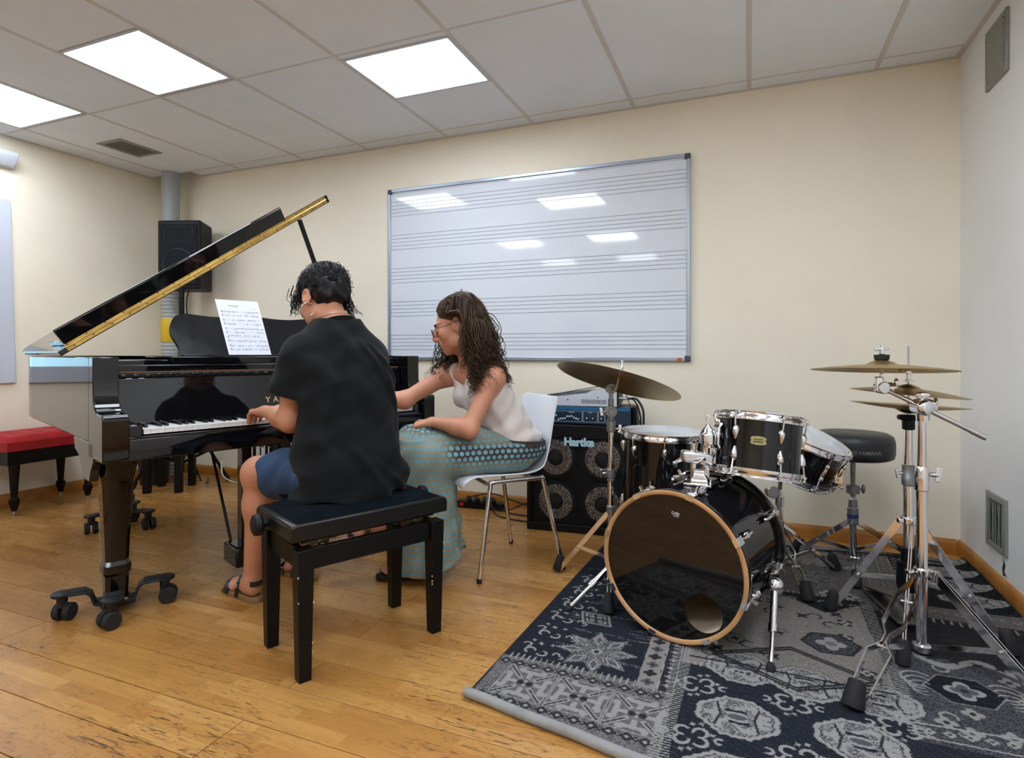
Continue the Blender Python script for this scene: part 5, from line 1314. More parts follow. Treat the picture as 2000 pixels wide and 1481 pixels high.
part('seat_frame', MB().prism([(-1, .428), (-1, .474), (-.955, .483), (.955, .483), (1, .474), (1, .428)], lambda a, b, t: (a*SX, t, b), -SY+.008, SY-.008), mat('black_satin_frame', (.006, .006, .006, 1), .30, spec=.35), bn, bev=.006)
VEL = mat('black_blue_velvet', '#080f15', .95, spec=.08, sheen=.0, vary=.3, vscale=12)
V = []; F = []; n1, n2 = 24, 14
for i in range(n1+1):
    for j in range(n2+1):
        a, b = -1+2*i/n1, -1+2*j/n2
        e = (1-abs(a)**5)*(1-abs(b)**5); z = .484+.022*e**.6 - .010*math.exp(-((a-.1)**2*4+(b-.35)**2*3))
        V.append((a*(SX-.022), b*(SY-.022), z))
for i in range(n1):
    for j in range(n2): F.append((i*(n2+1)+j, (i+1)*(n2+1)+j, (i+1)*(n2+1)+j+1, i*(n2+1)+j+1))
part('cushion', MB().add(V, F), VEL, bn, smooth=80)
part('under_board', MB().bx(-SX+.04, SX-.04, -SY+.04, SY-.04, .415, .429), BLKWOOD, bn, smooth=0)
for sx in (-1, 1):
    kn_ = part('knob', MB().lathe([(.012, 0), (.012, .010), (.030, .016), (.036, .026), (.033, .040), (.022, .046), (0, .047)], 28, (sx*(SX), .055-.11*0, .445), (sx, 0, 0)), BLKPLAS, bn)
ZINC = mat('yellow_zinc_steel', '#a79a6c', .35, .9)
for sx in (-1, 1):
    for sy in (-1, 1):
        p0, p1 = (sx*.215, sy*.10, .392), (sx*.135, sy*.10, .425)
        part('lift_arm', MB().bar(p0, p1, .004, .020, (0, 0, 1)), ZINC, bn, bev=.001)
        part('lift_arm', MB().bar((sx*.135, sy*.092, .392), (sx*.215, sy*.092, .425), .004, .020, (0, 0, 1)), ZINC, bn, bev=.001)
        part('rivet', MB().cyl((sx*.175, sy*.112, .4085), (sx*.175, sy*.086, .4085), .006, n=10), STEEL, bn)
        part('lift_plate', MB().prism([(.09, .405), (.11, .395), (.19, .405), (.22, .395), (.22, .415), (.09, .427)], lambda a, b, t: (sx*a, t, b), sy*.082, sy*.085), ZINC, bn)
        part('plate_hole', MB().cyl((sx*.15, sy*.0815, .411), (sx*.15, sy*.0855, .411), .005, n=10), DARK, bn)
part('spindle', MB().cyl((-.25, 0, .41), (.25, 0, .41), .006, n=10), STEEL, bn)
chip = mat('bare_wood_chip', '#c9b690', .8); rc_ = random.Random(11)
for k in range(10):
    sx, sy = rc_.choice((-1, 1)), -1; z = rc_.uniform(.06, .36); k_ = .019+.007*z/.402
    part('chip', MB().box((sx*BX+rc_.choice((-1, 1))*k_, sy*BY-k_, z), (.003, .003, rc_.uniform(.003, .007))), chip, bn, smooth=0)

rb = thing('red_bench', 'black wooden piano bench with tufted red velvet cushion along the left wall', 'bench', (-4.325, 2.385, 0))
REDV = mat('red_velvet', '#a30a14', .85, sheen=.08, vary=.25, vscale=14)
V = []; F = []; n1, n2 = 20, 28
for i in range(n1+1):
    for j in range(n2+1):
        a, b = -1+2*i/n1, -1+2*j/n2; e = (1-abs(a)**6)*(1-abs(b)**6)
        z = .450+.05*max(0, e)**.35
        for tx in (-.5, 0, .5):
            for ty in (-.66, -.22, .22, .66): z -= .014*math.exp(-(((a-tx)*.19)**2+((b-ty)*.28)**2)/.0009)
        V.append((a*.185, b*.272, z))
for i in range(n1):
    for j in range(n2): F.append((i*(n2+1)+j, (i+1)*(n2+1)+j, (i+1)*(n2+1)+j+1, i*(n2+1)+j+1))
cu_ = part('cushion', MB().add(V, F).bx(-.185, .185, -.272, .272, .40, .455), REDV, rb, smooth=60)
for tx in (-.5, 0, .5):
    for ty in (-.66, -.22, .22, .66): part('button', MB().ell((tx*.185, ty*.272, .487), (.009, .009, .005), nu=10, nv=6), REDV, cu_)
part('apron', MB().bx(-.178, .178, -.265, .265, .315, .400), BLKWOOD, rb, bev=.004)
for sx in (-1, 1):
    for sy in (-1, 1):
        x, y = sx*.145, sy*.215
        lg = part('leg', MB().lathe([(.030, .32), (.030, .295), (.027, .26), (.019, .125), (.018, .115), (.027, .105), (.029, .085), (.018, .045), (.014, .030), (.0, .030)], 8, (x, y, 0)), BLKWOOD, rb, smooth=25)
        part('glide', MB().lathe([(.006, .031), (.006, .010), (.013, .006), (.013, 0), (0, 0)], 12, (x, y, 0)), STEEL, lg)

# ================= far left corner =================
tb = thing('low_table', 'low black wooden table with braced legs seen under the piano', 'table', (-3.952, 3.03, 0))
tc4 = [Vector((-3.794, 2.983, 0)), Vector((-3.907, 3.183, 0)), Vector((-3.98, 2.88, 0)), Vector((-4.085, 3.07, 0))]
for p in tc4: part('leg', MB().bar(p, p+UPV*.50, .045, .045, (1, .55, 0)), BLKWOOD, tb, world=True, bev=.002)
for a, b in ((0, 2), (0, 1), (1, 3), (2, 3)):
    for p, q in ((tc4[a], tc4[b]), (tc4[b], tc4[a])):
        d = (q-p).normalized(); part('brace', MB().bar(p+UPV*.22+d*.015, p+d*.14+UPV*.47, .022, .028, d.cross(UPV)), BLKWOOD, tb, world=True)
part('table_top', MB().prism([(tc4[i].x+sx, tc4[i].y+sy) for i, sx, sy in ((2, -.02, -.04), (0, .04, -.02), (1, .02, .0), (3, -.04, .02))], lambda a, b, t: (a, b, t), .50, .528), BLKWOOD, tb, world=True, bev=.003)
bi = thing('waste_bin', 'dark tapered waste bin standing in the far left corner', 'bin', (-4.24, 3.125, 0))
part('bucket', MB().lathe([(.085, 0), (.095, .004), (.118, .30), (.122, .302), (.122, .306), (.114, .306), (.092, .01), (0, .008)], 28), mat('bin_plastic', '#15171d', .5), bi)
sp_ = thing('speaker_stand', 'black tripod stand carrying the loudspeaker in the far left corner', 'speaker stand', (-4.02, 3.185, 0))
SPB = Vector((-4.02, 3.185, 0))
part('pole', MB().cyl(SPB+UPV*.10, SPB+UPV*1.50, .019, n=16), BLKPLAS, sp_, world=True)
part('collar', MB().cyl(SPB+UPV*.50, SPB+UPV*.56, .028, n=16).cyl(SPB+UPV*.95, SPB+UPV*1.02, .026, n=16), BLKPLAS, sp_, world=True, bev=.003)
for fx, fy in ((-4.185, 2.909), (-3.765, 3.393), (-4.20, 3.455)):
    f_ = Vector((fx, fy, .012)); lg = part('leg', MB().cyl(SPB+UPV*.53+(f_-SPB)*.1, f_, .0115, n=12), BLKPLAS, sp_, world=True)
    part('brace', MB().bar(SPB+UPV*.16, (SPB+UPV*.53).lerp(f_, .55), .006, .02, UPV), BLKPLAS, lg, world=True)
    part('rubber_foot', MB().cyl(f_-UPV*.012, f_+(SPB+UPV*.53-f_).normalized()*.05, .017, n=12), RUBBER, lg, world=True)
spk_c = Vector((-4.0305, 3.1663, 1.7729)); spd = Vector((-(-.301), -.0, 0))
sxa = (Vector((-3.8804, 3.2272, 1.7729))-Vector((-4.1806, 3.1053, 1.7729))); 
fr_x = Vector((-3.88+4.181, 3.227-3.105, 0)).normalized(); fr_y = Vector((-fr_x.y, fr_x.x, 0))
srz = math.atan2(fr_x.y, fr_x.x)-R(2)
spk_o = thing('loudspeaker', 'black loudspeaker on a tripod stand in the far left corner', 'speaker', (-4.028, 3.166, 1.49), srz)
part('cabinet', MB().prism([(-.165, 0), (.165, 0), (.165, .02), (.11, .27), (-.11, .27), (-.165, .02)], lambda a, b, t: (a, b, t), .0, .525), BLKPLAS, spk_o, bev=.012, seg=3)
part('grille', MB().bx(-.148, .148, -.006, .004, .028, .492), mat('speaker_grille', '#0a0e17', .55, spec=.2, bump=.4, bscale=900), spk_o, bev=.008)
part('woofer_ring', MB().torus((0, -.004, .185), (0, 1, 0), .118, .006, 40, 8), mat('grille_relief', '#10141c', .5), spk_o)
part('horn_rim', MB().tube([(-.10, -.005, .36), (.10, -.005, .36), (.11, -.005, .37), (.11, -.005, .46), (.10, -.005, .47), (-.10, -.005, .47), (-.11, -.005, .46), (-.11, -.005, .37)], .0045, 8, closed=True), mat('grille_relief', '#10141c', .5), spk_o)
cable('speaker_cable', 'black wires hanging from the loudspeaker beside its pole', [(-3.955, 3.20, 1.50), (-3.985, 3.20, 1.40), (-3.965, 3.19, 1.25), (-3.945, 3.19, 1.05), (-3.96, 3.2, .7), (-3.98, 3.22, .3), (-3.93, 3.28, .01)], .005)
cable('white_cable', 'white cable coiled on the floor behind the piano pedals', [(-3.80, 3.36, .16), (-3.76, 3.32, .13), (-3.72, 3.30, .06), (-3.66, 3.34, .012), (-3.55, 3.36, .006), (-3.50, 3.42, .006)], .006, mat('white_cable', '#c9c9c4', .5))
rk = thing('disc_rack', 'low black rack with pale spines behind the piano pedals', 'rack', (-3.42, 3.39, 0))
part('rack_frame', MB().bx(-.17, .17, .10, .112, 0, .34).bx(-.17, -.155, -.07, .10, 0, .34).bx(.155, .17, -.07, .10, 0, .34).bx(-.155, .155, -.07, .10, 0, .015).bx(-.155, .155, -.07, .10, .165, .18).bx(-.155, .155, -.07, .10, .325, .34), BLKWOOD, rk, bev=.002)
cases = []
rr2 = random.Random(4)
for sh_, z in ((0, .015), (1, .18)):
    x = -.148
    while x < .14:
        w_ = rr2.choice((.010, .014, .012)); hgt = rr2.uniform(.11, .135)
        cs = MB().bx(0, w_-.001, -.06, .08, 0, hgt)
        o = part('disc_case', cs, mat(rr2.choice(('case_pale', 'case_dark')), '#c9c8c2', .5) if rr2.random() < .5 else BLKPLAS, rk, bev=.0008); o.location = (x, 0, z)
        x += w_
# scrap of paper on the floor
scp = thing('paper_scrap', 'tiny crumpled scrap on the floor near the far wall', 'scrap', (-3.8590, 3.2771, 0.0000))
part('scrap', MB().add([(-.02, 0, .001), (.02, .004, .001), (.012, .012, .03), (-.004, .006, .055), (.0, -.008, .02)], [(0, 1, 4), (1, 2, 4), (2, 3, 4), (3, 0, 4), (0, 3, 2, 1)]), mat('scrap_grey', '#6d655f', .8), scp, smooth=0)

# ================= people: smooth distance fields turned into one continuous surface =================
A3 = lambda p: np.array(p, np.float32)
class Field:
    def __init__(s): s.pr = []
    def _add(s, fn, c, r, k, op): s.pr.append((fn, A3(c)-r-max(k, 0)-.02, A3(c)+r+max(k, 0)+.02, k, op)); return s
    def cone(s, a, b, r1, r2, k=.015, op='u', flat=None):
        """tapered limb from a to b; flat=(axis, factor) squeezes it"""
        a, b = A3(a), A3(b); ab = b-a; L2 = float(ab@ab)+1e-9
        def fn(P):
            q = P-a; t = np.clip((q@ab)/L2, 0, 1)
            e = q-t[..., None]*ab
            if flat is not None:
                ax = A3(flat[0]); m = e@ax; e = e+m[..., None]*ax*(1/flat[1]-1)
            return np.sqrt((e*e).sum(-1))-(r1+(r2-r1)*t)
        R_ = max(r1, r2); lo = np.minimum(a, b)-R_*1.1; hi = np.maximum(a, b)+R_*1.1
        s.pr.append((fn, lo-k-.012, hi+k+.012, k, op)); return s
    def ell(s, c, r, M=None, k=.015, op='u'):
        c = A3(c); r = A3(r); M = np.eye(3, dtype=np.float32) if M is None else np.array(M, np.float32)
        def fn(P):
            q = (P-c)@M; a = q/r; k0 = np.sqrt((a*a).sum(-1)); b = a/r; k1 = np.sqrt((b*b).sum(-1))+1e-9; return k0*(k0-1)/k1
        s._add(fn, c, float(r.max())*1.05, k, op); return s
    def raw(s, fn, lo, hi, k=.01, op='u'): s.pr.append((fn, A3(lo), A3(hi), k, op)); return s
    @staticmethod
    def comb(d, e, k, op):
        if op == 'u':
            if k <= 0: return np.minimum(d, e)
            h = np.maximum(k-np.abs(d-e), 0)/k; return np.minimum(d, e)-h*h*k*.25
        if op == 's':
            e = -e
            if k <= 0: return np.maximum(d, e)
            h = np.maximum(k-np.abs(d-e), 0)/k; return np.maximum(d, e)+h*h*k*.25
        if op == 'i': return np.maximum(d, e)
        if op == 'd': return d+e
    def at(s, P, big=.06):
        d = np.full(P.shape[:-1], big, np.float32)
        for fn, lo, hi, k, op in s.pr:
            m = np.all((P > lo) & (P < hi), -1)
            if m.any(): d[m] = s.comb(d[m], fn(P[m]), k, op)
        return d
    def mesh(s, lo, hi, h):
        lo, hi = A3(lo), A3(hi); n = np.ceil((hi-lo)/h).astype(int)+1
        D = np.full(tuple(n), .06, np.float32)
        ax = [lo[i]+h*np.arange(n[i], dtype=np.float32) for i in range(3)]
        for fn, l, u, k, op in s.pr:
            i0 = np.clip(np.floor((l-lo)/h).astype(int), 0, n); i1 = np.clip(np.ceil((u-lo)/h).astype(int)+1, 0, n)
            if np.any(i1 <= i0): continue
            sl = tuple(slice(a, b) for a, b in zip(i0, i1))
            G = np.stack(np.meshgrid(ax[0][sl[0]], ax[1][sl[1]], ax[2][sl[2]], indexing='ij'), -1)
            D[sl] = s.comb(D[sl], fn(G), k, op)
        return surface_net(D, lo, h)
def surface_net(D, lo, h):
    S = D < 0
    c = [S[a:S.shape[0]-1+a, b:S.shape[1]-1+b, e:S.shape[2]-1+e] for a in (0, 1) for b in (0, 1) for e in (0, 1)]
    anyv = c[0].copy(); allv = c[0].copy()
    for q in c[1:]: anyv |= q; allv &= q
    cells = np.argwhere(anyv & ~allv)
    idx = np.full(anyv.shape, -1, np.int32); idx[tuple(cells.T)] = np.arange(len(cells))
    offs = np.array([(a, b, e) for a in (0, 1) for b in (0, 1) for e in (0, 1)])
    vals = np.stack([D[tuple((cells+o).T)] for o in offs], 1)
    P = np.zeros((len(cells), 3), np.float32); cnt = np.zeros(len(cells), np.float32)
    for i in range(8):
        for j in range(i+1, 8):
            if np.abs(offs[i]-offs[j]).sum() != 1: continue
            a, b = vals[:, i], vals[:, j]; m = (a < 0) != (b < 0)
            t = np.where(m, a/(a-b+1e-12*(a == b)), 0)
            P += np.where(m[:, None], offs[i]+t[:, None]*(offs[j]-offs[i]), 0); cnt += m
    V = lo+h*(cells+P/cnt[:, None])
    Q = []
    for ax in range(3):
        b_, c_ = [(1, 2), (2, 0), (0, 1)][ax]
        A = np.take(S, range(0, S.shape[ax]-1), ax); B = np.take(S, range(1, S.shape[ax]), ax)
        e = np.argwhere(A != B); e = e[(e[:, b_] > 0) & (e[:, c_] > 0) & (e[:, b_] < S.shape[b_]-1) & (e[:, c_] < S.shape[c_]-1)]
        ob = np.zeros(3, int); oc = np.zeros(3, int); ob[b_] = 1; oc[c_] = 1
        q = np.stack([idx[tuple((e-ob-oc).T)], idx[tuple((e-oc).T)], idx[tuple(e.T)], idx[tuple((e-ob).T)]], 1)
        ins = S[tuple(e.T)]; q[~ins] = q[~ins][:, ::-1]; Q.append(q)
    Q = np.concatenate(Q); Q = Q[(Q >= 0).all(1)]
    return V, Q
def relax(V, Q, n=1, f=.5):
    e = np.concatenate([Q[:, [0, 1]], Q[:, [1, 2]], Q[:, [2, 3]], Q[:, [3, 0]]]); e = np.concatenate([e, e[:, ::-1]])
    for _ in range(n):
        acc = np.stack([np.bincount(e[:, 0], V[e[:, 1], i], len(V)) for i in range(3)], 1); c = np.bincount(e[:, 0], minlength=len(V))
        V = V*(1-f)+f*acc/np.maximum(c, 1)[:, None]
    return V.astype(np.float32)
def hand(F, W, d, n, s, curl=(.5, .55, .6, .7), spread=.012, L=1.0, thumb=.6, k=.006):
    """palm and five fingers. W wrist, d towards the knuckles, n palm side, s thumb side"""
    W, d, n, s = (A3(v) for v in (W, d, n, s)); d /= np.linalg.norm(d); s = s-d*(s@d); s /= np.linalg.norm(s); n = np.cross(d, s)*np.sign(np.cross(d, s)@n)
    F.cone(W, W+d*.03*L, .021*L, .022*L, .02, flat=(n, .78))
    tips = []
    for i, (off, ml, ls) in enumerate(((.030, .088, (.040, .025, .020)), (.010, .092, (.044, .028, .021)), (-.010, .088, (.041, .026, .020)), (-.028, .078, (.032, .020, .018)))):
        K = W+d*ml*L+s*off*L-n*.004
        F.cone(W+s*off*.55*L+d*.012, K, .0135*L, .0105*L, .014)
        a = 0; p = K; r = .0090*L
        for j, l in enumerate(ls):
            a += curl[i]*(.75, 1.0, .8)[j]; dd = d*math.cos(a)+n*math.sin(a)+s*off*.9*spread/.012*.25*(1 if j == 0 else .4); dd /= np.linalg.norm(dd)
            q = p+dd*l*L; F.cone(p, q, r, r*.90, k if j else .008); p = q; r *= .92
        tips.append((p, r))
    a0 = W+s*.020*L+d*.022*L+n*.006; a1 = a0+(s*.62+d*.55+n*.30*thumb)*.046*L; a2 = a1+(s*.20+d*.85+n*.42*thumb)*.034*L; a3 = a2+(d*.95-s*.05+n*.45*thumb)*.026*L
    F.cone(W+d*.012+s*.012*L, a0, .015*L, .014*L, .014); F.cone(a0, a1, .0135*L, .0105*L, .010); F.cone(a1, a2, .0100*L, .0092*L, .006); F.cone(a2, a3, .0092*L, .0076*L, .006)
    tips.append((a3, .0076*L))
    return tips
def foot(F, heel, toe, z0, L=1.0, tilt=0.0, s=1):
    heel, toe = A3(heel), A3(toe); d = toe-heel; ln = np.linalg.norm(d); d /= ln; w = np.cross(d, A3((0, 0, 1))); w /= np.linalg.norm(w); up = np.cross(w, d)
    F.cone(heel+d*.028+up*.030, heel+d*.06+up*.034, .030, .030, .02)
    F.cone(heel+d*.05+up*.038, heel+d*(ln-.075)+up*.022, .031, .022, .03, flat=(up, .95))
    F.cone(heel+d*(ln-.10)-w*.022+up*.018, heel+d*(ln-.10)+w*.022+up*.018, .018, .018, .03)
    for i in range(5):
        o = (-.031+.0155*i)*s; l = (.0, -.004, -.011, -.020, -.031)[i] if True else 0; r = (.0115, .0085, .0080, .0075, .0070)[i]
        F.cone(heel+d*(ln-.085)+w*o*.9*-1+up*.014, heel+d*(ln-.014+l)-w*o+up*.010, r*1.1, r, .006)
    return d, w, up
def head(F, c, fwd_, up_, sc=1.0, neck=None):
    """head in its own frame: x right, y to the face, z up; returns the frame"""
    y = A3(fwd_); y /= np.linalg.norm(y); z = A3(up_); z = z-y*(z@y); z /= np.linalg.norm(z); x = np.cross(y, z); M = np.stack([x, y, z], 1); c = A3(c)
    T_ = lambda p: c+M@(A3(p)*sc)
    E = lambda p, r, k=.02, op='u', Q=None: F.ell(T_(p), A3(r)*sc, M if Q is None else M@Q, k, op)
    K_ = lambda p, q, a, b, k=.01, op='u': F.cone(T_(p), T_(q), a*sc, b*sc, k, op)
    E((0, -.018, .038), (.074, .092, .082)); E((0, .030, -.020), (.063, .064, .088), .03); E((0, .036, -.072), (.050, .050, .038), .03)
    E((0, .078, -.096), (.022, .018, .017), .025)
    for s in (-1, 1):
        E((s*.040, .062, -.024), (.024, .024, .026), .022)                      # cheeks
        E((s*.052, .012, -.070), (.014, .036, .026), .02)                       # jaw angle
    E((0, .079, .024), (.048, .018, .012), .018)                                # brow
    for s in (-1, 1): E((s*.031, .101, .001), (.017, .014, .011), .012, 's')    # sockets
    K_((0, .090, .016), (0, .117, -.026), .0080, .0115, .010); E((0, .110, -.033), (.015, .013, .009), .006)
    for s in (-1, 1): E((s*.0125, .098, -.036), (.0085, .010, .008), .006)
    for s in (-1, 1): E((s*.031, .083, .0), (.0155, .0135, .0115), .004)        # eyelids
    E((0, .084, -.062), (.026, .020, .022), .015)                               # mouth mound
    E((0, .099, -.0565), (.022, .0075, .0048), .004); E((0, .0975, -.067), (.019, .0075, .0056), .004)
    E((0, .110, -.0618), (.024, .012, .0012), .003, 's')
    for s in (-1, 1):                                                          # ears
        Q = np.array(Matrix.Rotation(s*R(-24), 3, 'Z') @ Matrix.Rotation(R(10), 3, 'X'), np.float32)
        E((s*.078, -.008, -.004), (.0085, .021, .033), .006, 'u', Q); E((s*.086, -.003, .002), (.008, .0115, .020), .004, 's', Q)
        E((s*.079, -.002, -.030), (.0065, .010, .012), .006)
        E((s*.081, .003, -.006), (.004, .004, .008), .004)
    if neck is not None: F.cone(T_((0, -.020, -.055)), neck, .047*sc, .052, .03)
    return T_, M, x, y, z
def skin_mat(name, base, lip, blush):
    m = bpy.data.materials.new(name); m.use_nodes = True; t = NT(m); b = t.n['Principled BSDF']
    va = t.add('ShaderNodeVertexColor', layer_name='pattern'); tc = t.add('ShaderNodeTexCoord')
    nz = t.add('ShaderNodeTexNoise', i_Scale=22.0, i_Detail=4.0); t.l.new(tc.outputs['Object'], nz.inputs[0])
    t.l.new(t.mix(t.math('MULTIPLY', nz.outputs[0], .35), va.outputs[0], lin(blush)), b.inputs['Base Color'])
    b.inputs['Roughness'].default_value = .48; b.inputs['Subsurface Weight'].default_value = .12; b.inputs['Subsurface Radius'].default_value = (.010, .004, .002); b.inputs['Subsurface Scale'].default_value = .6
    nb = t.add('ShaderNodeTexNoise', i_Scale=260.0, i_Detail=2.0); t.l.new(tc.outputs['Object'], nb.inputs[0]); bp = t.add('ShaderNodeBump', i_Strength=.08, i_Distance=.002); t.l.new(nb.outputs[0], bp.inputs['Height']); t.l.new(bp.outputs[0], b.inputs['Normal'])
    return m
def strands_mesh(name, S, r, m, sides=4, taper=.35):
    """S [N, K, 3] hair locks as thin tubes in one mesh"""
    S = np.asarray(S, np.float32); N, K, _ = S.shape
    Tn = np.gradient(S, axis=1); Tn /= np.linalg.norm(Tn, axis=-1, keepdims=True)+1e-9
    ref = np.array([.31, .52, .79], np.float32); Xv = np.cross(Tn, ref); Xv /= np.linalg.norm(Xv, axis=-1, keepdims=True)+1e-9; Yv = np.cross(Tn, Xv)
    f = np.linspace(0, 1, K); rad = np.asarray(r)[:, None]*(1-(1-taper)*f**2.5)[None, :]
    V = np.stack([S+(Xv*math.cos(2*math.pi*k/sides)+Yv*math.sin(2*math.pi*k/sides))*rad[..., None] for k in range(sides)], 2).reshape(-1, 3)
    i = np.arange(N)[:, None, None]*K*sides; j = np.arange(K-1)[None, :, None]*sides; k = np.arange(sides)[None, None, :]
    a = i+j+k; b = i+j+(k+1) % sides; Q = np.stack([a, b, b+sides, a+sides], -1).reshape(-1, 4)
    me = np_mesh(name, V, Q); me.materials.append(m); return me
def hair_mat(name, c1, c2, rough=.38):
    m = bpy.data.materials.new(name); m.use_nodes = True; t = NT(m); b = t.n['Principled BSDF']
    gm = t.add('ShaderNodeNewGeometry'); rp = t.ramp(gm.outputs['Random Per Island'], [(0, lin(c1)), (1, lin(c2))]); t.l.new(rp, b.inputs['Base Color'])
    b.inputs['Roughness'].default_value = rough; b.inputs['Specular IOR Level'].default_value = .28; b.inputs['Anisotropic'].default_value = .5
    return m
def add_np(name, V, Q, m, parent, org, col=None, uv=None):
    me = np_mesh(name, V-A3(org), Q, col, uv); me.materials.append(m); o = bpy.data.objects.new(name, me); COL.objects.link(o); o.parent = parent; return o
def cast(F, P, d, n=60, step=.008):
    """walk points along d until they meet the field's surface"""
    P = np.array(P, np.float32); d = A3(d)
    for _ in range(n):
        v = F.at(P); P = P+d*np.clip(v, -.004, step)[:, None]
    return P
def fold(P, w, ph, amp): return amp*np.sin(P@A3(w)+ph)
def sandal(parent, heel, toe, org, m, mstrap, name='sandal', sole='#8a6a45', back=True, world=None):
    heel, toe = Vector(heel), Vector(toe); d = (toe-heel); ln = d.length; d.normalize(); w = d.cross(UPV).normalized(); up = w.cross(d)
    fn = lambda a, b, t: heel+d*a+w*b+up*t-Vector(org)
    outl = [(p.x, p.y) for p in spline([(-.012, 0, 0), (.0, .026, 0), (.06, .031, 0), (.13, .036, 0), (.19, .043, 0), (ln-.02, .036, 0), (ln+.008, .010, 0), (ln+.004, -.015, 0), (ln-.03, -.038, 0), (.15, -.036, 0), (.06, -.028, 0), (.0, -.024, 0)], 3)]
    s = part(name, MB().prism(outl, fn, -.024, -.002), mat('cork_sole'+sole, sole, .7, vary=.2, vscale=30), parent, bev=.003)
    part('strap', MB().tube([fn(ln-.075, .045, -.012), fn(ln-.080, .036, .022), fn(ln-.078, .0, .040), fn(ln-.075, -.036, .022), fn(ln-.070, -.044, -.012)], 1, flat=(.004, .034), up=d), mstrap, s, smooth=60)
    part('strap', MB().tube([fn(.095, .040, -.012), fn(.088, .036, .03), fn(.080, .026, .066), fn(.078, .0, .079), fn(.080, -.026, .066), fn(.088, -.036, .03), fn(.095, -.040, -.012)], 1, flat=(.004, .018), up=d), mstrap, s, smooth=60)
    if back: part('strap', MB().tube([fn(.088, .036, .040), fn(.03, .036, .052), fn(-.008, .018, .055), fn(-.012, 0, .055), fn(-.008, -.018, .055), fn(.03, -.036, .052), fn(.088, -.036, .040)], 1, flat=(.0035, .020), up=up), mstrap, s, smooth=60)
    part('buckle', MB().box(fn(.088, -.040, .035), (.012, .012, .014)), STEEL, s, bev=.002)
    return s

# ---------------- the student ----------------
SO = (.48, -.30, 0.0)
MW = Matrix.Translation(Vector(PO)) @ Matrix.Rotation(PRZ, 4, 'Z')
stu = thing('person', 'person with short dark hair and black t-shirt seated at the piano, seen from behind', 'person', MW @ Vector(SO), PRZ)
B = Field()
pel, c7 = (.48, -.60, .585), (.49, -.515, 1.115)
B.ell((.48, -.60, .585), (.165, .125, .10), k=.03); B.ell((.482, -.585, .74), (.135, .095, .13), k=.06); B.ell((.486, -.545, .93), (.150, .105, .14), k=.06)
B.cone((.352, -.515, 1.005), (.628, -.510, 1.005), .050, .050, .04); B.cone((.41, -.525, 1.035), (.488, -.52, 1.10), .035, .045, .04); B.cone((.57, -.52, 1.035), (.49, -.52, 1.10), .035, .045, .04)
hT, hM, hx, hy, hz = head(B, (.487, -.425, 1.205), (-.10, .86, -.50), (.05, .46, .88), 1.0, neck=(.489, -.505, 1.10))
LS, LE, LW = (.338, -.505, 1.000), (.340, -.455, .762), (.380, -.165, .768)
RS, RE, RW = (.655, -.500, 1.002), (.700, -.425, .775), (.655, -.165, .772)
for S_, E_, W_ in ((LS, LE, LW), (RS, RE, RW)):
    B.cone(S_, E_, .046, .040, .03); B.ell(E_, (.040, .042, .040), k=.02)
    mid = tuple(.65*E_[i]+.35*W_[i] for i in range(3)); B.cone(E_, mid, .040, .038, .03); B.cone(mid, W_, .038, .023, .03)
tL = hand(B, LW, (.10, .97, -.12), (0, -.1, -1), (1, 0, 0), curl=(.30, .34, .36, .48))
tR = hand(B, RW, (-.10, .97, -.10), (0, -.1, -1), (-1, 0, 0), curl=(.42, .46, .50, .5))
# legs
LH, LK, LA_ = (.395, -.60, .575), (.345, -.185, .530), (.362, -.085, .085)
RH_, RK, RA = (.565, -.60, .575), (.600, -.185, .530), (.612, -.045, .085)
for H_, K__, A_ in ((LH, LK, LA_), (RH_, RK, RA)):
    B.cone(H_, K__, .085, .060, .04); B.ell(K__, (.056, .060, .058), k=.03)
    cf = tuple(K__[i]*.72+A_[i]*.28+(0, -.022, 0)[i] for i in range(3)); B.cone(K__, cf, .054, .053, .03); B.cone(cf, A_, .052, .033, .05); B.ell(A_, (.036, .040, .034), k=.02)
foot(B, (.366, -.125, .022), (.338, .115, .022), 0, s=1); foot(B, (.622, -.090, .022), (.590, .150, .022), 0, s=-1)
bV, bQ = B.mesh((.24, -.78, -.005), (.78, .17, 1.40), .0036); bV = relax(bV, bQ, 1, .4)
col = np.tile(A3(lin('#c08a6c')[:3]), (len(bV), 1))
hl_ = (bV-hT((0, 0, 0)))@hM
lip = np.exp(-((hl_[:, 0]/.024)**2+((hl_[:, 2]+.062)/.012)**2+((hl_[:, 1]-.1)/.014)**2)**2)[:, None]; col = col*(1-lip)+lip*A3(lin('#a85a50')[:3])
for p, r in tL+tR:
    w_ = np.exp(-(((bV-p)**2).sum(1)/(r*1.6)**2)**2)[:, None]*.35; col = col*(1-w_)+w_*A3(lin('#d09a88')[:3])
SKIN1 = skin_mat('tan_skin', '#c08a6c', '#a85a50', '#b06a4c')
add_np('body', bV, bQ, SKIN1, stu, SO, col)
NAIL = mat('blue_nail_polish', '#3f6fc4', .2)
for p, r in tL[:4]:
    part('nail', MB().ell(Vector(p.tolist())+Vector((0, .003, r*.55))-Vector(SO), (.0052, .0072, .0026), nu=10, nv=6), NAIL, stu)
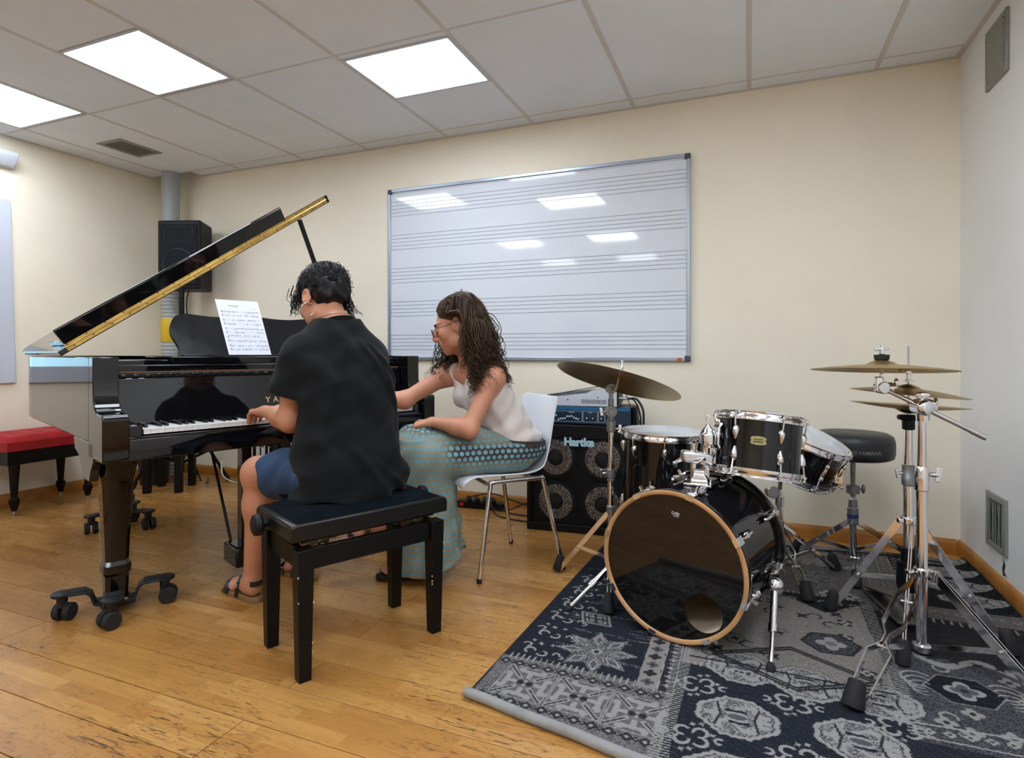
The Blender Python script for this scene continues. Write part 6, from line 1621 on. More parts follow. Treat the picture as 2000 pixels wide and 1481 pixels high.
# t-shirt
def sec_body(P, zs, cu, cv, a, b, ex=2.4):
    z = P[..., 2]; u = P[..., 0]-np.interp(z, zs, cu); v = P[..., 1]-np.interp(z, zs, cv); A_ = np.interp(z, zs, a); B_ = np.interp(z, zs, b)
    return ((np.abs(u/A_)**ex+np.abs(v/B_)**ex)**(1/ex)-1)*np.minimum(A_, B_)
TS = Field()
zs = [.50, .56, .66, .78, .90, .98, 1.03, 1.075, 1.105, 1.128]
def shirt_core(P):
    d = sec_body(P, zs, [.485, .485, .485, .487, .488, .489, .49, .49, .49, .49], [-.615, -.615, -.605, -.585, -.560, -.538, -.527, -.520, -.515, -.512], [.200, .205, .192, .182, .186, .188, .172, .128, .096, .080], [.150, .155, .145, .130, .132, .122, .108, .090, .080, .072], 2.5)
    d = np.maximum(d, np.maximum(.497-P[..., 2]+.012*np.sin(P[..., 0]*24), P[..., 2]-1.126))
    lowm = np.clip((.86-P[..., 2])/.3, 0, 1)
    sg = lambda q, w: np.exp(-(q/w)**2)
    z, u = P[..., 2], P[..., 0]-.489
    d = d+fold(P, (22, 6, 34), .5, .004)*np.sin(P[..., 0]*9+z*4)+lowm*fold(P, (14, 8, -44), 1.0, .008)*np.sin(z*11+1)+fold(P, (46, 0, 19), 2.0, .003)
    for a, b, sl_, wd, am in ((.02, 1.06, .55, .016, -.010), (.055, 1.05, .75, .013, -.008), (-.05, 1.04, -.35, .014, -.006), (.09, 1.0, .35, .014, -.007), (-.11, .98, -.15, .016, -.007), (.12, .80, -.6, .02, -.009), (-.10, .72, .7, .02, -.009), (.0, .64, 1.1, .02, -.008)):
        q = (u-a)-(b-z)*sl_; d = d+1.7*am*sg(q, wd)*np.clip((b-z)/.06, 0, 1)*np.clip(1-(b-z)/.34, 0, 1)
    return d.astype(np.float32)
TS.raw(shirt_core, (.2, -.85, .44), (.78, -.3, 1.15), 0)
def sleeve(F, S_, E_, f, side):
    S_, E_ = A3(S_), A3(E_); d = (E_-S_); L_ = np.linalg.norm(d); d = d/L_; e = S_+d*L_*f; out = A3((side*.012, 0, 0))
    F.cone(S_+A3((side*-.016, 0, -.004)), e+out, .063, .071, .05)
def sl_cut(F, S_, E_, f, side):
    S_, E_ = A3(S_), A3(E_); d = (E_-S_); L_ = np.linalg.norm(d); d = d/L_; e = S_+d*L_*f; out = A3((side*.012, 0, 0))
    def cut(P): return -((e-P)@d)   # keep the part above the hem plane
    lo, hi = e-.14, e+.16
    def region(P):
        q = (P-(e+d*.02)); lat = q-(q@d)[..., None]*d; r = np.sqrt((lat*lat).sum(-1))
        return np.maximum(-((P-e)@d), r-.115)
    F.raw(region, lo, hi, .0, 's')
    F.cone(e-d*.06+out*.6, e+d*.08+out, .053, .066, .006, 's')
for S_, E_, sd_ in ((LS, LE, -1), (RS, RE, 1)): sleeve(TS, S_, E_, .52, sd_)
for S_, E_, sd_ in ((LS, LE, -1), (RS, RE, 1)): sl_cut(TS, S_, E_, .585, sd_)
TS.cone((.489, -.497, 1.098), (.487, -.44, 1.24), .064, .074, .006, 's')
def wr(P): return (fold(P, (70, 20, 40), 0, .0012)+fold(P, (-30, 12, 75), 1.2, .0014)).astype(np.float32)
TS.raw(wr, (.2, -.85, .44), (.82, -.25, 1.2), 0, 'd')
sV, sQ = TS.mesh((.20, -.84, .46), (.82, -.34, 1.15), .0042); sV = relax(sV, sQ, 2, .5)
SHIRT = mat('black_cotton', '#0c1013', .9, spec=.2, sheen=.04, vary=.18, vscale=9, bump=.12, bscale=500)
tee = add_np('t_shirt', sV, sQ, SHIRT, stu, SO)
part('collar_rib', MB().tube([Vector((.489+.074*math.cos(a), -.506+.074*math.sin(a)*1.0, 1.104-.022*math.sin(a)-.004*math.cos(2*a)))-Vector(SO) for a in [2*math.pi*i/40 for i in range(40)]], 1, closed=True, flat=(.005, .017), up=(0, 0, 1)), SHIRT, tee, smooth=70)
# print on the shirt front (seen mirrored in the fallboard)
def on_shirt(mb, off=.0012):
    P = cast(TS, [(p[0], -.25, p[2]) for p in mb.v], (0, -1, 0)); P[:, 1] += off+.003
    mb.v = [tuple((q-A3(SO)).tolist()) for q in P]; return mb
fr_t = lambda x_, y_, z_: (.49-x_, -.25, .905+y_)
def grid_poly(poly, n=12):
    """fill a convex outline with rows so it can follow the cloth"""
    ys = [p[1] for p in poly]; y0, y1 = min(ys), max(ys); V = []; F = []; m_ = 6
    for i in range(n+1):
        y = y0+(y1-y0)*(i+.001)/(n+.002); xs = []
        for (ax_, ay), (bx_, by) in zip(poly, poly[1:]+poly[:1]):
            if (ay-y)*(by-y) <= 0 and ay != by: xs.append(ax_+(bx_-ax_)*(y-ay)/(by-ay))
        for j in range(m_+1): V.append((min(xs)+(max(xs)-min(xs))*j/m_, y))
    for i in range(n):
        for j in range(m_): a = i*(m_+1)+j; F.append((a, a+1, a+m_+2, a+m_+1))
    return V, F
PALEINK = mat('pale_shirt_ink', '#d9dce0', .8); PURP = mat('purple_shirt_ink', '#a3307c', .8); BLUI = mat('blue_shirt_ink', '#3d6f9a', .8)
part('print_lettering', on_shirt(text_mb('ANTI SOCIAL', .034, .0, fr_t, bold=.0004)), PALEINK, tee, smooth=0)
V, F = grid_poly([(-.062, -.16), (.062, -.16), (.052, -.09), (.040, -.055), (.018, -.035), (0, -.032), (-.018, -.035), (-.040, -.055), (-.052, -.09)])
part('print_arch', on_shirt(MB().add([fr_t(a, b, 0) for a, b in V], F), .0014), PURP, tee, smooth=0)
tz = MB()
for a, b in (((-.10, -.05), (.10, -.05)), ((-.10, -.05), (-.065, -.15)), ((.10, -.05), (.065, -.15))):
    a, b = Vector(a), Vector(b); nn_ = Vector((-(b-a).y, (b-a).x)).normalized()*.0025
    for i in range(10):
        p, q = a.lerp(b, i/10), a.lerp(b, (i+1)/10); tz.add([fr_t(*(p-nn_), 0), fr_t(*(q-nn_), 0), fr_t(*(q+nn_), 0), fr_t(*(p+nn_), 0)], [(0, 1, 2, 3)])
part('print_outline', on_shirt(tz, .001), BLUI, tee, smooth=0)
# shorts
SHT = Field()
SHT.ell((.48, -.60, .585), (.190, .145, .105), k=.03)
for H_, K__ in ((LH, LK), (RH_, RK)):
    H_, K__ = A3(H_), A3(K__); d = K__-H_; e = H_+d*.80; SHT.cone(H_, e, .102, .090, .03)
for H_, K__ in ((LH, LK), (RH_, RK)):
    H_, K__ = A3(H_), A3(K__); d = (K__-H_); d /= np.linalg.norm(d); e = H_+(K__-H_)*.70
    def region(P, e=e, d=d):
        q = P-e; return np.maximum(-(q@d)-.006*np.sin(P[..., 2]*60), np.abs(q[..., 0])-.13)
    SHT.raw(region, e-.16, e+.18, 0, 's'); SHT.cone(e-d*.05, e+d*.08, .074, .080, .004, 's')
SHT.raw(lambda P: (.501-P[..., 2]).astype(np.float32), (.2, -.80, .40), (.8, -.45, .56), 0, 'i')
SHT.raw(lambda P: (fold(P, (20, 60, 40), 0, .003)+fold(P, (50, -30, 30), 1, .002)).astype(np.float32), (.2, -.85, .4), (.8, 0, .8), 0, 'd')
hV, hQ = SHT.mesh((.24, -.80, .42), (.74, -.22, .72), .0045); hV = relax(hV, hQ, 2, .5)
add_np('shorts', hV, hQ, mat('navy_cotton', '#1e3a5c', .8, vary=.2, vscale=12, bump=.1, bscale=400), stu, SO)
STRAP = mat('black_leather_strap', '#121418', .35)
sandal(stu, (.366, -.125, .024), (.338, .115, .024), SO, None, STRAP); sandal(stu, (.622, -.090, .024), (.590, .150, .024), SO, None, STRAP)
# earring, necklace
eo = Vector(hT((-.083, -.004, -.062)).tolist())-Vector(SO)
SILV = mat('silver', (.85, .85, .86, 1), .15, 1.0)
part('earring', MB().torus(eo, (.55, .75, 0), .024, .0011, 36, 6), SILV, stu, label='thin silver hoop earring')
part('necklace', MB().tube([Vector((.489+.064*math.cos(a), -.500+.062*math.sin(a), 1.126-.020*math.sin(a)))-Vector(SO) for a in [2*math.pi*i/40 for i in range(40)]], .0011, 6, closed=True), mat('dark_cord', '#3a2c26', .7), stu, label='thin dark cord necklace')
# hair: dark cap plus curled locks
HC = Field()
E_ = lambda p, r, k=.02, op='u': HC.ell(hT(p), r, hM, k, op)
E_((0, -.022, .046), (.083, .098, .088)); E_((0, -.055, .0), (.072, .066, .075), .03); E_((0, .030, .085), (.066, .060, .045), .03)
E_((0, .10, -.035), (.10, .065, .095), .02, 's'); E_((0, -.03, -.130), (.10, .12, .075), .02, 's')
for s in (-1, 1): E_((s*.085, .012, -.022), (.030, .034, .050), .012, 's')
HC.raw(lambda P: (fold(P, (120, 60, 90), 0, .0025)+fold(P, (-70, 130, 60), 1, .0025)).astype(np.float32), hT((0, 0, 0))-.2, hT((0, 0, 0))+.2, 0, 'd')
cV, cQ = HC.mesh(hT((0, 0, 0))-.15, hT((0, 0, 0))+.15, .0045)
HAIR1 = hair_mat('black_hair', '#070607', '#161418', .45)
hr_ = add_np('hair', cV, cQ, HAIR1, stu, SO)
rg_ = np.random.default_rng(12)
def locks(n, Tf, M, length, wave, turns, K=20, zmin=.0, lift=.10, flick=.02):
    """wavy locks that follow the scalp away from the crown and flick out at the ends"""
    S = []; C0 = np.array([0, -.022, .042]); RAD = np.array([.081, .098, .088])
    while len(S) < n:
        v = rg_.normal(size=3); v /= np.linalg.norm(v); p = C0+v*RAD
        if p[2] < zmin or (p[1] > .055 and p[2] < .075): continue
        crown = np.array([.015, -.045, .13]); ph = rg_.uniform(0, 6.28); l = length*rg_.uniform(.6, 1.25); up_l = rg_.uniform(.3, 1)*lift; tw = rg_.normal()*.5; zl = rg_.uniform(-.045, .015); pts = []; q = p.copy()
        sgn = rg_.choice((-1, 1))
        for i in range(K):
            f = i/(K-1); e = (q-C0)/RAD; nr = e/RAD; nr /= np.linalg.norm(nr)
            aw = q-crown; aw[2] -= .03; tg = aw-nr*(aw@nr); tg /= np.linalg.norm(tg)+1e-6; sw = np.cross(nr, tg)
            dd = tg+sw*(tw*.6+sgn*wave*math.cos(ph+f*turns*6.28))
            dd /= np.linalg.norm(dd); q = q+dd*l/(K-1)
            e = (q-C0)/RAD; q = C0+e/np.linalg.norm(e)*RAD*(1.02+up_l*math.sin(min(1, f*1.3)*1.57)*(.75+.25*math.sin(ph*2+f*turns*6.28)))
            if q[2] < zl: q = q+nr*flick*.25+np.array([0, 0, (zl-q[2])*.8])
            pts.append(q.copy())
        S.append(pts)
    S = np.array(S); return np.array([Tf((0, 0, 0))+s@M.T for s in S])
L1 = locks(1900, hT, hM, .080, .45, 1.0, zmin=-.035); L2 = locks(200, hT, hM, .085, .8, 1.6, lift=.26, flick=.05)
def clear_ear(S):
    q = (S-hT((0, 0, 0)))@hM; bad = ((q[..., 0] < -.055) & (q[..., 2] < .030) & (q[..., 1] > -.045) & (q[..., 1] < .040)).any(1) | ((q[..., 2] < -.052) & (q[..., 0] < .045)).any(1) | ((q[..., 1] > .075) & (q[..., 2] < .02)).any(1)
    return S[~bad]
L1 = clear_ear(L1); L2 = clear_ear(L2)
# longer tuft hanging at the right side of the neck and wisps by the left temple
tf = []
for k in range(60):
    p = np.array([.062+rg_.normal()*.008, -.035+rg_.normal()*.016, .0+rg_.normal()*.016]); ph = rg_.uniform(0, 6.28); q = []
    l = rg_.uniform(.07, .12)
    for i in range(20): f = i/19; q.append(p+np.array([.012*math.sin(f*2.5)+.009*math.sin(ph+f*7)*f, -.010*f+.012*math.cos(ph+f*7)*f-.012*f, -l*f]))
    tf.append(q)
for k in range(46):
    p = np.array([-.064+rg_.normal()*.008, .062+rg_.normal()*.016, .055+rg_.normal()*.018]); ph = rg_.uniform(0, 6.28); q = []; l = rg_.uniform(.05, .085)
    for i in range(20): f = i/19; q.append(p+np.array([-.010*f-.008*math.sin(ph+f*6)*f, .018*math.sin(f*3)+.010*math.cos(ph+f*6)*f, -l*f]))
    tf.append(q)
L3 = np.array([hT((0, 0, 0))+np.array(s)@hM.T for s in tf])
ALL = np.concatenate([L1, L2, L3]); rad = np.concatenate([rg_.uniform(.0015, .0040, len(L1)), rg_.uniform(.0008, .0016, len(L2)), rg_.uniform(.0009, .002, len(L3))])
lk = strands_mesh('hair_locks', ALL-A3(SO), rad, HAIR1); o = part('hair_locks', lk, None, hr_); o['kind'] = 'stuff'

# ---------------- the teacher ----------------
TO = Vector((-1.123, 2.5695, 0)); TRZ = crz
tch = thing('person', 'person with long curly brown hair, glasses and patterned skirt leaning towards the keys', 'person', TO, TRZ)
ORG = (0, 0, 0)
B2 = Field()
B2.ell((0, -.09, .55), (.165, .125, .105), k=.03); B2.ell((0, -.035, .675), (.128, .095, .12), k=.06)
LN = np.array(Matrix.Rotation(R(-26), 3, 'X'), np.float32)
B2.ell((.004, .045, .80), (.142, .100, .13), LN, k=.06); B2.cone((-.125, .085, .892), (.13, .160, .895), .052, .050, .05)
for s in (-1, 1): B2.ell((s*.068+.01, .125+s*.012, .795), (.055, .050, .058), k=.03)
gT, gM, gx, gy, gz = head(B2, (.000, .196, 1.134), (.46, .83, -.33), (.13, .30, .95), 1.08, neck=(.008, .135, .960))
LS2, LE2, LW2 = (-.152, .085, .888), (-.172, .205, .668), (-.040, .330, .690)
RS2, RE2, RW2 = (.158, .195, .895), (.185, .400, .775), (.275, .595, .778)
for S_, E_, W_ in ((LS2, LE2, LW2), (RS2, RE2, RW2)):
    B2.ell(S_, (.052, .052, .052), k=.03); B2.cone(S_, E_, .046, .036, .04); B2.ell(E_, (.034, .036, .036), k=.02)
    mid = tuple(.65*E_[i]+.35*W_[i] for i in range(3)); B2.cone(E_, mid, .037, .036, .03); B2.cone(mid, W_, .036, .022, .03)
hand(B2, LW2, (.62, .55, -.18), (-.1, -.1, -1), (.5, -.8, .3), curl=(.75, .8, .85, .9), L=.95, k=.005)
hand(B2, RW2, (.22, .95, -.12), (0, -.1, -1), (-1, .1, 0), curl=(.40, .44, .48, .5), L=.95)
L2H, L2K, L2A = (-.085, -.06, .545), (-.075, .345, .525), (-.050, .385, .095)
R2H, R2K, R2A = (.085, -.06, .555), (.050, .385, .600), (.030, .535, .265)
for H_, K__, A_ in ((L2H, L2K, L2A), (R2H, R2K, R2A)):
    B2.cone(H_, K__, .082, .058, .04); B2.ell(K__, (.054, .056, .054), k=.03)
    d = A3(A_)-A3(K__); cf = tuple((A3(K__)+d*.3-A3((0, .02, 0))).tolist()); B2.cone(K__, cf, .052, .050, .03); B2.cone(cf, A_, .050, .031, .05); B2.ell(A_, (.033, .036, .033), k=.02)
foot(B2, (-.055, .345, .024), (.010, .565, .024), 0, s=1); foot(B2, (.025, .510, .215), (.075, .735, .165), 0, s=-1)
wV, wQ = B2.mesh((-.24, -.24, -.002), (.36, .82, 1.25), .0036); wV = relax(wV, wQ, 1, .4)
col = np.tile(A3(lin('#c98f72')[:3]), (len(wV), 1)); hl_ = (wV-gT((0, 0, 0)))@gM/1.08
lip = np.exp(-((hl_[:, 0]/.024)**2+((hl_[:, 2]+.0615)/.0105)**2+((hl_[:, 1]-.1)/.016)**2)**2)[:, None]; col = col*(1-lip)+lip*A3(lin('#b0655a')[:3])
for s in (-1, 1):
    bl = np.exp(-(((hl_-A3((s*.045, .07, -.03)))**2).sum(1)/.028**2))[:, None]*.35; col = col*(1-bl)+bl*A3(lin('#c97866')[:3])
    lid = np.exp(-(((hl_-A3((s*.031, .096, .004)))/A3((.018, .014, .0042)))**2).sum(1)**2)[:, None]*.85; col = col*(1-lid)+lid*A3(lin('#3a2a24')[:3])
    eb_ = np.exp(-(((hl_-A3((s*.033, .092, .0235-.0)))/A3((.024, .018, .0058)))**2).sum(1)**2)[:, None]*.8; col = col*(1-eb_)+eb_*A3(lin('#3b2a22')[:3])
nr = np.exp(-(((hl_-A3((0, .115, -.034)))**2).sum(1)/.014**2))[:, None]*.3; col = col*(1-nr)+nr*A3(lin('#c46e60')[:3])
add_np('body', wV, wQ, skin_mat('light_skin', '#c98f72', '#b0655a', '#bd7858'), tch, ORG, col)
# sleeveless top
TP = Field()
TP.ell((0, -.085, .60), (.172, .135, .075), k=.03); TP.ell((0, -.035, .68), (.146, .114, .12), k=.06); TP.ell((.004, .045, .80), (.157, .115, .13), LN, k=.06)
for s in (-1, 1): TP.ell((s*.068+.01, .125+s*.012, .795), (.062, .056, .062), k=.03)
TP.cone((-.105, .090, .900), (.115, .155, .903), .058, .057, .04)
TP.cone((.008, .175, .955), (.006, .20, 1.05), .082, .10, .01, 's'); TP.ell((.012, .215, .925), (.070, .075, .075), k=.012, op='s')
TP.ell((-.178, .090, .885), (.052, .066, .085), k=.008, op='s'); TP.ell((.190, .20, .885), (.052, .066, .085), k=.008, op='s')
TP.raw(lambda P: (.572-P[..., 2]+.10*np.clip(P[..., 1], -.1, .2)*0).astype(np.float32), (-.3, -.3, .45), (.3, .3, .66), 0, 'i')
TP.raw(lambda P: (fold(P, (30, 25, 62), 0, .0035)*np.clip((.80-P[..., 2])/.15, 0, 1)+fold(P, (60, 40, -30), 1, .0022)+fold(P, (-20, 70, 50), 2, .0018)).astype(np.float32), (-.3, -.3, .45), (.3, .4, 1.0), 0, 'd')
tV, tQ = TP.mesh((-.24, -.26, .55), (.26, .34, 1.0), .0042); tV = relax(tV, tQ, 2, .5)
add_np('sleeveless_top', tV, tQ, mat('off_white_blouse', '#dcd3cd', .8, vary=.05, vscale=10, bump=.1, bscale=500), tch, ORG)
# skirt
SK = Field()
SK.ell((0, -.09, .552), (.185, .145, .085), k=.03)
SK.cone((-.075, -.05, .54), (-.075, .350, .528), .100, .080, .04); SK.cone((.075, -.05, .55), (.050, .395, .600), .098, .074, .05)
SK.cone((-.02, .10, .55), (-.01, .36, .575), .10, .09, .05)
def drape(P):
    z = P[..., 2]; zz = [.03, .12, .25, .40, .52, .60]
    cx = np.interp(z, zz, [-.045, -.045, -.04, -.03, -.02, .0]); cy = np.interp(z, zz, [.345, .345, .340, .345, .36, .37]); a = np.interp(z, zz, [.150, .135, .115, .105, .105, .09]); b = np.interp(z, zz, [.165, .150, .130, .120, .115, .09])
    u = P[..., 0]-cx; v = P[..., 1]-cy; th_a = np.arctan2(v, u); rp = 1+np.clip((.55-z)/.5, 0, 1)*(.055*np.sin(th_a*7+z*3)+.035*np.sin(th_a*11+1))
    d = (np.sqrt((u/(a*rp))**2+(v/(b*rp))**2)-1)*np.minimum(a, b)
    hem = .040+.075*np.clip((.36-P[..., 1])/.16, 0, 1)
    return np.maximum(d, np.maximum(hem-z, z-.60)).astype(np.float32)
SK.raw(drape, (-.28, .10, .0), (.24, .60, .64), .05, 'u')
SK.raw(lambda P: (-(drape(P)+.012)-0*P[..., 0]).astype(np.float32)*-1, (-.28, .10, .0), (.24, .60, .36), .004, 's') if False else None
SK.cone((-.045, .345, .0), (-.04, .345, .26), .105, .07, .02, 's')
SK.raw(lambda P: (fold(P, (20, 45, 40), 0, .003)+fold(P, (50, -25, 45), 1, .0025)).astype(np.float32), (-.3, -.3, .0), (.3, .7, .75), 0, 'd')
kV, kQ = SK.mesh((-.25, -.26, .02), (.22, .56, .72), .0044); kV = relax(kV, kQ, 2, .5)
# cloth coordinates: around the leg / along the cloth, and how dark the printed band is
x_, y_, z_ = kV[:, 0], kV[:, 1], kV[:, 2]
top_ = np.clip((z_-.50)/.06, 0, 1)*np.clip((.44-y_)/.06, 0, 1)
fn_ = np.cross(kV[kQ[:, 2]]-kV[kQ[:, 0]], kV[kQ[:, 3]]-kV[kQ[:, 1]]); vn = np.zeros_like(kV)
for i in range(4): np.add.at(vn, kQ[:, i], fn_)
vn = relax(vn, kQ, 6, .6); vn /= np.linalg.norm(vn, axis=1, keepdims=True)+1e-9
up_m = np.abs(vn[:, 2]) > .72; fr_m = (np.abs(vn[:, 1]) > .72) & ~up_m
cu_ = np.where(fr_m, x_+.31, y_); cv_ = np.where(up_m, -x_*1.0+.37, z_)
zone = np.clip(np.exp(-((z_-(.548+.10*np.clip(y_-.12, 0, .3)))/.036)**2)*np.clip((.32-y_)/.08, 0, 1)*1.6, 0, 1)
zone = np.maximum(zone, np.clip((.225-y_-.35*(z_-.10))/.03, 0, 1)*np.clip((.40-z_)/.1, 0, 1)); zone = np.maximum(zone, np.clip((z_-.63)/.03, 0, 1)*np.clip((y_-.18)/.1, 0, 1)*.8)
SKM = bpy.data.materials.new('dotted_skirt_print'); SKM.use_nodes = True; t_ = NT(SKM); b_ = t_.n['Principled BSDF']
at = t_.add('ShaderNodeAttribute', attribute_name='cloth'); sp2 = t_.add('ShaderNodeSeparateXYZ'); t_.l.new(at.outputs['Vector'], sp2.inputs[0])
PX = .0275
u_ = t_.math('DIVIDE', sp2.outputs[0], PX); v_ = t_.math('DIVIDE', sp2.outputs[1], PX*.9)
row_ = t_.math('FLOOR', v_); u2 = t_.math('ADD', u_, t_.math('MULTIPLY', row_, .5))
du = t_.math('SUBTRACT', t_.math('FRACT', u2), .5); dv = t_.math('SUBTRACT', t_.math('FRACT', v_), .5)
rr = t_.math('SQRT', t_.math('ADD', t_.math('POWER', du, 2.0), t_.math('POWER', t_.math('MULTIPLY', dv, .95), 2.0)))
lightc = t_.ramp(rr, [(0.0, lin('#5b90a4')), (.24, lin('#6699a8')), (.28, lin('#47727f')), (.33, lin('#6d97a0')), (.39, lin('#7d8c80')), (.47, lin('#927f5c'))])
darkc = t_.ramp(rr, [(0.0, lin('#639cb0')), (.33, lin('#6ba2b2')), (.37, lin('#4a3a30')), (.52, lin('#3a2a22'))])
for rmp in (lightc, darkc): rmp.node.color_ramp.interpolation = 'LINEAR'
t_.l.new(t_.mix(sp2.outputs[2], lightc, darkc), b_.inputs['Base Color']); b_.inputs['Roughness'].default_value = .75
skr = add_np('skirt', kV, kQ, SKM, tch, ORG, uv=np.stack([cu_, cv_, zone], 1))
part('waistband', MB().tube([Vector((.180*math.cos(a), -.088+.142*math.sin(a), .578+.012*math.sin(a))) for a in [2*math.pi*i/40 for i in range(40)]], 1, closed=True, flat=(.008, .03), up=(0, 0, 1)), mat('dark_waistband', '#3b3733', .8, vary=.5, vscale=60), skr, smooth=70)
sandal(tch, (-.055, .345, .026), (.010, .565, .026), ORG, None, STRAP, back=False, sole='#1b1a1a'); sandal(tch, (.025, .510, .217), (.075, .735, .167), ORG, None, STRAP, back=False, sole='#1b1a1a')
# lash lines, brows and mouth line follow the face surface
DKB = mat('dark_brow_hair', '#2a1c16', .6); LIPM = mat('lip_line', '#8a4a42', .5)
def on_face(pts, off=.0004):
    P = np.array([gT(p) for p in pts], np.float32)+A3(gM[:, 1])*.05; Q = cast(B2, P, -gM[:, 1], n=70, step=.004); return [Vector((q+gM[:, 1]*off).tolist()) for q in Q]
for s_ in (-1, 1):
    part('eyelashes', MB().tube(on_face([(s_*(.031+.0165*c), .09, -.0035-.004*(1-c*c)) for c in (-1, -.6, -.2, .2, .6, 1)]), [.0006, .0012, .0015, .0016, .0015, .0009], 6), DKB, tch)
    part('eyebrow', MB().tube(on_face([(s_*(.014+.040*f), .09, .0215+.006*math.sin(f*2.4)) for f in (0, .25, .5, .75, 1)]), [.0016, .0026, .0026, .0020, .0008], 6), DKB, tch)
part('mouth_line', MB().tube(on_face([(c*.023, .10, -.0615-.0015*abs(c)) for c in (-1, -.5, 0, .5, 1)]), [.0006, .0011, .0012, .0011, .0006], 6), LIPM, tch)
# glasses
GF = mat('dark_glasses_frame', '#3a2732', .3)
gl = part('glasses', MB(), None, tch)
gp_ = lambda p: Vector(gT(p).tolist())
for s in (-1, 1):
    rim = [(s*(.034+.023*math.copysign(abs(math.cos(a))**.75, math.cos(a))), .1125-.010*abs(math.cos(a)*s-0), .0+.018*math.copysign(abs(math.sin(a))**.75, math.sin(a))) for a in [2*math.pi*i/28 for i in range(28)]]
    rim = [(p[0], .114-.25*max(0, abs(p[0])-.012)**1.2, p[2]-.004) for p in rim]
    part('rim', MB().tube([gp_(p) for p in rim], .0019, 8, closed=True), GF, gl)
    part('temple', MB().tube([gp_((s*.057, .100, .006)), gp_((s*.073, .085, .006)), gp_((s*.079, .02, .008)), gp_((s*.081, -.010, .012)), gp_((s*.080, -.03, -.006))], .0019, 8), GF, gl)
    LNS = GLASS if False else None
part('bridge', MB().tube([gp_((-.012, .114, .0)), gp_((0, .1185, .003)), gp_((.012, .114, .0))], .0018, 8), GF, gl)
part('earring', MB().torus(gp_((-.082, .004, -.060)), (.35, .9, .1), .0215, .0016, 36, 6), SILV, tch, label='silver hoop earring')
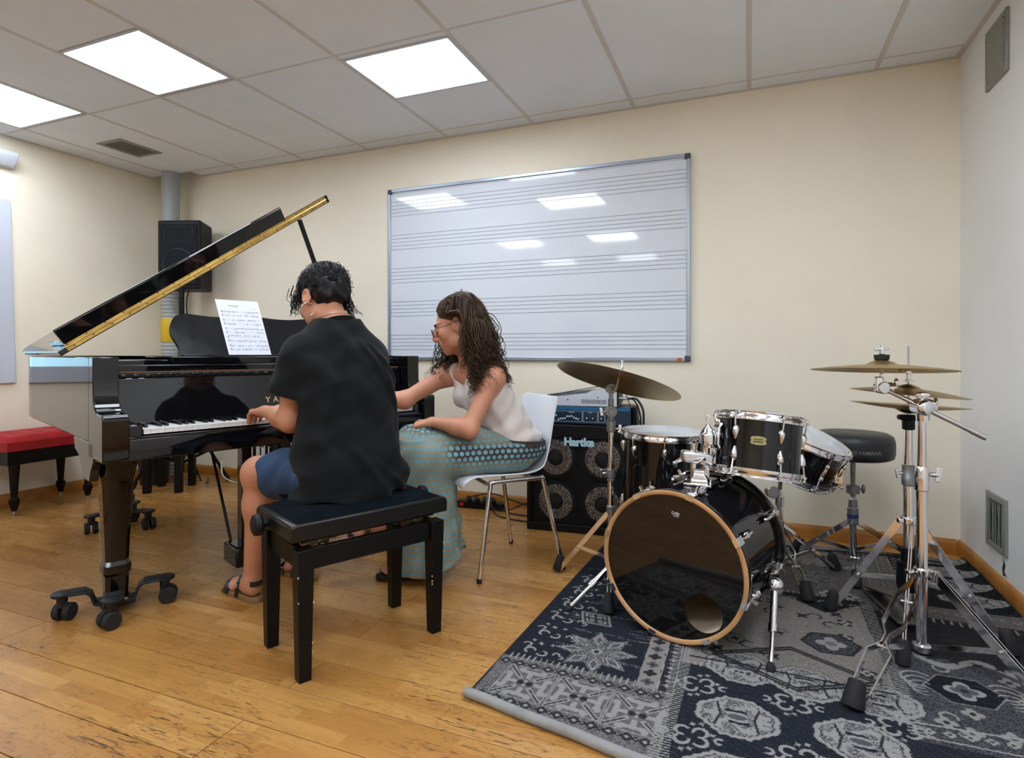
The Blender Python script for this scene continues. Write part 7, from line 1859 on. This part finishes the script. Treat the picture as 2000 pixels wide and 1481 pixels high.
# long curly hair
HC2 = Field(); E_ = lambda p, r, k=.02, op='u': HC2.ell(gT(p), r, gM, k, op)
E_ = lambda p, r, k=.02, op='u': HC2.ell(gT(p), A3(r)*1.06, gM, k, op)
E_((0, -.022, .046), (.082, .097, .080)); E_((0, -.060, -.02), (.078, .062, .10), .03); E_((.0, .015, .070), (.064, .050, .040), .03)
E_((0, .130, .012), (.088, .084, .104), .010, 's')
for s in (-1, 1): E_((s*.088, .018, -.030), (.030, .040, .050), .012, 's')
cV, cQ = HC2.mesh(gT((0, 0, 0))-.17, gT((0, 0, 0))+.17, .0045)
HAIR2 = hair_mat('brown_hair', '#241811', '#5a4230', .42)
hr2 = add_np('hair', cV, cQ, HAIR2, tch, ORG)
def long_hair(n, K=34, seed=3):
    rg2 = np.random.default_rng(seed); P0 = []; N0 = []
    while len(P0) < n:
        v = rg2.normal(size=3); v /= np.linalg.norm(v); p = np.array([v[0]*.082, v[1]*.097-.020, v[2]*.081+.044])
        if p[2] < -.01 and p[1] > -.04: continue
        if p[1] > .046 and p[2] < .084: continue
        if math.hypot(p[0]-.012, p[1]-.03) < .016: continue
        if abs(p[0]) > .05 and p[2] < .030 and p[1] > -.025: continue
        P0.append(p); N0.append(v/np.array([.080, .099, .088]))
    P0 = np.array(P0); N0 = np.array(N0); N0 /= np.linalg.norm(N0, axis=1, keepdims=True)
    part_ = np.array([.012, .03, .13]); aw = P0-part_; aw[:, 1] = np.where(P0[:, 1] > .0, aw[:, 1]*.3-.012, aw[:, 1]); T0 = aw-N0*(aw*N0).sum(1, keepdims=True); T0 /= np.linalg.norm(T0, axis=1, keepdims=True)+1e-6
    Pw = np.array([gT((0, 0, 0))+gM@p for p in P0]).astype(np.float32); Tw = (T0@gM.T).astype(np.float32); Nw = (N0@gM.T).astype(np.float32)
    Ltot = rg2.uniform(.28, .44, n); ph = rg2.uniform(0, 6.28, n); fq = rg2.uniform(22, 36, n); am = rg2.uniform(.007, .019, n)
    hc = gT((0, -.02, .044)); side_out = (Pw-hc); side_out[:, 2] = 0; side_out /= np.linalg.norm(side_out, axis=1, keepdims=True)+1e-6
    so_l = side_out@gM; so_l[:, 1] = np.where(P0[:, 1] > .0, -.02, so_l[:, 1]); side_out = (so_l@gM.T).astype(np.float32); side_out /= np.linalg.norm(side_out, axis=1, keepdims=True)+1e-6
    near = (P0[:, 0] < .02) & (P0[:, 1] > -.045)
    bk = np.tile(A3((-.45, -.80, -.40)), (n, 1)); bk = bk-N0*(bk*N0).sum(1, keepdims=True); bk /= np.linalg.norm(bk, axis=1, keepdims=True)
    Tw[near] = (bk[near]@gM.T).astype(np.float32)
    far = P0[:, 0] > .02
    S = [Pw.copy()]; q = Pw.copy(); d = Tw*.9+Nw*.15; g = A3((0, 0, -1))
    wst = np.where(near, np.clip((P0[:, 1]+.075)/Ltot, .02, .6), 0.0)[:, None]; fwd_o = np.where(far, .16, 0.0)[:, None]*A3(gM[:, 1])
    for i in range(1, K):
        f = i/(K-1); ds = (Ltot/(K-1))[:, None]
        # stay on the scalp, then fall
        w = np.clip((f-wst)*3.0+.0, 0, 1); w = np.where(near[:, None], w, np.clip(f*2.2, 0, 1)); dd = d*(1-w)+(g+side_out*.19+fwd_o)*w; dd /= np.linalg.norm(dd, axis=1, keepdims=True)
        nq = ((q-hc)@gM)/A3((.089, .106, .088))**2; nq /= np.linalg.norm(nq, axis=1, keepdims=True); nq = nq@gM.T; sc_m = ((1-w)*(np.linalg.norm(((q-hc)@gM)/A3((.089, .106, .088)), axis=1, keepdims=True) < 1.3)); ot = np.maximum((dd*nq).sum(1, keepdims=True), 0); dd = dd-nq*ot*sc_m; dd /= np.linalg.norm(dd, axis=1, keepdims=True)+1e-6
        q = q+dd*ds
        e = (q-hc)@gM/A3((.089, .106, .088)); rr_ = np.linalg.norm(e, axis=1); m = (rr_ < 1.03) & (((q-hc)@gM)[:, 2] > -.12)
        q[m] = hc+((e[m]/rr_[m][:, None]*1.03)*A3((.089, .106, .088)))@gM.T
        for _ in range(2):
            b = HB2.at(q); m = b < .010
            if m.any():
                h_ = .004; gq = np.stack([HB2.at(q[m]+h_*A3(v))-HB2.at(q[m]-h_*A3(v)) for v in ((1, 0, 0), (0, 1, 0), (0, 0, 1))], 1); gq /= np.linalg.norm(gq, axis=1, keepdims=True)+1e-6
                q[m] += gq*np.clip(.011-b[m], 0, .02)[:, None]
        tl_ = (q-gT((0, 0, 0)))@gM; lm_ = -.052+np.maximum(0, -tl_[:, 2])*.55; fc_ = (tl_[:, 0] < .035) & (tl_[:, 1] > lm_) & (tl_[:, 1] < .08) & (tl_[:, 2] < .050) & (tl_[:, 2] > -.12); q[fc_] -= (tl_[fc_, 1]-lm_[fc_])[:, None]*.8*A3(gM[:, 1])
        S.append(q.copy())
    S = np.stack(S, 1); f = np.linspace(0, 1, K)[None, :]; env = np.clip((f-.26-wst)/.25, 0, 1)*(.5+.8*f)
    arg = ph[:, None]+f*fq[:, None]*(Ltot[:, None]/.33)
    perp = np.cross(side_out, A3((0, 0, 1)))
    S += (np.cos(arg)*env*am[:, None])[..., None]*perp[:, None, :]+(np.sin(arg)*env*am[:, None])[..., None]*side_out[:, None, :]
    tl_ = (S-gT((0, 0, 0)))@gM; bad = ((tl_[..., 0] < .05) & (tl_[..., 1] > -.030+np.maximum(0, -tl_[..., 2])*.55) & (tl_[..., 2] < .040) & (tl_[..., 2] > -.125)).any(1)
    return S[~bad]
HB2 = Field(); HB2.pr = [p for p in TP.pr if p[4] == 'u'][:6]+[p for p in B2.pr[5:6]]
HB2.cone(LS2, LE2, .050, .038, .03); HB2.cone(RS2, RE2, .050, .038, .03); HB2.cone((.004, .18, 1.03), (.008, .135, .955), .055, .06, .02)
S1 = long_hair(2000, K=46); rg3 = np.random.default_rng(9)
o = part('hair_locks', strands_mesh('hair_locks', S1, rg3.uniform(.0011, .0028, len(S1)), HAIR2), None, hr2); o['kind'] = 'stuff'
S2 = long_hair(520, K=46, seed=21); S2 = S2+rg3.normal(size=(len(S2), 1, 3))*.004
o = part('hair_wisps', strands_mesh('hair_wisps', S2, rg3.uniform(.0005, .0010, len(S2)), HAIR2, sides=3), None, hr2); o['kind'] = 'stuff'
